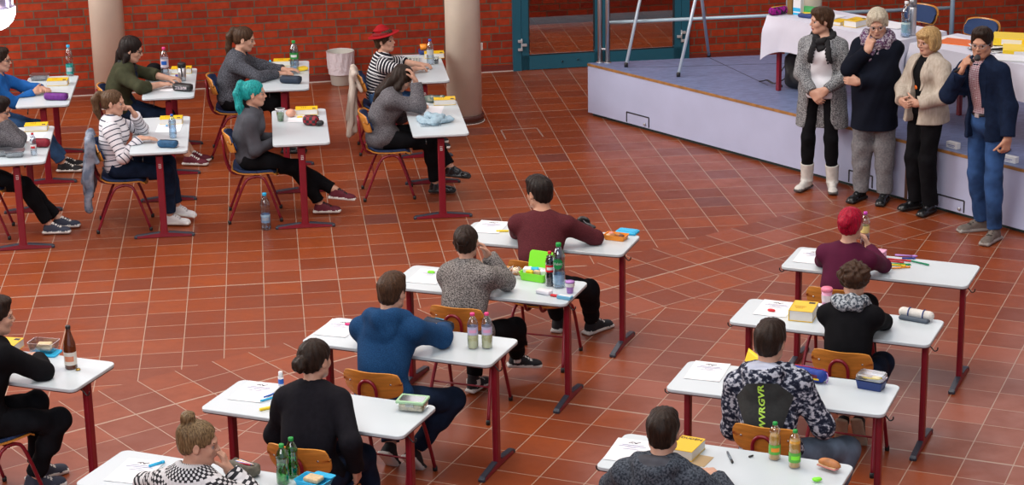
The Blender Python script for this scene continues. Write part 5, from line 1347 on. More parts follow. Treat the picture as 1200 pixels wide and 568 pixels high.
# W1
def w1_scarf(e,J):
    scarf(J,C_BLKSC,e,r=.026,rx=.078,ry=.088,up=.030,seed=9,drop=-.05)
    P0,post,go=J['cardigan']; P=[p for p in P0 if p.op!='sub']+[q.inflate(.0) for q in J['blouse'][0]]; fc,r_=horiz(J)
    for x in(-1,1):
        Q=[]; prev=None
        for i in range(7):
            t=i/6; o=J['neck']+r_*x*(.060+.035*t)+np.array([0,0,-.015-.17*t])+fc*.4; h=march(P,o,-fc)
            if h is None: continue
            h=h+fc*.004
            if prev is not None: Q.append(cone(prev,h,.020,.017,k=.01,fl=fc,ff=.6))
            Q.append(ell(h-r_*x*.024-np.array([0,0,.012])+fc*.002,(.0095,.008,.012),k=.003)); prev=h
        obj('scarf_end',sdf_mesh(Q,h=.005,name='s',noise=folds(.002,60,3)),C_BLKSC,e)
C_CARDSP=speckle('cardigan_salt_pepper_fine',(.04,.043,.050),(.36,.37,.38),150,.42,.58)
s1=.972
standing(2.74,17.49,160,'woman in a white blouse and long salt-and-pepper cardigan standing with folded hands',dict(s=s1,hip=(0,0,.905),neck=(0,-.02,1.375),head=(-56,2,0),bend=(0,.0,0),
 armR=dict(to=(.045,.20,.93),pole=(1,-.5,-.2),hd=(-.65,.25,-.7),hn=(-.3,-1,-.2),curl=(25,30,20)),armL=dict(to=(-.075,.20,.955),pole=(-1,-.5,-.2),hd=(.7,.2,-.6),hn=(.2,-1,-.2),curl=(30,35,25)),
 **legsets(0,.115),legw=.88,hair=('pixie',H_BROWN),trousers=dict(m=C_BLK,t=.008,hem=.10,waist=0,top=.02,fold=.002),shoes=dict(m=[S_BOOTW,S_SOLEG,S_BOOTW],boot=.16,laces=False,extra=lambda A,R,s:ring_prims(A+R@np.array([0,0,-.005]),R,.045,.052,.008,12,.004)),
 tops=[dict(name='blouse',m=C_WHITE,t=.014,sleeve=0,sleeveless=1,nr=.01,nd=.02,skirt=lambda J:[ell(J['hip']+np.array([0,.01,.0]),(.172,.135,.13),k=.05)],post=hemcut(-.05)),
  dict(name='cardigan',m=C_CARDSP,t=.022,ts=.020,fold=.005,sleeve=.98,low=1,skirt=lambda J:[cone(J['hip']+np.array([x*.07,-.02,.05]),J['hip']+np.array([x*.115,-.04,-.38]),.135,.125,k=.05,cap=1) for x in(-1,1)],
   open=opened(.080,.110,top=.06,bot=-.95),post=hemcut(-.33))],parts=[w1_scarf]))
s2=1.02
def w2_scarf(e,J): 
    scarf(J,C_SCARFP,e,r=.042,rx=.098,ry=.112,up=.035,seed=5,drop=-.07,noise=.008)
    fc,r_=horiz(J)
    P=[cone(J['neck']+fc*.11-J['uc']*.05,J['neck']+fc*.165-J['uc']*.14+J['r']*.03,.055,.035,k=.03)]
    obj('scarf_end',sdf_mesh(P,h=.007,noise=folds(.007,50,3),name='s'),C_SCARFP,e)
C_SCARFP=speckle('scarf_purple_grey_fine',(.10,.035,.09),(.42,.38,.43),60,.42,.58,c=(.15,.13,.20))
standing(3.145,17.11,156,'woman in a wide black tunic and purple scarf standing with one finger at her lips',dict(s=s2,wide=1.07,shw=.95,deep=1.18,belly=(.03,.14),bust=1.2,hip=(0,0,.95),neck=(0,-.02,1.43),head=(10,16,4),bend=(0,.01,0),armw=1.0,legw=1.08,
 armR=dict(to=(.035,.185,1.37),pole=(.9,.15,-1),hd=(-.25,-.05,1),hn=(-.4,-1,0),curl=(70,80,40),point=0,thumb=20),armL=dict(to=(.10,.235,1.10),pole=(-1,-.1,-.6),hd=(1,.15,.1),hn=(0,-1,0),curl=(30,40,30)),
 **legsets(0,.105,toeL=(-.02,1,0)),hair=('pixie',H_GREY),hairv=.003,glasses=G_SIL,trousers=dict(m=C_GREYT,t=.022,hem=.0,flare=.012,fold=.004),shoes=dict(m=[S_BLKL,S_SOLEB,S_BLKL],laces=False),
 tops=[dict(name='tunic',m=C_DRESS,t=.022,ts=.026,fold=.008,ff=20,sleeve=.90,loose=1,extra=lambda J:[ell(J['hip']+np.array([0,.03,.10]),(.195,.185,.26),k=.08),cone(J['hip']+np.array([0,.02,.05]),J['hip']+np.array([0,.02,-.34]),.178,.208,k=.06,fl=np.array([0,1.,0]),ff=.84,cap=1)],
   post=hemcut(-.28))],parts=[w2_scarf]))
s3=.955
def badge(e,J):
    m_=MB(); fc,r_=horiz(J); c=march(J['top'][0],J['neck']-J['uc']*.25+fc*.4+r_*.03,-fc)+fc*.002; m_.lathe([(.001,0),(.018,.001),(.019,.004),(.012,.007),(.001,.008)],tuple(c),14,R=Matrix.Rotation(-pi/2,3,'X')); m_.build('orange_badge',mat('badge_orange',(.75,.14,.01),.5),e)
C_LINEN=speckle('jacket_linen_pale',(.38,.32,.26),(.50,.44,.37),60,.3,.7,aniso=(1,1,.25))
standing(3.515,16.755,122,'woman with a blond bob in an open beige linen jacket over black',dict(s=s3,wide=.97,hip=(0,0,.89),neck=(0,-.02,1.345),head=(-2,8,0),bend=(0,.0,0),
 armR=dict(to=(.055,.235,.985),pole=(1,-.5,-.3),hd=(-.8,.35,-.1),hn=(-.3,-.9,.2),curl=(40,45,30)),armL=dict(to=(-.09,.20,.99),pole=(-1,-.5,-.3),hd=(.8,.35,0),hn=(.3,-.9,.2),curl=(40,45,30)),
 **legsets(0,.085,toeL=(-.30,1,0),toeR=(.12,1,0)),hair=('bob',H_GOLD),trousers=dict(m=C_BLK,t=.014,hem=-.0,flare=.02,fold=.003),shoes=dict(m=[S_BLKL,S_SOLEB,S_BLKL],laces=False),
 tops=[dict(name='top',m=C_BLK,t=.012,sleeve=0,sleeveless=1,nr=.01,nd=.015),
  dict(name='jacket',m=C_LINEN,t=.026,ts=.026,fold=.005,sleeve=.93,cuff=.006,skirt=lambda J:[cone(J['hip']+np.array([0,0,.12]),J['hip']+np.array([0,0,-.10]),.165,.192,k=.05,fl=np.array([0,1.,0]),ff=.84,cap=1)],
   open=opened(.050,.060,top=.03,bot=-.60),extra=lambda J:collar(J,.015,rx=.066,ry=.06),post=hemcut(-.09))],parts=[badge,lapels('jacket',C_LINEN,w=.05,z0=-.02,z1=-.26,x0=.050,x1=.052,off=.004)]))
def checks():
    m=bpy.data.materials.new('shirt_red_check'); nt,bs=nodes_of(m); tc=N(nt,'ShaderNodeTexCoord'); sp=N(nt,'ShaderNodeSeparateXYZ'); lk(nt,tc.outputs['Object'],sp.inputs[0])
    a=mth(nt,'LESS_THAN',mth(nt,'MODULO',mth(nt,'ADD',sp.outputs[0],10.),.016),.007); b=mth(nt,'LESS_THAN',mth(nt,'MODULO',sp.outputs[2],.016),.006)
    mx=N(nt,'ShaderNodeMix',data_type='RGBA'); mx.inputs[6].default_value=(.62,.50,.54,1); mx.inputs[7].default_value=(.22,.03,.06,1)
    lk(nt,mth(nt,'MULTIPLY',mth(nt,'ADD',a,b),.5),mx.inputs[0]); lk(nt,mx.outputs[2],bs.inputs['Base Color']); bs.inputs['Roughness'].default_value=.8; return m
def buttons(e,J):
    P,post,go=J['shirt']; fc,r_=horiz(J)
    for i in range(6):
        h=march(P,J['neck']+(J['hip']-J['neck'])*((.06+.075*i)/.5)+fc*.4,-fc)
        if h is None: continue
        m_=MB(); m_.lathe([(.001,0),(.006,0),(.006,.003)],tuple(h),8,R=Matrix.Rotation(-pi/2,3,'X')); m_.build('button',mat('button_white',(.7,.7,.7),.4),go)
def belt(e,J):
    c=J['hip']+J['up']*.085; P=ring_prims(c,J['Rp'],.152,.114,.013,24,.004); obj('belt',sdf_mesh(P,h=.006,name='b'),S_BLKL,e)
    m_=MB(); m_.rbox(tuple(c+J['Rp'][:,1]*.128),(.045,.010,.034),.004); m_.build('belt_buckle',STEEL,e)
MANJ={}
C_JEANS=mat('denim_worn_blue',(.022,.062,.17),.8,spec=.2,var=.65,scale=5)
standing(3.93,16.04,128,'man with glasses in a navy jacket and jeans speaking into a microphone',dict(male=True,s=1.03,shw=.92,wide=.93,hip=(.045,.05,.955),neck=(.085,.10,1.465),head=(22,8,0),bend=(0,.0,0),
 armR=dict(to=(.115,.33,1.41),pole=(.5,.1,-1),hd=(-.45,.05,.80),hn=(-.5,-.75,-.1),curl=(62,62,30),spread=2,thumb=20),armL=dict(to=(-.20,.10,.87),pole=(-.6,-1,0),hd=(.08,.1,-1),hn=(.9,-.2,0),curl=(45,50,35)),
 legL=dict(to=(-.12,.10,.085),toe=(-.25,1,0),pole=(0,1,0)),legR=dict(to=(.14,-.05,.085),toe=(.45,1,0),pole=(0,1,0)),
 hair=('short',H_DBROWN),hairv=.002,glasses=G_SIL,trousers=dict(m=C_JEANS,t=.010,hem=.01,flare=.012,fold=.003,top=.095),shoes=dict(m=[S_TAUPE,mat('shoe_sole_pale_grey',(.30,.28,.26),.7),mat('lace_dark_brown',(.03,.025,.02),.8)]),skin=SKIN2,
 tops=[dict(name='shirt',m=checks(),t=.008,sleeve=0,sleeveless=1,extra=lambda J:collar(J,.014,rx=.060,ry=.060,up=.012),post=lambda J:[cutp(-J['up'],J['hip']+J['up']*.09)]),
  dict(name='jacket',m=C_NAVYJ,t=.024,ts=.022,fold=.004,sleeve=.93,cuff=.004,skirt=lambda J:[cone(J['hip']+np.array([0,-.01,.12]),J['hip']+np.array([0,-.01,-.12]),.165,.19,k=.05,fl=np.array([0,1.,0]),ff=.82,cap=1)],
   open=opened(.055,.085,top=.03,bot=-.68),extra=lambda J:collar(J,.014,rx=.070,ry=.064),post=hemcut(-.13))],parts=[buttons,belt,lapels('jacket',C_NAVYJ,w=.06,z0=-.01,z1=-.36,x0=.055,x1=.062,off=.004),lambda e,J:MANJ.update(e=e,J=J)]))

# ================================================================ small things
PET=clear('pet_clear',(.90,.94,.97),.10); PETG=clear('pet_green',(.10,.62,.22),.10); PETB=clear('pet_bluish',(.72,.86,.97),.10); CLR=clear('clear_plastic_box',(.80,.84,.88),.12,.15); GLS=clear('glass_clear',(.92,.96,.95),.14)
YEL=mat('cover_yellow',(.78,.50,.01),.4); PAGES=mat('page_block',(.72,.70,.66),.8,var=.06,scale=200,aniso=(1,1,8)); WHT=mat('paper_white',(.80,.81,.85),.7); INK=mat('ink_dark',(.03,.03,.05),.7); INKB=mat('ink_bluegrey',(.20,.22,.42),.7)
def col(name,c,rough=.45,**k): return mat(name,c,rough,**k)
P_WHITE=col('plastic_white',(.75,.75,.76)); P_PINK=col('plastic_pink',(.75,.05,.22)); P_BLUE=col('plastic_blue',(.01,.10,.45)); P_CYAN=col('plastic_cyan',(.02,.42,.72)); P_GREEN=col('plastic_green',(.005,.30,.05)); P_RED=col('plastic_red',(.55,.01,.02)); P_LIME=col('plastic_lime',(.22,.80,.03)); P_ORANGE=col('plastic_orange',(.85,.28,.02)); P_YEL=col('plastic_yellow',(.85,.60,.02)); P_TEAL=col('label_teal',(.01,.42,.36)); P_LILAC=col('plastic_lilac',(.45,.22,.60)); P_PINKL=col('plastic_pale_pink',(.75,.36,.55)); P_BLK=BLK; P_NAVY=col('plastic_navy',(.012,.035,.16)); P_GREYL=col('plastic_pale_grey',(.50,.52,.52))
BREAD=mat('bread_crust',(.42,.17,.045),.6,var=.35,scale=25); CRUMB=mat('bread_crumb',(.62,.47,.28),.8,var=.15,scale=60); SAUS=mat('ham_pink',(.62,.22,.20),.5); LEAF=mat('salad_green',(.10,.30,.04),.6,var=.5,scale=60)
LQ_Y=mat('liquid_pale_yellow',(.62,.60,.30),.3); LQ_A=mat('liquid_apple',(.62,.30,.03),.3); LQ_C=mat('liquid_cola',(.010,.004,.003),.2); LQ_W=clear('liquid_water',(.86,.92,.97),.06); LQ_B=mat('liquid_brown_beer',(.05,.012,.004),.15)
def put(name,desk,u,v,rz,label,cat,group=None,z=TH,dz=0.0):
    """empty for a thing that stands at image point (u,v) of a desk top; rz relative to the desk"""
    x,y=at(u,v,z); a=DESKS[desk][2] if desk else 0
    e=empty(name,(x,y,z+dz+.0012),a+rad(rz),label,cat,group); return e
PROF_PET=[(0,.0),(.82,.0),(.95,.015),(1,.05),(.97,.10),(1,.13),(1,.34),(.93,.37),(.93,.62),(1,.65),(.98,.70),(.78,.80),(.50,.87),(.36,.91),(.36,.93)]
def bottle(e,h=.25,r=.034,pet=PET,cap=P_BLUE,lab=None,liq=None,lv=.6,l0=.38,l1=.61,prof=None,mark=None,labtop=None):
    pr=prof or PROF_PET
    m_=MB(); m_.lathe([(max(a*r,.0005),b*h) for a,b in pr],n=24,cap=False); m_.build('bottle_body',pet,e)
    m_=MB(); rc=r*.42; m_.lathe([(rc*.96,.925*h),(rc,.93*h),(rc,.985*h),(rc*.9,h),(.001,h)],n=18); m_.build('cap',cap,e)
    if lab:
        m_=MB(); rr=r*(.945 if not prof else 1.01); m_.lathe([(rr,l0*h),(rr,l1*h)],n=24,cap=False); lb=m_.build('label',lab,e)
        if mark:
            m_=MB()
            for a0 in (0,):
                def f(u,v,a0=a0): a=-pi*.5-e.rotation_euler[2]+(u-.5)*1.5; return ((rr+.0006)*cos(a),(rr+.0006)*sin(a),h*(l0+(l1-l0)*(.3+.4*v*(1 if True else 0))+.0*u))
                m_.sheet(f,6,2)
            m_.build('label_mark',mark,lb)
    if liq:
        m_=MB(); pts=[(max(a*r*.94-.0008,.0005),b*h+.002) for a,b in pr if b<lv]; pts.append((pts[-1][0],lv*h)); pts.append((.0005,lv*h)); m_.lathe(pts,n=24,cap=False); m_.build('liquid',liq,e)
    return e
def dictionary(e,w=.132,d=.195,h=.052,mark=True,title=False,cover=None):
    cover=cover or YEL
    m_=MB(); m_.rbox((0,0,h-.002),(w,d,.004),.004,0); m_.rbox((0,0,.002),(w,d,.004),.004,0); m_.rbox((-w/2+.002,0,h/2),(.005,d,h),.002,0); m_.build('cover',cover,e)
    m_=MB(); m_.box((.002,0,h/2),(w-.008,d-.008,h-.009)); m_.build('page_block',PAGES,e)
    if mark:
        m_=MB(); m_.box((w*.27,d*.34,h+.0006),(w*.26,d*.15,.0008)); mk=m_.build('cover_mark',INK,e)
        m_=MB()
        for k in range(3): m_.box((-w*.12,-d*(.05+.09*k),h+.0006),(w*(.5-.1*k),.006,.0008))
        m_.build('cover_lines',col('cover_ochre',(.42,.22,.01)),e)
    if title:
        tx=text_mesh('DUDEN',.034); o=obj('cover_title',tx,INK,e,(0,d*.34,h+.001))
    return e
def text_mesh(body,size,ext=.0):
    tc=bpy.data.curves.new('t','FONT'); tc.body=body; tc.size=size; tc.align_x='CENTER'; tc.align_y='CENTER'; tc.resolution_u=2; tc.extrude=.0002; tc.offset=.0004
    to=bpy.data.objects.new('t',tc); COL.objects.link(to); dg=bpy.context.evaluated_depsgraph_get(); me=bpy.data.meshes.new_from_object(to.evaluated_get(dg)); bpy.data.objects.remove(to); return me
def paper(e,w=.21,d=.297,logo=True,lines=4,red=None):
    m_=MB(); nu=6
    m_.sheet(lambda u,v:((u-.5)*w,(v-.5)*d,.0012+.0015*(abs(2*u-1)**3)*(abs(2*v-1)**3)),8,8); m_.build('sheet',WHT,e)
    if logo:
        m_=MB(); z=.0022
        for (x,y,ww,hh,r) in ((-.022,.105,.026,.006,.6),(.0,.105,.022,.006,-.7),(.020,.108,.024,.006,.5),(.008,.094,.014,.004,.1),(-.012,.096,.012,.004,-.3)):
            m_.box((x,y,z),(ww,hh,.0004),0,R=Matrix.Rotation(r,3,'Z'))
        m_.build('printed_emblem',INK,e)
        m_=MB(); rr=random.Random(3)
        for k in range(lines):
            ww=(.12,.15,.05,.09,.04)[k%5]; m_.box((0,.070-.018*k,z),(ww,.0045 if k<2 else .003,.0004))
        m_.build('printed_lines',INKB,e)
    return e
def pencase(e,l=.21,w=.075,h=.055,m=None,zipc=None,stripe=None):
    P=[rbx((0,0,h/2),(l/2,w/2,h/2),min(w,h)*.42)]
    obj('case_body',sdf_mesh(P,h=.006,noise=folds(.0025,60,int(l*1000)),name='c',post=[cut((0,0,-1),0)]),m,e)
    m_=MB(); m_.tube([(-l/2+.02,0,h+.0015),(0,0,h+.003),(l/2-.02,0,h+.0015)],.0028,6); m_.tube([(l/2-.02,0,h+.001),(l/2+.004,.012,h-.01)],.003,6); m_.build('zipper',zipc or P_BLK,e)
    if stripe:
        m_=MB(); m_.rbox((0,-w/2-.0005,h*.5),(l*.62,.002,h*.42),.0008); m_.build('printed_stripe',stripe,e)
    return e
def openbox(e,l,w,h,m,lid=None,lidpos=None,content=None,wall=.003,taper=.88):
    """tray with walls, widening upwards"""
    m_=MB()
    def wl(f,t0,t1): pass
    rings=[]; 
    for (z,g,inn) in ((0,taper,0),(h*.92,1.0,0),(h*.93,1.03,0),(h,1.03,0),(h,1.0,wall),(.004,taper,wall)):
        pts=[]; x=l/2*g-inn; y=w/2*g-inn; rr=min(x,y)*.22
        for q,(sx,sy) in enumerate([(1,1),(-1,1),(-1,-1),(1,-1)]):
            for k in range(5):
                a=q*pi/2+k*pi/8; pts.append(((x-rr)*sx+rr*cos(a),(y-rr)*sy+rr*sin(a),z))
        rings.append(pts)
    n=20; P=[p for r_ in rings for p in r_]; F=[]
    for i in range(len(rings)-1): F+=[(i*n+k,i*n+(k+1)%n,(i+1)*n+(k+1)%n,(i+1)*n+k) for k in range(n)]
    F.append(tuple(range(n-1,-1,-1))); F.append(tuple(range((len(rings)-1)*n,len(rings)*n)))
    m_.add(P,F); m_.build('box_tray',m,e); return e
def lump(name,e,prims,m,h=.004,noise=None):
    return obj(name,sdf_mesh(prims,h=h,noise=noise,name=name),m,e)
def pen(name,desk,u,v,rz,label,m,cat='pen',l=.145,r=.0045,capm=None,group=None,z=TH):
    e=put(name,desk,u,v,rz,label,cat,group,z)
    m_=MB(); m_.tube([(-l/2,0,r),(l*.28,0,r)],r,8); m_.build('barrel',m,e)
    m_=MB(); m_.tube([(l*.28,0,r),(l*.47,0,r),(l*.5,0,r)],[r*1.12,r*1.12,r*.5],8); m_.build('pen_cap',capm or m,e); return e

# ================================================================ what lies on the desks
GD='yellow dictionaries on the desks'; GP='printed sheets of paper on the desks'
def dic(desk,u,v,rz,label,**k): e=put('dictionary',desk,u,v,rz,label,'dictionary',GD); return dictionary(e,**k)
def pap(desk,u,v,rz,label,**k): e=put('paper_sheet',desk,u,v,rz,label,'paper',GP); return paper(e,**k)
def bot(desk,u,v,label,rz=0,z=TH,**k): e=put('plastic_bottle',desk,u,v,rz,label,'bottle','drink bottles',z); return bottle(e,**k)
def cas(desk,u,v,rz,label,**k): e=put('pencil_case',desk,u,v,rz,label,'pencil case','pencil cases on the desks'); return pencase(e,**k)
NYL=lambda n,c,**k: mat(n,c,.7,var=.25,scale=30,**k)
# ---- A1
pap('A1',574,266,4,'printed sheet on the desk of the man in the maroon sweater')
m_=MB(); e=put('highlighter','A1',590.5,271.5,15,'yellow highlighter left of the maroon sweater','highlighter'); m_.rbox((0,0,.006),(.07,.016,.012),.004); m_.build('barrel',P_YEL,e); m_=MB(); m_.rbox((-.045,0,.006),(.022,.014,.011),.004); m_.build('pen_cap',P_YEL,e)
e=put('sunglasses_case','A1',687,268.5,-8,'open black soft case beside the man in the maroon sweater','case')
lump('case_body',e,[ell((0,0,.02),(.075,.040,.020)),ell((-.03,.02,.045),(.055,.018,.04),k=.015),ell((0,-.005,.045),(.055,.025,.022),op='sub')],P_BLK,noise=folds(.002,50,2))
m_=MB(); m_.tube([(-.05,.02,.07),(0,.0,.045),(.06,-.01,.035)],.003,6); m_.build('zipper',mat('grey_zip',(.15,.15,.17),.5),e)
e=put('lunch_box','A1',722,280,-6,'orange lunch box with snacks on the desk of the man in the maroon sweater','lunch box'); openbox(e,.16,.10,.035,P_ORANGE)
for i,(x,y,mm,r_) in enumerate([(-.045,.02,SAUS,.022),(-.02,-.015,BREAD,.024),(.015,.01,BREAD,.026),(.045,-.01,mat('snack_dark',(.12,.04,.02),.5),.022),(-.05,-.02,CRUMB,.018)]): lump('snack',e,[ell((x,y,.028),(r_,r_*.8,r_*.62))],mm)
e=put('box_lid','A1',735.5,273,-6,'bright blue lid behind the orange lunch box','lid'); m_=MB(); m_.rbox((0,0,.010),(.155,.10,.020),.02); m_.build('lid_shell',P_CYAN,e); m_=MB(); m_.rbox((0,0,.0215),(.13,.078,.003),.015); m_.build('lid_rim',P_CYAN,e)
# ---- A2
pap('A2',502,324,3,'printed sheet on the desk with the green lunch box')
e=put('bag_clip','A2',505,320.3,0,'small green clip on the sheet left of the flecked grey sweater','clip'); lump('clip_body',e,[ell((-.012,0,.008),(.014,.007,.007)),ell((.012,.004,.008),(.014,.008,.007)),rbx((0,.012,.006),(.016,.004,.004),.002)],P_LIME,h=.003)
BAGM=clear('bag_film',(.93,.93,.92),.10,.2)
for i,(u,v,lab) in enumerate([(594,320.5,'left bun in the clear bag beside the green lunch box'),(606.5,321.5,'right bun in the clear bag beside the green lunch box')]):
    e=put('bread_bun','A2',u,v,10,lab,'bread','buns on the crowded desk'); lump('crust',e,[ell((0,0,.026),(.038,.034,.026)),rbx((0,0,.055),(.002,.03,.006),.002,op='sub',k=.006)],mat('bun_crust_pale',(.62,.30,.08),.55,var=.25,scale=30))
e=put('plastic_bag','A2',603,324,0,'crumpled clear bag around the two buns','bag'); m_=MB()
m_.sheet(lambda u,v:((.085+.012*sin(9*u*6.28)*(1-v))*cos(2*pi*u)*(1-.75*v*v)+.01*sin(17*u),(.055+.008*sin(7*u*6.28))*sin(2*pi*u)*(1-.75*v*v),.068*v+.004*sin(23*u*6.28)*v),60,12); m_.build('film',BAGM,e)
e=put('lunch_box','A2',628,327,-8,'lime green lunch box with its lid standing open','lunch box'); openbox(e,.19,.13,.055,P_LIME)
m_=MB(); m_.rbox((0,0,0),(.185,.125,.012),.025); lid=m_.build('open_lid',P_LIME,e); lid.location=(.0,.085,.105); lid.rotation_euler=(rad(72),0,0)
for i,(x,y,sz,mm,tt) in enumerate([(-.06,.0,(.026,.03,.022),WHT,.3),(-.02,.02,(.03,.02,.02),P_CYAN,.2),(.02,-.015,(.024,.016,.016),CRUMB,0),(.055,.01,(.022,.03,.018),WHT,.5),(-.03,-.03,(.026,.016,.014),P_YEL,.1),(.03,.03,(.03,.016,.02),P_GREYL,-.4)]):
    lump('snack_packet',e,[rbx((x,y,.052),sz,.008,np.array(Matrix.Rotation(tt,3,'Z')))],mm,noise=folds(.002,70,i))
bot('A2',644.5,334.5,'small cola bottle with a red cap and red label beside the green lunch box',h=.235,r=.030,cap=P_RED,lab=mat('label_cola_red',(.62,.005,.01),.4),liq=LQ_C,lv=.86,mark=P_WHITE,l0=.42,l1=.62)
b_=bot('A2',655,336,'large clear water bottle with green cap and green oval label on the crowded desk',h=.30,r=.043,cap=P_GREEN,lab=mat('label_pale_blue',(.50,.62,.70),.4),liq=LQ_W,lv=.88,l0=.10,l1=.30,pet=PETB)
m_=MB(); m_.sheet(lambda u,v:(.0425*cos(-1.4+(u-.5)*1.7)*(1.0),.0425*sin(-1.4+(u-.5)*1.7),.300*(.56)+.036*(2*v-1)*math.sqrt(max(0,1-(2*u-1)**2))),14,4); 
m_.build('oval_label',mat('label_green',(.0,.22,.05),.4),b_)
tm=text_mesh('Volvic',.026)
for v in tm.vertices:
    a=-1.4+v.co.x/.043; zz=v.co.y; v.co=(.0432*cos(a),.0432*sin(a),.168+zz)
obj('label_text',tm,P_WHITE,b_)
e=put('drink_carton','A2',668,343,8,'small purple and white cup beside the large water bottle','cup'); m_=MB(); m_.lathe([(.020,0),(.030,.075),(.032,.078),(.001,.078)],n=24); m_.build('cup_body',P_LILAC,e); m_=MB(); m_.lathe([(.0295,.045),(.0322,.070)],n=24,cap=False); m_.build('white_band',P_WHITE,e)
e=put('tissue_pack','A2',637.5,344,-10,'white tissue pack on the crowded desk','tissue pack'); lump('pack',e,[rbx((0,0,.014),(.053,.028,.014),.010)],mat('tissue_film',(.72,.72,.78),.4),noise=folds(.002,60,8))
e=put('packet','A2',662,350,-10,'light blue flat packet near the front edge of the crowded desk','packet'); m_=MB(); m_.rbox((0,0,.011),(.10,.045,.022),.005); m_.build('packet_body',mat('packet_blue',(.14,.42,.62),.4),e); m_=MB(); m_.rbox((0,.0,.0226),(.085,.028,.001),.003); m_.build('packet_print',P_WHITE,e)
e=put('scissors','A2',652,347.5,-4,'small red handle thing at the front edge of the crowded desk','scissors')
m_=MB(); m_.tube([(.028+.016*cos(a),.0+.012*sin(a),.005) for a in [2*pi*i/12 for i in range(12)]],.0045,6,closed=True); m_.build('handle_loop',P_RED,e)
m_=MB(); m_.rbox((-.010,0,.006),(.062,.026,.011),.010); m_.build('red_cover',P_RED,e)
# ---- A3
pap('A3',397,384.5,4,'printed sheet left of the blue hoodie')
e=put('bag_clip','A3',408,381.5,0,'small pink clip on the sheet left of the blue hoodie','clip'); lump('clip_body',e,[ell((-.012,0,.008),(.012,.007,.007)),ell((.010,.004,.008),(.012,.008,.007))],P_PINK,h=.003)
cas('A3',514,386,-14,'dark blue pencil case with light blue lettering beside the blue hoodie',l=.215,w=.075,h=.065,m=NYL('nylon_ink_blue',(.012,.022,.05)),stripe=None)
tx=text_mesh('eastpak',.022); o=bpy.data.objects
e=[q for q in bpy.data.objects if q.get('label','').startswith('dark blue pencil case with light blue')][0]; obj('lettering',tx,P_CYAN,e,(.0,.012,.0675))
for i,(u,lab) in enumerate([(554.5,'left pink-capped bottle with pale yellow drink'),(571,'right pink-capped bottle with pale yellow drink')]):
    bot('A3',u,407.5-.3*i,lab+' on the desk',h=.222,r=.034,cap=P_PINK,lab=mat('label_lilac_white',(.50,.48,.66),.4),liq=LQ_Y,lv=.34 if i==0 else .36,l0=.40,l1=.62,mark=P_PINKL,rz=60*i)
# ---- A4
pap('A4',299,459,4,'printed sheet left of the black blazer')
e=put('glue_bottle','A4',329.5,452,0,'white and blue glue stick beside the black blazer','glue stick'); m_=MB(); m_.lathe([(.016,0),(.016,.055)],n=20); m_.build('tube',P_WHITE,e); m_=MB(); m_.lathe([(.0165,.015),(.0165,.045)],n=20,cap=False); m_.build('label',P_BLUE,e); m_=MB(); m_.lathe([(.013,.055),(.013,.085),(.010,.088)],n=20); m_.build('cap',P_WHITE,e)
pen('fountain_pen','A4',321,462,68,'dark blue pen beside the printed sheet',P_BLUE); pen('felt_pen','A4',316,468,60,'light blue pen left of the black blazer',P_CYAN,l=.12,r=.006); 
e=put('highlighter','A4',311,480,50,'yellow highlighter by the sleeve of the black blazer','highlighter'); m_=MB(); m_.rbox((0,0,.007),(.07,.016,.014),.004); m_.build('barrel',P_YEL,e); m_=MB(); m_.rbox((.045,0,.007),(.024,.014,.012),.004); m_.build('pen_cap',P_YEL,e)
e=put('glass_food_box','A4',484,479,6,'glass food box with pale green lid at the right end of the desk','food box','food boxes on the desks')
m_=MB(); m_.rbox((0,0,.024),(.155,.11,.046),.022,0,zr=.006); m_.build('glass_tray',GLS,e); m_=MB(); m_.rbox((0,0,.020),(.143,.098,.036),.020,0); m_.build('food',mat('food_beige',(.50,.42,.28),.8,var=.5,scale=45),e)
m_=MB(); 
for (c_,d_) in (((0,.052,.055),(.165,.016,.016)),((0,-.052,.055),(.165,.016,.016)),((.076,0,.055),(.014,.10,.016)),((-.076,0,.055),(.014,.10,.016))): m_.rbox(c_,d_,.006)
m_.build('lid_frame',mat('lid_pale_green',(.36,.60,.36),.4),e); m_=MB(); m_.rbox((0,0,.060),(.142,.092,.004),.01); m_.build('lid_window',CLR,e)
for s in (-1,1): m_=MB(); m_.rbox((0,s*.060,.045),(.05,.005,.022),.002); m_.build('clip',CLR,e)
# ---- A5
pap('A5',158,552,6,'printed sheet on the desk at the bottom left')
pen('highlighter','A5',184,545,60,'light blue highlighter near the patterned knit sweater',P_CYAN,l=.09,r=.008,cat='highlighter')
e=put('pencil_case','A5',286,554,-14,'open khaki pencil case full of pens beside the patterned knit sweater','pencil case','pencil cases on the desks',dz=0)
lump('case_body',e,[ell((0,0,.03),(.105,.045,.032)),rbx((.0,0,.03),(.09,.035,.03),.015,k=.01),ell((0,.005,.062),(.088,.026,.022),op='sub',k=.006)],NYL('canvas_khaki',(.11,.10,.075)),noise=folds(.003,50,1))
for i,(c_,y) in enumerate([(P_RED,-.012),(P_BLUE,-.005),(P_WHITE,.002),(P_ORANGE,.008),(P_WHITE,.014),(P_BLK,.020)]):
    m_=MB(); m_.tube([(-.065+.006*i,y,.050+.002*i),(.055,y+.004,.060-.002*i)],.0045,6); m_.build('pen',c_,e)
for (u,v,lab) in [(332,566,'left green plastic bottle behind the wooden chair back'),(343,558,'right green plastic bottle behind the wooden chair back')]:
    bot('A5',u,v,lab,h=.215,r=.033,pet=PETG,cap=P_GREEN,lab=None,liq=clear('liquid_green_water',(.35,.85,.45),.05),lv=.5)
e=put('lunch_box','A5',368,567,-8,'blue lunch box lid with a slice of bread at the bottom edge','lunch box'); openbox(e,.17,.12,.030,P_CYAN)
lump('bread_slice',e,[rbx((0,0,.030),(.045,.035,.012),.008)],CRUMB); m_=MB(); m_.rbox((.03,.05,.036),(.12,.05,.006),.012); m_.build('lid',P_CYAN,e)
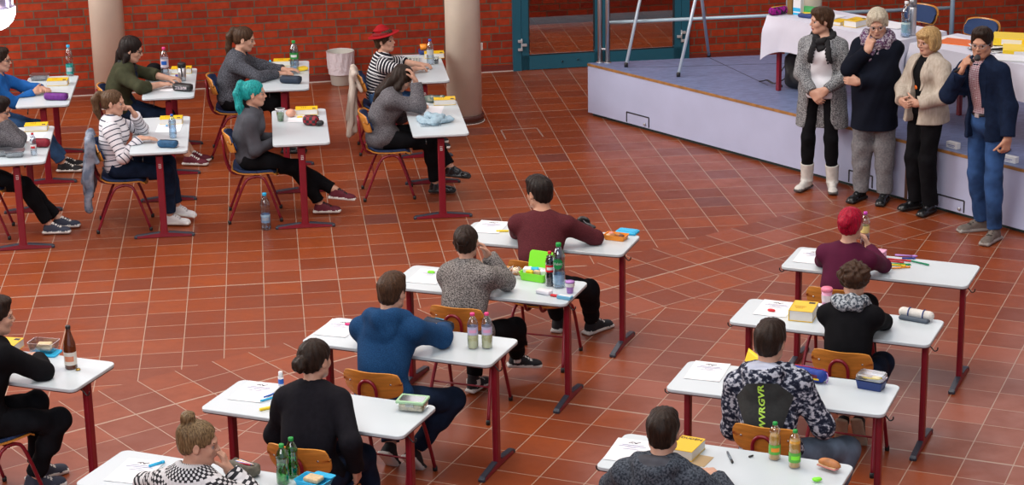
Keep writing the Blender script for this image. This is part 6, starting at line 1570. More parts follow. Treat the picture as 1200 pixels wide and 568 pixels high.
# ---- A0
dic('A0',9,411,8,'yellow dictionary at the left edge behind the black jumper')
e=put('food_box','A0',52,413,6,'clear food box with bread and blue lid beneath, beside the brown bottle','food box','food boxes on the desks')
m_=MB(); m_.rbox((.02,-.015,.005),(.17,.12,.010),.02); m_.build('blue_lid',P_CYAN,e)
t_=empty('x') if False else None
m_=MB(); 
for (z,g) in ((.012,.86),): pass
bx_e=empty('clear_tray',(0,.0,.010),0); bx_e.parent=e; bpy.data.objects.remove(bx_e)
openbox(e,.165,.115,.060,CLR)
for q in e.children:
    if q.name.startswith('box_tray'): q.location=(-.005,.01,.010)
lump('bread_slice',e,[rbx((.015,.0,.030),(.045,.035,.010),.006),rbx((.0,.01,.048),(.042,.033,.009),.006,np.array(Matrix.Rotation(.2,3,'Z')))],CRUMB)
e=put('glass_bottle','A0',83.5,431,0,'tall brown glass bottle with a fruit label on the desk at the left edge','bottle','drink bottles')
bottle(e,h=.265,r=.037,pet=mat('glass_amber',(.10,.022,.006),.12,spec=.8),cap=mat('crown_cap',(.02,.02,.02),.3),lab=mat('label_cream',(.68,.62,.55),.5),l0=.10,l1=.40,prof=[(0,0),(.92,0),(1,.02),(1,.50),(.93,.60),(.62,.74),(.42,.84),(.36,.93),(.36,.94)],mark=mat('label_fruit_print',(.62,.22,.12),.5))
e=put('bottle_cap','A0',91.5,433.5,0,'loose gold bottle cap beside the brown bottle','bottle cap'); m_=MB(); m_.lathe([(.014,0),(.015,.002),(.0135,.008),(.001,.009)],n=18); m_.build('cap_shell',mat('gold_cap',(.42,.26,.05),.3,metal=.7),e)
# ---- B1
pap('B1',952,301,3,'printed sheet behind the left arm of the person in the berry red top')
b_=bot('B1',1013,288,'violet-capped bottle held by the crimson-haired person',h=.245,r=.033,cap=mat('cap_violet',(.50,.05,.40),.4),lab=mat('label_yellow_juice',(.70,.55,.20),.4),liq=mat('liquid_dark_red',(.10,.01,.02),.3),lv=.30,l0=.40,l1=.60)
e=put('pink_box','B1',1030,303,-6,'pale pink box beside the berry red top','box'); m_=MB(); m_.rbox((0,0,.026),(.085,.075,.052),.012); m_.build('box_body',P_PINKL,e); m_=MB(); m_.rbox((0,0,.055),(.089,.079,.008),.012); m_.build('lid',P_PINKL,e)
for i,(u,v,rz,c_,lab,l_) in enumerate([(1062,300.5,8,P_LILAC,'purple felt pen farthest back among the loose pens',.15),(1065,303.5,20,col('felt_navy',(.01,.03,.25)),'navy felt pen crossing over the purple one',.09),(1054,305.5,2,P_RED,'red felt pen in front of the purple pens',.16),(1055,310.5,14,P_GREEN,'dark green felt pen under the red one',.14),(1050,311.5,6,P_YEL,'yellow felt pen in the bundle of loose pens',.13),(1056,314.5,34,P_ORANGE,'orange felt pen nearest the front edge',.13),(1076,308.5,-20,mat('felt_emerald',(.0,.22,.10),.4),'long emerald green pen lying apart on the right',.17),(1049,307.5,0,P_RED,'second red felt pen beside the pink box',.12)]):
    pen('felt_pen','B1',u,v,rz,lab,c_,l=l_,r=.0058,group='loose felt pens')
pen('ballpoint_pen','B1',1025,313,50,'blue pen by the elbow of the person in the berry red top',P_BLUE,l=.12)
# ---- B2
pap('B2',908,361.5,2,'printed sheet with a red clip left of the thick dictionary')
e=put('bag_clip','B2',904,365.3,0,'small red butterfly clip on the printed sheet','clip'); lump('clip_body',e,[ell((-.012,0,.010),(.014,.009,.008)),ell((.012,.0,.010),(.014,.009,.008))],P_RED,h=.003)
dic('B2',941.5,371,4,'thick yellow dictionary left of the flecked grey scarf',w=.15,d=.20,h=.07)
e=put('notebook','B2',955,360,4,'small dark blue notebook with white paper on top, behind the dictionary','notebook'); m_=MB(); m_.rbox((0,0,.008),(.15,.09,.016),.008); m_.build('cover',P_NAVY,e); m_=MB(); m_.rbox((-.01,0,.0175),(.11,.06,.003),.008); m_.build('white_note',WHT,e)
e=put('travel_mug','B2',968.5,360,0,'pink drinking cup beside the flecked grey scarf','cup'); m_=MB(); m_.lathe([(.026,0),(.034,.11),(.001,.11)],n=28); m_.build('cup_body',P_PINKL,e); m_=MB(); m_.lathe([(.036,.108),(.037,.125),(.030,.132),(.001,.132)],n=28); m_.build('cup_lid',mat('cup_pink',(.75,.20,.32),.4),e); m_=MB(); m_.lathe([(.0305,.04),(.0345,.085)],n=28,cap=False); m_.build('sleeve',mat('cup_sleeve',(.70,.62,.66),.5),e)
e=put('pencil_case','B2',1073,374.5,-10,'white pencil case with two dark straps, half open, right of the grey scarf','pencil case','pencil cases on the desks')
lump('case_body',e,[cone((-.085,.01,.035),(.085,.01,.035),.030,.030)],mat('canvas_offwhite',(.62,.60,.56),.8,var=.1,scale=40)); lump('dark_inside',e,[rbx((0,-.018,.012),(.095,.032,.012),.010)],mat('felt_slate',(.07,.09,.12),.8))
for x in(-.045,.05): m_=MB(); m_.tube([(x,.01+.0315*cos(a),.035+.0315*sin(a)) for a in [2*pi*i/16 for i in range(16)]],.0045,6,closed=True); m_.build('strap',P_NAVY,e)
# ---- B3
pap('B3',829,435,3,'printed sheet left of the cloud-print hoodie')
e=put('yellow_folder','B3',884,427.5,-50,'yellow folded card peeking out behind the neck of the cloud-print hoodie','card'); m_=MB()
m_.sheet(lambda u,v:((u-.5)*.16,(v-.5)*.05,.002+.075*(1-abs(2*v-1))),8,8); m_.sheet(lambda u,v:((u-.5)*.16,(v-.5)*.048,.001+.073*(1-abs(2*v-1))),8,8); m_.build('folded_card',P_YEL,e)
e=put('pencil_case','B3',948,445,-10,'blue and burgundy pencil case right of the cloud-print hoodie','pencil case','pencil cases on the desks')
pencase(e,l=.215,w=.085,h=.075,m=NYL('nylon_royal_blue',(.012,.045,.30)),zipc=P_RED,stripe=NYL('nylon_burgundy',(.12,.012,.04)))
m_=MB(); m_.rbox((.04,-.044,.028),(.075,.002,.010),.001); m_.build('yellow_print',P_YEL,e); m_=MB(); m_.tube([(.106,0,.06),(.118,-.01,.05),(.120,-.015,.02),(.112,-.02,.008)],.003,6,smooth_path=3); m_.build('pull_cord',P_LILAC,e)
e=put('lunch_box','B3',1021,454,-8,'navy lunch box with clear lid and yellow food at the right end of the desk','lunch box'); openbox(e,.155,.105,.050,P_NAVY)
lump('yellow_food',e,[ell((-.01,0,.052),(.058,.036,.014)),ell((.03,.01,.056),(.03,.025,.012),k=.01)],P_YEL,noise=folds(.002,60,4)); lump('bread_slice',e,[rbx((-.03,.01,.060),(.035,.025,.006),.004)],mat('toast_brown',(.25,.11,.04),.7))
m_=MB(); m_.rbox((0,0,.073),(.160,.110,.030),.022,0,zr=.008); m_.build('clear_lid',CLR,e); m_=MB(); m_.rbox((0,0,.058),(.163,.113,.005),.02); m_.build('lid_rim',clear('rim_plastic',(.55,.58,.62),.15),e)
# ---- B4
pap('B4',738,528,4,'printed sheet left of the young man in the heather hoodie')
dic('B4',805,531,-4,'yellow dictionary right of the young man in the heather hoodie',h=.055,title=True,mark=False)
e=put('folder_sheet','B4',811,538,-4,'tan card beneath the dictionary nearest the bottom edge','card'); m_=MB(); m_.rbox((0,0,.0),(.19,.14,.0016),.003); m_.build('card',mat('card_tan',(.42,.30,.16),.7),e)
pen('fountain_pen','B4',855.5,537,-62,'grey pen lying alone in the middle of the desk nearest the viewer',mat('pen_grey',(.16,.20,.24),.35,metal=.4),l=.14,r=.006,capm=P_BLK)
e=put('pen_cap_small','B4',880,535.5,55,'tiny black pen cap lying right of the grey pen','pen cap'); m_=MB(); m_.tube([(-.014,0,.005),(.014,0,.005)],.005,8); m_.build('cap_tube',P_BLK,e)
e.name='loose_cap'
for i,(u,v,lab) in enumerate([(907.5,537.5,'left of the two apple drink bottles with green caps'),(931,547,'right of the two apple drink bottles with green caps')]):
    bot('B4',u,v,lab,h=.205,r=.031,cap=P_GREEN,lab=mat('label_apple_green',(.10,.40,.05),.4),liq=LQ_A,lv=.66 if i==0 else .72,l0=.16,l1=.42,mark=P_ORANGE if i==0 else P_LIME,rz=-90+30*i,
      prof=[(0,.0),(.82,.0),(.97,.015),(1,.05),(.98,.42),(1,.46),(.98,.60),(.80,.72),(.92,.76),(.90,.80),(.62,.87),(.40,.92),(.40,.93)])
e=put('bread_roll','B4',972,550,-22,'long bread roll filled with sausage at the right end of the desk','bread roll')
lump('crust',e,[ell((0,0,.030),(.068,.032,.028)),rbx((0,-.02,.022),(.08,.03,.0035),.003,op='sub',k=.004)],mat('roll_crust',(.45,.17,.05),.5,var=.3,scale=25)); lump('sausage_filling',e,[rbx((.0,-.012,.021),(.058,.024,.0045),.004)],SAUS); lump('pale_filling',e,[rbx((.0,-.012,.026),(.055,.022,.002),.002)],CRUMB)
e=put('green_wrapper','B4',957,564,10,'scrap of lime green wrapper at the very bottom edge','wrapper'); lump('crumpled_film',e,[ell((0,0,.012),(.025,.018,.012))],P_LIME,h=.003,noise=folds(.004,90,3))
# ================ left rows
dic('M1',43,152,-2,'yellow dictionary on the desk with two clear food boxes')
pap('M1',36,161,84,'paper sheet on the desk with two clear food boxes',logo=True); 
bot('M1',40,182,'small bottle with a red cap on the desk at the left edge',h=.19,r=.026,cap=P_RED,lab=P_WHITE,mark=P_RED,liq=LQ_W,lv=.8,l0=.25,l1=.5)
cas('M1',48.5,172,70,'crimson round pencil case on the desk at the left edge',l=.15,w=.085,h=.07,m=NYL('nylon_crimson',(.22,.006,.02)))
for (u,v,lab) in [(18,183,'right clear food box on the desk at the left edge'),(3,182,'left clear food box on the desk at the left edge')]:
    e=put('food_box','M1',u,v,88,lab,'food box','food boxes on the desks'); openbox(e,.15,.12,.045,CLR); m_=MB(); m_.rbox((0,0,.049),(.156,.126,.007),.018); m_.build('lid',clear('lid_frosted',(.66,.70,.76),.15,.3),e); m_=MB(); m_.rbox((0,0,.016),(.12,.09,.022),.012); m_.build('food',mat('food_greyish',(.38,.36,.34),.8,var=.3,scale=40),e)
dic('M2',201,144,-2,'yellow dictionary on the desk of the girl in the striped sweater')
pap('M2',198,150.5,86,'paper sheet on the desk of the girl in the striped sweater')
bot('M2',203,161.5,'clear water bottle with a blue cap, desk of the striped girl',h=.205,r=.032,cap=P_BLUE,liq=LQ_W,lv=.7,pet=PETB,lab=None)
cas('M2',197,172.5,70,'petrol blue pencil case on the desk of the striped girl',l=.17,w=.08,h=.06,m=NYL('nylon_petrol',(.012,.075,.17)))
e=put('tissue','M2',206.5,172,0,'small crumpled tissue beside the petrol blue pencil case','tissue'); lump('crumpled_tissue',e,[ell((0,0,.018),(.022,.022,.018))],mat('tissue_pinkish',(.66,.58,.60),.8),h=.003,noise=folds(.005,80,7))
e=put('eraser','M2',195.5,147.7,0,'small light blue eraser on the paper of the striped girl','eraser'); m_=MB(); m_.rbox((0,0,.006),(.03,.018,.012),.003); m_.build('rubber_block',P_CYAN,e); m_=MB(); m_.rbox((.006,0,.0062),(.014,.0185,.0126),.002); m_.build('sleeve',P_WHITE,e)
dic('M3',359.5,133,-2,'yellow dictionary on the desk of the turquoise-haired student')
pap('M3',352,138.5,86,'paper sheet in front of the red tartan pencil case',logo=False)
e=put('highlighter','M3',351.5,138,-88,'tiny yellow marker on the paper of the turquoise-haired student','highlighter',dz=.002); m_=MB(); m_.rbox((0,0,.006),(.05,.014,.012),.004); m_.build('barrel',P_YEL,e)
e=put('drink_cup','M3',329,142,0,'clear plastic cup with green drink and a bent white rim','cup'); m_=MB(); m_.lathe([(.026,0),(.038,.105),(.040,.108)],n=28,cap=True); m_.build('cup_wall',CLR,e); m_=MB(); m_.lathe([(.0005,.004),(.0255,.004),(.034,.075),(.0005,.078)],n=28,cap=False); m_.build('green_drink',LEAF,e); m_=MB(); m_.lathe([(.038,.104),(.043,.107),(.043,.112),(.036,.114)],n=28,cap=False); m_.build('cup_rim',P_WHITE,e)
e=put('bread_bun','M3',341,137,0,'pale round bun in a bag right of the green drink cup','bread'); lump('crust',e,[ell((0,0,.035),(.05,.045,.035))],mat('bun_pink_beige',(.62,.32,.22),.6,var=.2,scale=20))
e=put('pencil_case','M3',364.5,146.5,70,'red and black tartan pencil case on the desk of the turquoise-haired student','pencil case','pencil cases on the desks')
TART=bpy.data.materials.new('fabric_tartan'); nt_,bs_=nodes_of(TART); tc_=N(nt_,'ShaderNodeTexCoord'); ck=N(nt_,'ShaderNodeTexChecker'); ck.inputs['Scale'].default_value=38; ck.inputs['Color1'].default_value=(.30,.01,.02,1); ck.inputs['Color2'].default_value=(.012,.012,.015,1); lk(nt_,tc_.outputs['Object'],ck.inputs[0]); lk(nt_,ck.outputs[0],bs_.inputs['Base Color'])
pencase(e,l=.14,w=.10,h=.085,m=TART)
e=put('black_cap_case','M3',376,147.5,0,'small black bundle beside the tartan pencil case','pouch'); e.name='pouch'; lump('pouch_body',e,[ell((0,0,.025),(.03,.03,.025)),ell((.015,-.02,.03),(.02,.02,.02),k=.01)],P_BLK,noise=folds(.003,70,3))
e=put('plastic_bottle',None,312,268.5,0,'water bottle with a light blue cap standing on the floor by the chair','bottle','drink bottles',z=0.0); bottle(e,h=.32,r=.043,cap=P_CYAN,pet=PETB,lab=mat('label_sky',(.34,.55,.72),.4),liq=LQ_W,lv=.25,l0=.20,l1=.42,mark=P_WHITE)
# M4
cas('M4',509.5,119.6,82,'dotted grey-green pencil case behind the dictionary next to the light blue scarf',l=.20,w=.09,h=.06,m=speckle('fabric_dotted',(.10,.14,.12),(.36,.36,.30),30,.45,.6,c=(.2,.24,.22)))
dic('M4',521,121.5,-2,'yellow dictionary on the desk with the light blue scarf')
pap('M4',505,129,80,'paper sheet half hidden under the light blue scarf',logo=False); pap('M4',497,120.5,84,'small slip of paper beside the dictionary near the light blue scarf',w=.10,d=.14,logo=False)
e=put('scarf','M4',514,143,0,'light blue fringed scarf lying in a heap on the desk','scarf')
rr_=random.Random(5); Q=[]
path=[(-.10,-.16,.02),(-.02,-.17,.035),(.06,-.13,.035),(.10,-.04,.03),(.06,.03,.05),(-.02,.03,.055),(-.08,-.04,.045),(-.04,-.10,.06),(.04,-.07,.065),(.08,.05,.03),(.02,.12,.025),(-.06,.10,.02)]
path=[(p[0]*1.0,p[1]*.9+.0,p[2]) for p in path]
for a_,b__ in zip(path[:-1],path[1:]): Q.append(cone(a_,b__,.026,.022,k=.006,fl=np.array([0,0,1.]),ff=.7))
Q.append(ell((0,-.05,.015),(.12,.13,.02),k=.02))
lump('scarf_cloth',e,Q,mat('wool_light_blue',(.30,.42,.50),.9,var=.15,scale=40,bump=.3,bscale=150),h=.005,noise=folds(.009,42,5))
for i in range(14):
    m_=MB(); x=.06+.012*(i%7)+.0; y=-.17+.015*i*.9; m_.tube([(.10-.002*i,y*.9-.0,.018),(.135,y*.95,.008),(.155+.006*(i%3),y*.97,.004)],[.004,.003,.002],5); m_.build('fringe',mat('wool_light_blue_dark',(.20,.30,.38),.9),e)
# L1
e=put('food_box','L1',47,93.5,84,'clear food box beside the dictionary near the teal-labelled bottle','food box','food boxes on the desks'); openbox(e,.17,.12,.05,CLR); m_=MB(); m_.rbox((0,0,.054),(.176,.126,.007),.018); m_.build('lid',MATS['lid_frosted'],e); m_=MB(); m_.rbox((0,0,.018),(.13,.09,.024),.012); m_.build('food',mat('food_pink',(.45,.30,.28),.8),e)
dic('L1',68,99,-2,'yellow dictionary in front of the person in the bright blue sweater')
cas('L1',66,117,75,'purple pencil case on the desk of the person in the bright blue sweater',l=.225,w=.085,h=.065,m=NYL('nylon_purple',(.13,.015,.20)))
bot('L1',82.5,88.5,'bottle with a teal label and teal cap near the left column',h=.30,r=.040,cap=P_CYAN,lab=P_TEAL,mark=P_WHITE,liq=LQ_W,lv=.35,l0=.06,l1=.38)
# L2
e=put('cap_hat','L2',181,87.5,0,'black cap lying on the desk behind the pink-capped bottle','cap'); e.name='baseball_cap'; lump('cap_crown',e,[ell((0,0,.04),(.09,.085,.075)),cut((0,0,-1),0)],C_BLK,h=.006); lump('visor',e,[ell((.02,-.10,.012),(.08,.07,.010))],C_BLK,h=.005)
bot('L2',194,91.5,'bottle with a pink cap and pale label beside the black cap',h=.30,r=.040,cap=P_PINK,lab=mat('label_white_red',(.62,.55,.62),.4),mark=P_BLUE,liq=mat('liquid_dark_water',(.10,.12,.14),.2) if False else LQ_W,lv=.5,l0=.36,l1=.66)
e=put('thermos_mug','L2',214,94.5,0,'steel travel mug with black lid on the desk of the woman in the olive cardigan','mug'); m_=MB(); m_.lathe([(.030,0),(.036,.03),(.038,.13),(.001,.13)],n=28); m_.build('mug_body',STEEL,e); m_=MB(); m_.lathe([(.039,.128),(.040,.165),(.034,.175),(.001,.175)],n=28); m_.build('mug_lid',P_BLK,e); m_=MB(); m_.tube([(.036,.0,.14),(.065,.0,.135),(.065,0,.06),(.037,0,.05)],.007,8,smooth_path=3); m_.build('handle',P_BLK,e)
dic('L2',213,85,-2,'yellow dictionary behind the steel travel mug'); pap('L2',203,103,82,'paper sheet under the hands of the woman in the olive cardigan',logo=False)
cas('L2',214.5,106.5,62,'black pencil case with a pale printed side beside the steel travel mug',l=.20,w=.085,h=.07,m=P_BLK,stripe=speckle('print_pale_floral',(.10,.10,.12),(.50,.42,.44),60,.42,.58))
e=put('eraser','L2',207,89.5,0,'small blue and white eraser in front of the steel mug','eraser'); m_=MB(); m_.rbox((0,0,.008),(.05,.025,.016),.003); m_.build('rubber_block',P_BLUE,e); m_=MB(); m_.rbox((.012,0,.0082),(.02,.0255,.0165),.002); m_.build('sleeve',P_RED,e)
# L3
pap('L3',318,78,84,'paper sheet beyond the arms of the woman with the long ponytail',logo=False)
e=put('marker_pen','L3',317,78,0,'light blue capped marker standing on the desk by the brick wall','marker'); m_=MB(); m_.lathe([(.009,0),(.009,.035)],n=14); m_.build('barrel',P_BLK,e); m_=MB(); m_.lathe([(.0092,.035),(.0092,.06),(.005,.066)],n=14); m_.build('pen_cap',P_CYAN,e)
dic('L3',332.5,76,-2,'yellow dictionary left of the green-labelled bottle')
bot('L3',345.5,83.5,'large bottle with green cap and green label on the desk by the brick wall',h=.30,r=.044,cap=P_GREEN,lab=mat('label_green_leaf',(.02,.30,.06),.4),liq=LQ_W,lv=.8,pet=PETB,l0=.42,l1=.62,mark=P_WHITE)
e=put('banana_case','L3',354.5,82.5,10,'yellow and orange snack wrapper right of the green-labelled bottle','wrapper'); e.name='snack_wrapper'; lump('wrapper_film',e,[rbx((0,0,.018),(.035,.055,.016),.012)],P_YEL,noise=folds(.005,60,2)); 
cas('L3',341,97.5,70,'dark blue pencil case in front of the hands of the woman with the long ponytail',l=.21,w=.085,h=.07,m=NYL('nylon_dark_petrol',(.010,.022,.045)))
# L4
e=put('pen_tray','L4',483,71.5,84,'open flat tray with pens on the desk of the person in the red hat','tray'); openbox(e,.13,.26,.014,mat('tray_grey_green',(.38,.42,.38),.5))
for i in range(3): m_=MB(); m_.tube([(-.03+.03*i,-.10,.010),(-.03+.03*i+.01,.09,.010)],.0045,6); m_.build('pen',[P_BLK,P_WHITE,P_GREYL][i],e)
dic('L4',509,67,-2,'yellow dictionary behind the blue-capped bottle on the desk of the red hat')
e=put('snack_box','L4',497,62.5,0,'blue snack box with an orange pot on top at the back of the desk','box'); m_=MB(); m_.rbox((0,0,.018),(.16,.11,.036),.02); m_.build('box_body',P_NAVY,e); m_=MB(); m_.lathe([(.035,.036),(.042,.09),(.001,.09)],n=24); m_.build('orange_pot',P_ORANGE,e)
bot('L4',504.5,75.5,'small bottle with a dark blue cap, desk of the person in red hat',h=.25,r=.036,cap=P_BLUE,liq=LQ_W,lv=.6,lab=P_GREYL,l0=.4,l1=.6)
e=put('drinking_glass','L4',511.5,75,0,'small dark-filled glass right of the blue-capped bottle','glass'); m_=MB(); m_.lathe([(.020,0),(.024,.07),(.022,.07),(.018,.004),(.001,.004)],n=22,cap=True); m_.build('glass_wall',GLS,e); m_=MB(); m_.lathe([(.001,.005),(.0185,.005),(.021,.045),(.001,.045)],n=20); m_.build('dark_drink',LQ_C,e)
# ---- clothes over chair backs
def over_chair(lab,o,m,w=.40,front=.18,back=.50,name='jacket',seed=1,sl=True):
    e=empty(name,tuple(o.location),o.rotation_euler[2],lab,'jacket' if name=='jacket' else 'cloth'); 
    Q=[]; r_=random.Random(seed)
    zt=.80
    for i in range(9):
        x=(i/8-.5)*w; a=.03*sin(i*1.7+seed); 
        Q.append(cone((x,-.262+a*.2,zt-.01),(x*.95,-.305+a,zt-back*(.75+.25*abs(sin(i*2.1+seed)))),.020,.028,k=.03,al0=0)); Q.append(cone((x,-.262+a*.2,zt-.01),(x,-.20,zt-front),.018,.018,k=.03))
        if i<8: Q.append(cone((x,-.262,zt-.005),(x+w/8,-.262,zt-.005),.020,.020,k=.02))
    if sl: Q+=[cone((w*.45,-.25,zt-.05),(w*.52,-.30,zt-.58),.040,.034,k=.03),cone((-w*.42,-.26,zt-.05),(-w*.46,-.30,zt-.52),.038,.032,k=.03)]
    lump('cloth_folds',e,Q,m,h=.008,noise=folds(.008,30,seed)); return e
cm={o['label']:o for o in CHAIRS}
over_chair('grey-blue jacket hanging over the chair of the girl in the striped sweater',cm['school chair under the girl in the striped sweater, grey jacket over its back'],speckle('jacket_grey_blue',(.11,.14,.20),(.26,.29,.36),14,.4,.6),seed=2)
over_chair('cream cloth hanging over the chair of the person in the red hat',cm['school chair under the person in the red hat, cream cloth over its back'],mat('cloth_cream',(.50,.43,.37),.9,var=.1,scale=12),w=.34,back=.62,name='draped_cloth',seed=4,sl=False)
# leg numbers
for k,(dx) in {'M1':0,'M2':0,'M3':0,'M4':0}.items():
    pass
NUM=text_mesh('153',.030)
for k in ('M1','M2','M3','M4','L4'):
    o=DESKS[k+'o']; lg=[c for c in o.children if c.name.startswith('leg') and max(v.co.x for v in c.data.vertices)>0.3][0]
    q=obj('leg_number',NUM,P_WHITE,lg) if not NUM.materials else obj('leg_number',NUM,None,lg)
    q.location=(TL/2-.067+.0192,0,.62); q.rotation_euler=(rad(90),rad(90),rad(90))
# ================ on the stage
CLOTH=mat('tablecloth_white',(.66,.66,.76),.8,var=.03,scale=6)
def stage_table(a,b,w,h,lab,legs=((0.06,.1),(.06,.9),(.94,.1),(.94,.9)),drop=.30,seed=1,name='long_table',clab=''):
    """a,b: floor points of the near top edge; table extends away from the viewer"""
    A=Vector(a);B=Vector(b); L=(B-A).length; ang=math.atan2((B-A).y,(B-A).x)
    e=empty(name,(A.x,A.y,ZS+.002),ang,lab,'table','tables on the stage')
    m_=MB(); m_.rbox((L/2,w/2,h-.012),(L,w,.022),.03); m_.build('table_top',DESK_TOP,e)
    for (u,v) in legs: m_=MB(); m_.rbox((L*u,w*v,(h-.024)/2),(.04,.04,h-.024),.006); m_.build('leg',RED,e)
    c=empty('tablecloth',(A.x,A.y,ZS+h),ang,clab,'tablecloth','white tablecloths on the stage')
    r_=random.Random(seed); m_=MB(); n=160
    per=[]; o=.006; segs=[((-o,-o),(L+o,-o)),((L+o,-o),(L+o,w+o)),((L+o,w+o),(-o,w+o)),((-o,w+o),(-o,-o))]
    tot=2*(L+w+4*o); 
    def pp(t):
        d=t*tot
        for (p,q) in segs:
            l_=math.hypot(q[0]-p[0],q[1]-p[1])
            if d<=l_: f=d/l_; nx,ny=(q[1]-p[1])/l_,-(q[0]-p[0])/l_; return p[0]+(q[0]-p[0])*f,p[1]+(q[1]-p[1])*f,nx,ny,min(d,l_-d)
            d-=l_
        return segs[0][0][0],segs[0][0][1],0,-1,0
    def f(u,v):
        x,y,nx,ny,dc=pp(u%1.0); corner=math.exp(-dc/.10)
        wv=.018*sin(u*tot*17+seed)+.012*sin(u*tot*7.3+2*seed); out=(.010+.05*corner+wv*.9*v)*min(1,v*3)
        out=max(out,.004*v+.003)
        dz=-(drop+.12*corner+.012*sin(u*tot*2.2))*v
        cx_=x+nx*out; cy_=y+ny*out
        return (cx_,cy_,.003+dz if v>0 else .004)
    m_.sheet(f,300,10); m_.box((L/2,w/2,.003),(L+2*o,w+2*o,.003)); m_.build('cloth',CLOTH,c)
    return e,c,A,B,ang
# near edge of the left table from pixel estimates of its cloth rim
TZ=ZS+.73
A_=Vector((2.457,19.063)); td=Vector((cos(rad(-52.2)),sin(rad(-52.2))))
B1_=A_+td*1.63; B2_=A_+td*1.77; C2_=A_+td*3.60
stage_table(A_,B1_,.62,.72,'long table with dark red legs at the left of the stage row',clab='white tablecloth over the left stage table, dictionary and bag on it',seed=1)
stage_table(B2_,C2_,.62,.72,'long table at the right of the stage row, behind the four standing people',clab='white tablecloth over the right stage table, orange folder and binders on it',seed=5)
ZT=ZS+.72+.006
def sput(name,u,v,rz,label,cat,group=None,z=ZT):
    x,y=at(u,v,z); return empty(name,(x,y,z),rad(rz),label,cat,group)
e=sput('pencil_case',912,17,30,'magenta patterned pencil case at the left end of the stage table','pencil case','pencil cases on the desks'); pencase(e,l=.20,w=.085,h=.075,m=speckle('fabric_magenta_print',(.30,.01,.22),(.02,.02,.03),30,.5,.6),zipc=P_YEL)
e=sput('cardboard_box',926.5,16.5,-40,'narrow brown box standing on the stage table','box'); m_=MB(); m_.rbox((0,0,.09),(.055,.05,.18),.004); m_.build('box_body',mat('cardboard_brown',(.22,.12,.03),.7),e); m_=MB(); m_.box((0,0,.181),(.02,.05,.001)); m_.build('tape',mat('tape_tan',(.35,.22,.08),.4),e)
e=sput('tissue_box',935.5,17.5,-40,'white box with light blue print beside the narrow brown box','box'); m_=MB(); m_.rbox((0,0,.075),(.085,.06,.15),.006); m_.build('box_body',P_WHITE,e); m_=MB(); m_.rbox((0,-.0305,.055),(.080,.002,.035),.001); m_.rbox((-.0,-.0306,.015),(.080,.002,.02),.001); m_.build('blue_print',P_CYAN,e)
e=sput('carrier_bag',949,16,-30,'green and yellow bag lying behind the cropped-haired woman on the stage table','bag'); lump('bag_body',e,[rbx((0,0,.03),(.10,.08,.03),.02)],mat('bag_green',(.05,.45,.12),.5),noise=folds(.006,40,2)); lump('yellow_corner',e,[rbx((-.01,-.085,.015),(.085,.025,.014),.010)],P_YEL)
e=sput('round_tin',952,9,0,'beige round tin at the back of the stage table','tin'); m_=MB(); m_.lathe([(.085,0),(.09,.01),(.09,.11),(.085,.12),(.001,.12)],n=32); m_.build('tin_body',mat('tin_beige',(.42,.38,.30),.5),e); m_=MB(); m_.lathe([(.092,.105),(.092,.125),(.088,.13),(.001,.13)],n=32); m_.build('tin_lid',mat('tin_beige_light',(.5,.46,.38),.5),e)
e=sput('pouch',944.5,20.5,-35,'dark navy pouch at the front of the stage table','pouch'); lump('pouch_body',e,[rbx((0,0,.018),(.075,.035,.018),.014)],P_NAVY,noise=folds(.003,60,3))
x,y=at(1003,30,ZT); e=empty('dictionary',(x,y,ZT),rad(-45),'thick yellow dictionary on the stage table between the two women','dictionary',GD); dictionary(e,w=.14,d=.20,h=.06)
x,y=at(984,28,ZT); e=empty('dictionary',(x,y,ZT),rad(-42),'slim yellow-topped book left of the thick dictionary on the stage table','dictionary',GD); dictionary(e,w=.11,d=.16,h=.035,mark=False)
e=sput('plastic_bottle',1061,43,0,'clear water bottle with pale label beside the steel flask on stage','bottle','drink bottles'); bottle(e,h=.32,r=.043,cap=P_WHITE,pet=PETB,lab=mat('label_pale_teal',(.50,.66,.66),.4),liq=LQ_W,lv=.5,l0=.12,l1=.42)
e=sput('steel_flask',1068.5,41,0,'tall steel flask beside the bottle on the stage table','flask'); m_=MB(); m_.lathe([(.034,0),(.036,.01),(.036,.24),(.030,.26)],n=28); m_.build('flask_body',STEEL,e); m_=MB(); m_.lathe([(.034,.26),(.034,.32),(.030,.325),(.001,.325)],n=28); m_.build('flask_lid',mat('steel_dark',(.30,.30,.32),.35,metal=.8),e)
def spap(u,v,rz,lab,**k):
    x,y=at(u,v,ZT); e=empty('paper_sheet',(x,y,ZT+.002),rad(rz),lab,'paper',GP); return paper(e,**k)
spap(1048,30,-35,'loose white sheet on the stage table behind the silver-haired woman',logo=False); spap(1110,46,-60,'loose sheet beside the orange folder on the stage table',logo=False); spap(970,20,-50,'loose sheet at the back of the stage table near the green bag',logo=False)
e=sput('folder',1124,50,-35,'bright orange folder on the stage table right of the blond bob','folder'); m_=MB(); m_.rbox((0,0,.006),(.32,.23,.010),.01); m_.build('cover',mat('folder_orange',(.72,.13,.01),.5),e); m_=MB(); m_.rbox((-.01,-.01,.001),(.33,.24,.0015),.01); m_.build('inner_sheets',WHT,e)
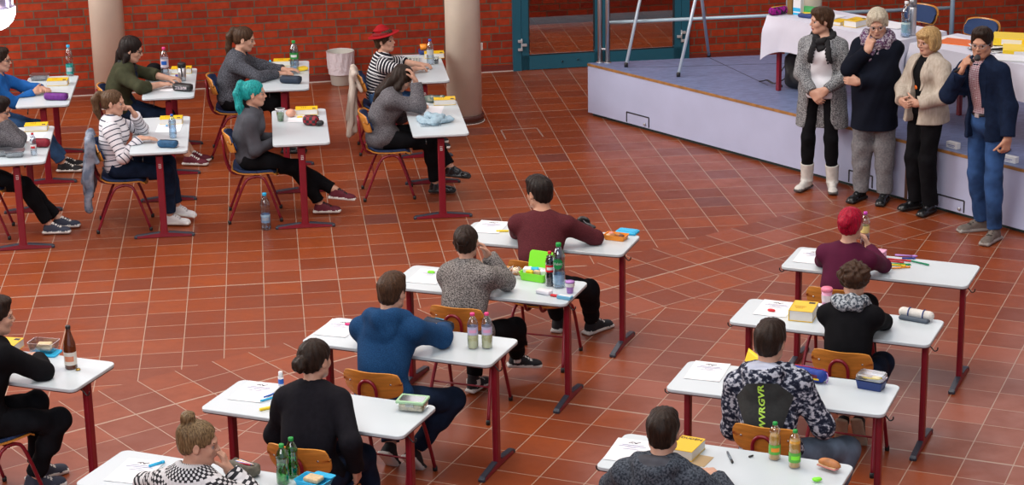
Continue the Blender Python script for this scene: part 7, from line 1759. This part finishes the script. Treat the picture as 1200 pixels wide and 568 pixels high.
for (u,v,rz,lab,h0) in [(1183,56,-20,'upper yellow ring binder lying open-spined on the stage table',.045),(1196,64,-14,'lower yellow ring binder at the right edge of the picture',.0)]:
    x,y=at(u,v,ZT); e=empty('ring_binder',(x,y,ZT+h0),rad(rz),lab,'binder','yellow ring binders')
    m_=MB(); m_.rbox((0,0,.003),(.30,.28,.005),.004); m_.rbox((0,0,.062),(.30,.28,.005),.004); m_.rbox((0,-.139,.0325),(.30,.005,.062),.002); m_.build('cover',P_YEL,e); m_=MB(); m_.rbox((.03,-.1425,.0325),(.17,.002,.045),.001); m_.build('spine_label',P_WHITE,e); m_=MB(); m_.box((0,.01,.030),(.27,.24,.045)); m_.build('page_stack',PAGES,e)
e=sput('paper_stack',1158,58,-30,'messy stack of papers and grey film beside the yellow binders','papers'); 
for i in range(5): m_=MB(); a_=.25*i; m_.sheet(lambda u,v:((u-.5)*.30,(v-.5)*.21,.008*i+.012*sin(3*u+i)*u+.004),8,4); q=m_.build('loose_sheet',[WHT,mat('sheet_grey',(.22,.20,.19),.5),WHT,mat('sheet_dark',(.10,.09,.09),.4),WHT][i],e); q.rotation_euler[2]=a_-.4
e=sput('name_plate',1186,71,-24,'white name plate with grey base near the right edge on the stage table','name plate'); m_=MB(); m_.sheet(lambda u,v:((u-.5)*.28,-.02+.04*v,.004+.05*(1-abs(2*v-1))),2,6); m_.sheet(lambda u,v:((u-.5)*.28,-.019+.038*v,.003+.048*(1-abs(2*v-1))),2,6); m_.build('folded_card',WHT,e); m_=MB(); m_.box((0,0,.0015),(.30,.09,.003)); m_.build('base_card',P_GREYL,e)
# chairs behind the stage table
for (u,v,dz,lab) in [(1075,16,.70,'blue-backed chair behind the steel flask on the stage'),(1146,33,.70,'blue-backed chair behind the man with the microphone, on the stage')]:
    bx0=at(u,v,ZS+dz); ang=rad(-52.2)+pi; X,Y=bx0; X-= .22*(-sin(ang))*-1; Y-= .22*cos(ang)*-1; X+=.10*.79; Y+=.10*.613
    o=chair_at(None,X,Y,math.degrees(ang),lab); o.location.z=ZS+.0
    for c in o.children:
        if c.name.startswith('backrest') : c.scale=(1.08,1,1.0)
# backpack under the table
x,y=at(936,103,ZS); e=empty('backpack',(x,y,ZS+.005),rad(-30),'black backpack on the stage floor behind the woman in the white blouse','backpack')
lump('pack_body',e,[rbx((0,0,.17),(.13,.09,.17),.06),ell((0,-.08,.11),(.10,.05,.09),k=.03)],mat('nylon_black',(.012,.012,.014),.6),h=.008,noise=folds(.006,28,4),)
m_=MB(); m_.tube([(-.10,-.05,.10),(-.22,-.06,.03),(-.32,-.02,.045),(-.38,.04,.02),(-.42,.02,.015)],.013,6,smooth_path=5,flat=.5); m_.build('shoulder_strap',P_BLK,e); m_=MB(); m_.tube([(-.08,0,.30),(-.18,-.08,.10),(-.12,-.12,.02)],.012,6,smooth_path=5,flat=.5); m_.build('shoulder_strap',P_BLK,e)
# cards along the stage edge
for (u,v,rz,lab,dx) in [(1117,173.5,-55,'white card lying on the stage edge left of the man in the navy jacket',.12),(1180,189,-50,'white printed box on the stage edge right of the man in the navy jacket',.20)]:
    x,y=at(u,v,ZS); e=empty('name_card',(x,y,ZS),rad(rz),lab,'card','white cards on the stage edge'); m_=MB(); m_.rbox((0,0,.028),(dx,.05,.052),.003); m_.build('card_box',P_WHITE,e); m_=MB(); m_.box((.0,-.0262,.030),(dx*.7,.001,.006)); m_.box((.0,-.0262,.018),(dx*.5,.001,.005)); m_.build('printed_lines',INKB,e)
x,y=at(1165,177,ZS); e=empty('booklet',(x,y,ZS+.001),rad(-30),'dark booklet with white pages on the stage floor beside the white box','booklet'); m_=MB(); m_.rbox((0,0,.008),(.24,.17,.014),.004); m_.build('cover',mat('booklet_dark',(.05,.05,.09),.5),e); m_=MB(); m_.rbox((-.02,.02,.017),(.22,.15,.003),.004); m_.build('open_pages',WHT,e)
# microphone
bpy.context.view_layer.update()
e,J=MANJ['e'],MANJ['J']; Mw=np.array(e.matrix_world)
tw=lambda p:(Mw@np.append(V3(p),1))[:3]
mouth=tw(J['Hc']+J['Rh']@(V3((-.012,.150,-.075)))); d_=unit(V3((-.45,.05,.80))); d_=unit(tw(J['wrR']+d_)-tw(J['wrR'])); n_=unit(V3((-.5,-.75,-.1))); n_=unit(tw(J['wrR']+n_)-tw(J['wrR'])); grip=tw(J['wrR'])+d_*.075+n_*.030
ax=unit(mouth-grip); e2=empty('microphone',tuple(grip),0,'black handheld microphone held up to the mouth of the man in the navy jacket','microphone')
Rm=Matrix(frame(ax if abs(ax[2])<.95 else (0,0,1)).tolist()); 
Lm=float(np.linalg.norm(mouth-grip))
m_=MB(); m_.tube([tuple(-ax*.13),tuple(ax*(Lm-.03))],[.011,.017],14); m_.build('handle',P_BLK,e2)
obj('grille',sdf_mesh([ell(ax*(Lm+.0),(.027,.027,.027))],h=.005,name='g'),mat('mic_grille',(.045,.045,.05),.5,metal=.3,bump=.6,bscale=400),e2)

# ================================================================ light and camera
w_=bpy.data.worlds.new('hall_daylight'); scn.world=w_; w_.use_nodes=True
bg=w_.node_tree.nodes['Background']; bg.inputs[0].default_value=(.72,.80,1.0,1); bg.inputs[1].default_value=WORLD
def area(name,loc,size,energy,col,rot=(0,0,0)):
    l=bpy.data.lights.new(name,'AREA'); l.shape='RECTANGLE'; l.size,l.size_y=size; l.energy=energy; l.color=col
    o=bpy.data.objects.new(name,l); COL.objects.link(o); o.location=loc; o.rotation_euler=rot
    return o
for (n_,l_,s_,e_,c_,r_) in LIGHTS:
    tag(area(n_,l_,s_,e_,c_,r_),kind='structure')
cam=bpy.data.cameras.new('camera'); co=bpy.data.objects.new('camera',cam); COL.objects.link(co)
cam.sensor_width=36; cam.sensor_fit='HORIZONTAL'; cam.lens=F_PX/1200*36; cam.shift_x=0; cam.shift_y=(CY-284)/1200
cam.clip_end=200
c,s=cos(ROLL),sin(ROLL)
r0=Vector((1,0,0)); u0=Vector((0,sin(PITCH),cos(PITCH))); f0_=Vector((0,cos(PITCH),-sin(PITCH)))
R_=r0*c+u0*s; U_=r0*(-s)+u0*c
M=Matrix.Identity(4)
for i in range(3): M[i][0]=R_[i]; M[i][1]=U_[i]; M[i][2]=-f0_[i]
M[2][3]=CAM_H
co.matrix_world=M
scn.camera=co
scn.view_settings.view_transform='Standard'; scn.view_settings.look='None'; scn.view_settings.exposure=EXPO; scn.view_settings.gamma=1
scn.view_settings.use_curve_mapping=False
scn.cycles.max_bounces=6; scn.cycles.transparent_max_bounces=16; scn.cycles.diffuse_bounces=3; scn.cycles.glossy_bounces=3
scn.cycles.caustics_reflective=False; scn.cycles.caustics_refractive=False
scn.cycles.use_denoising=True
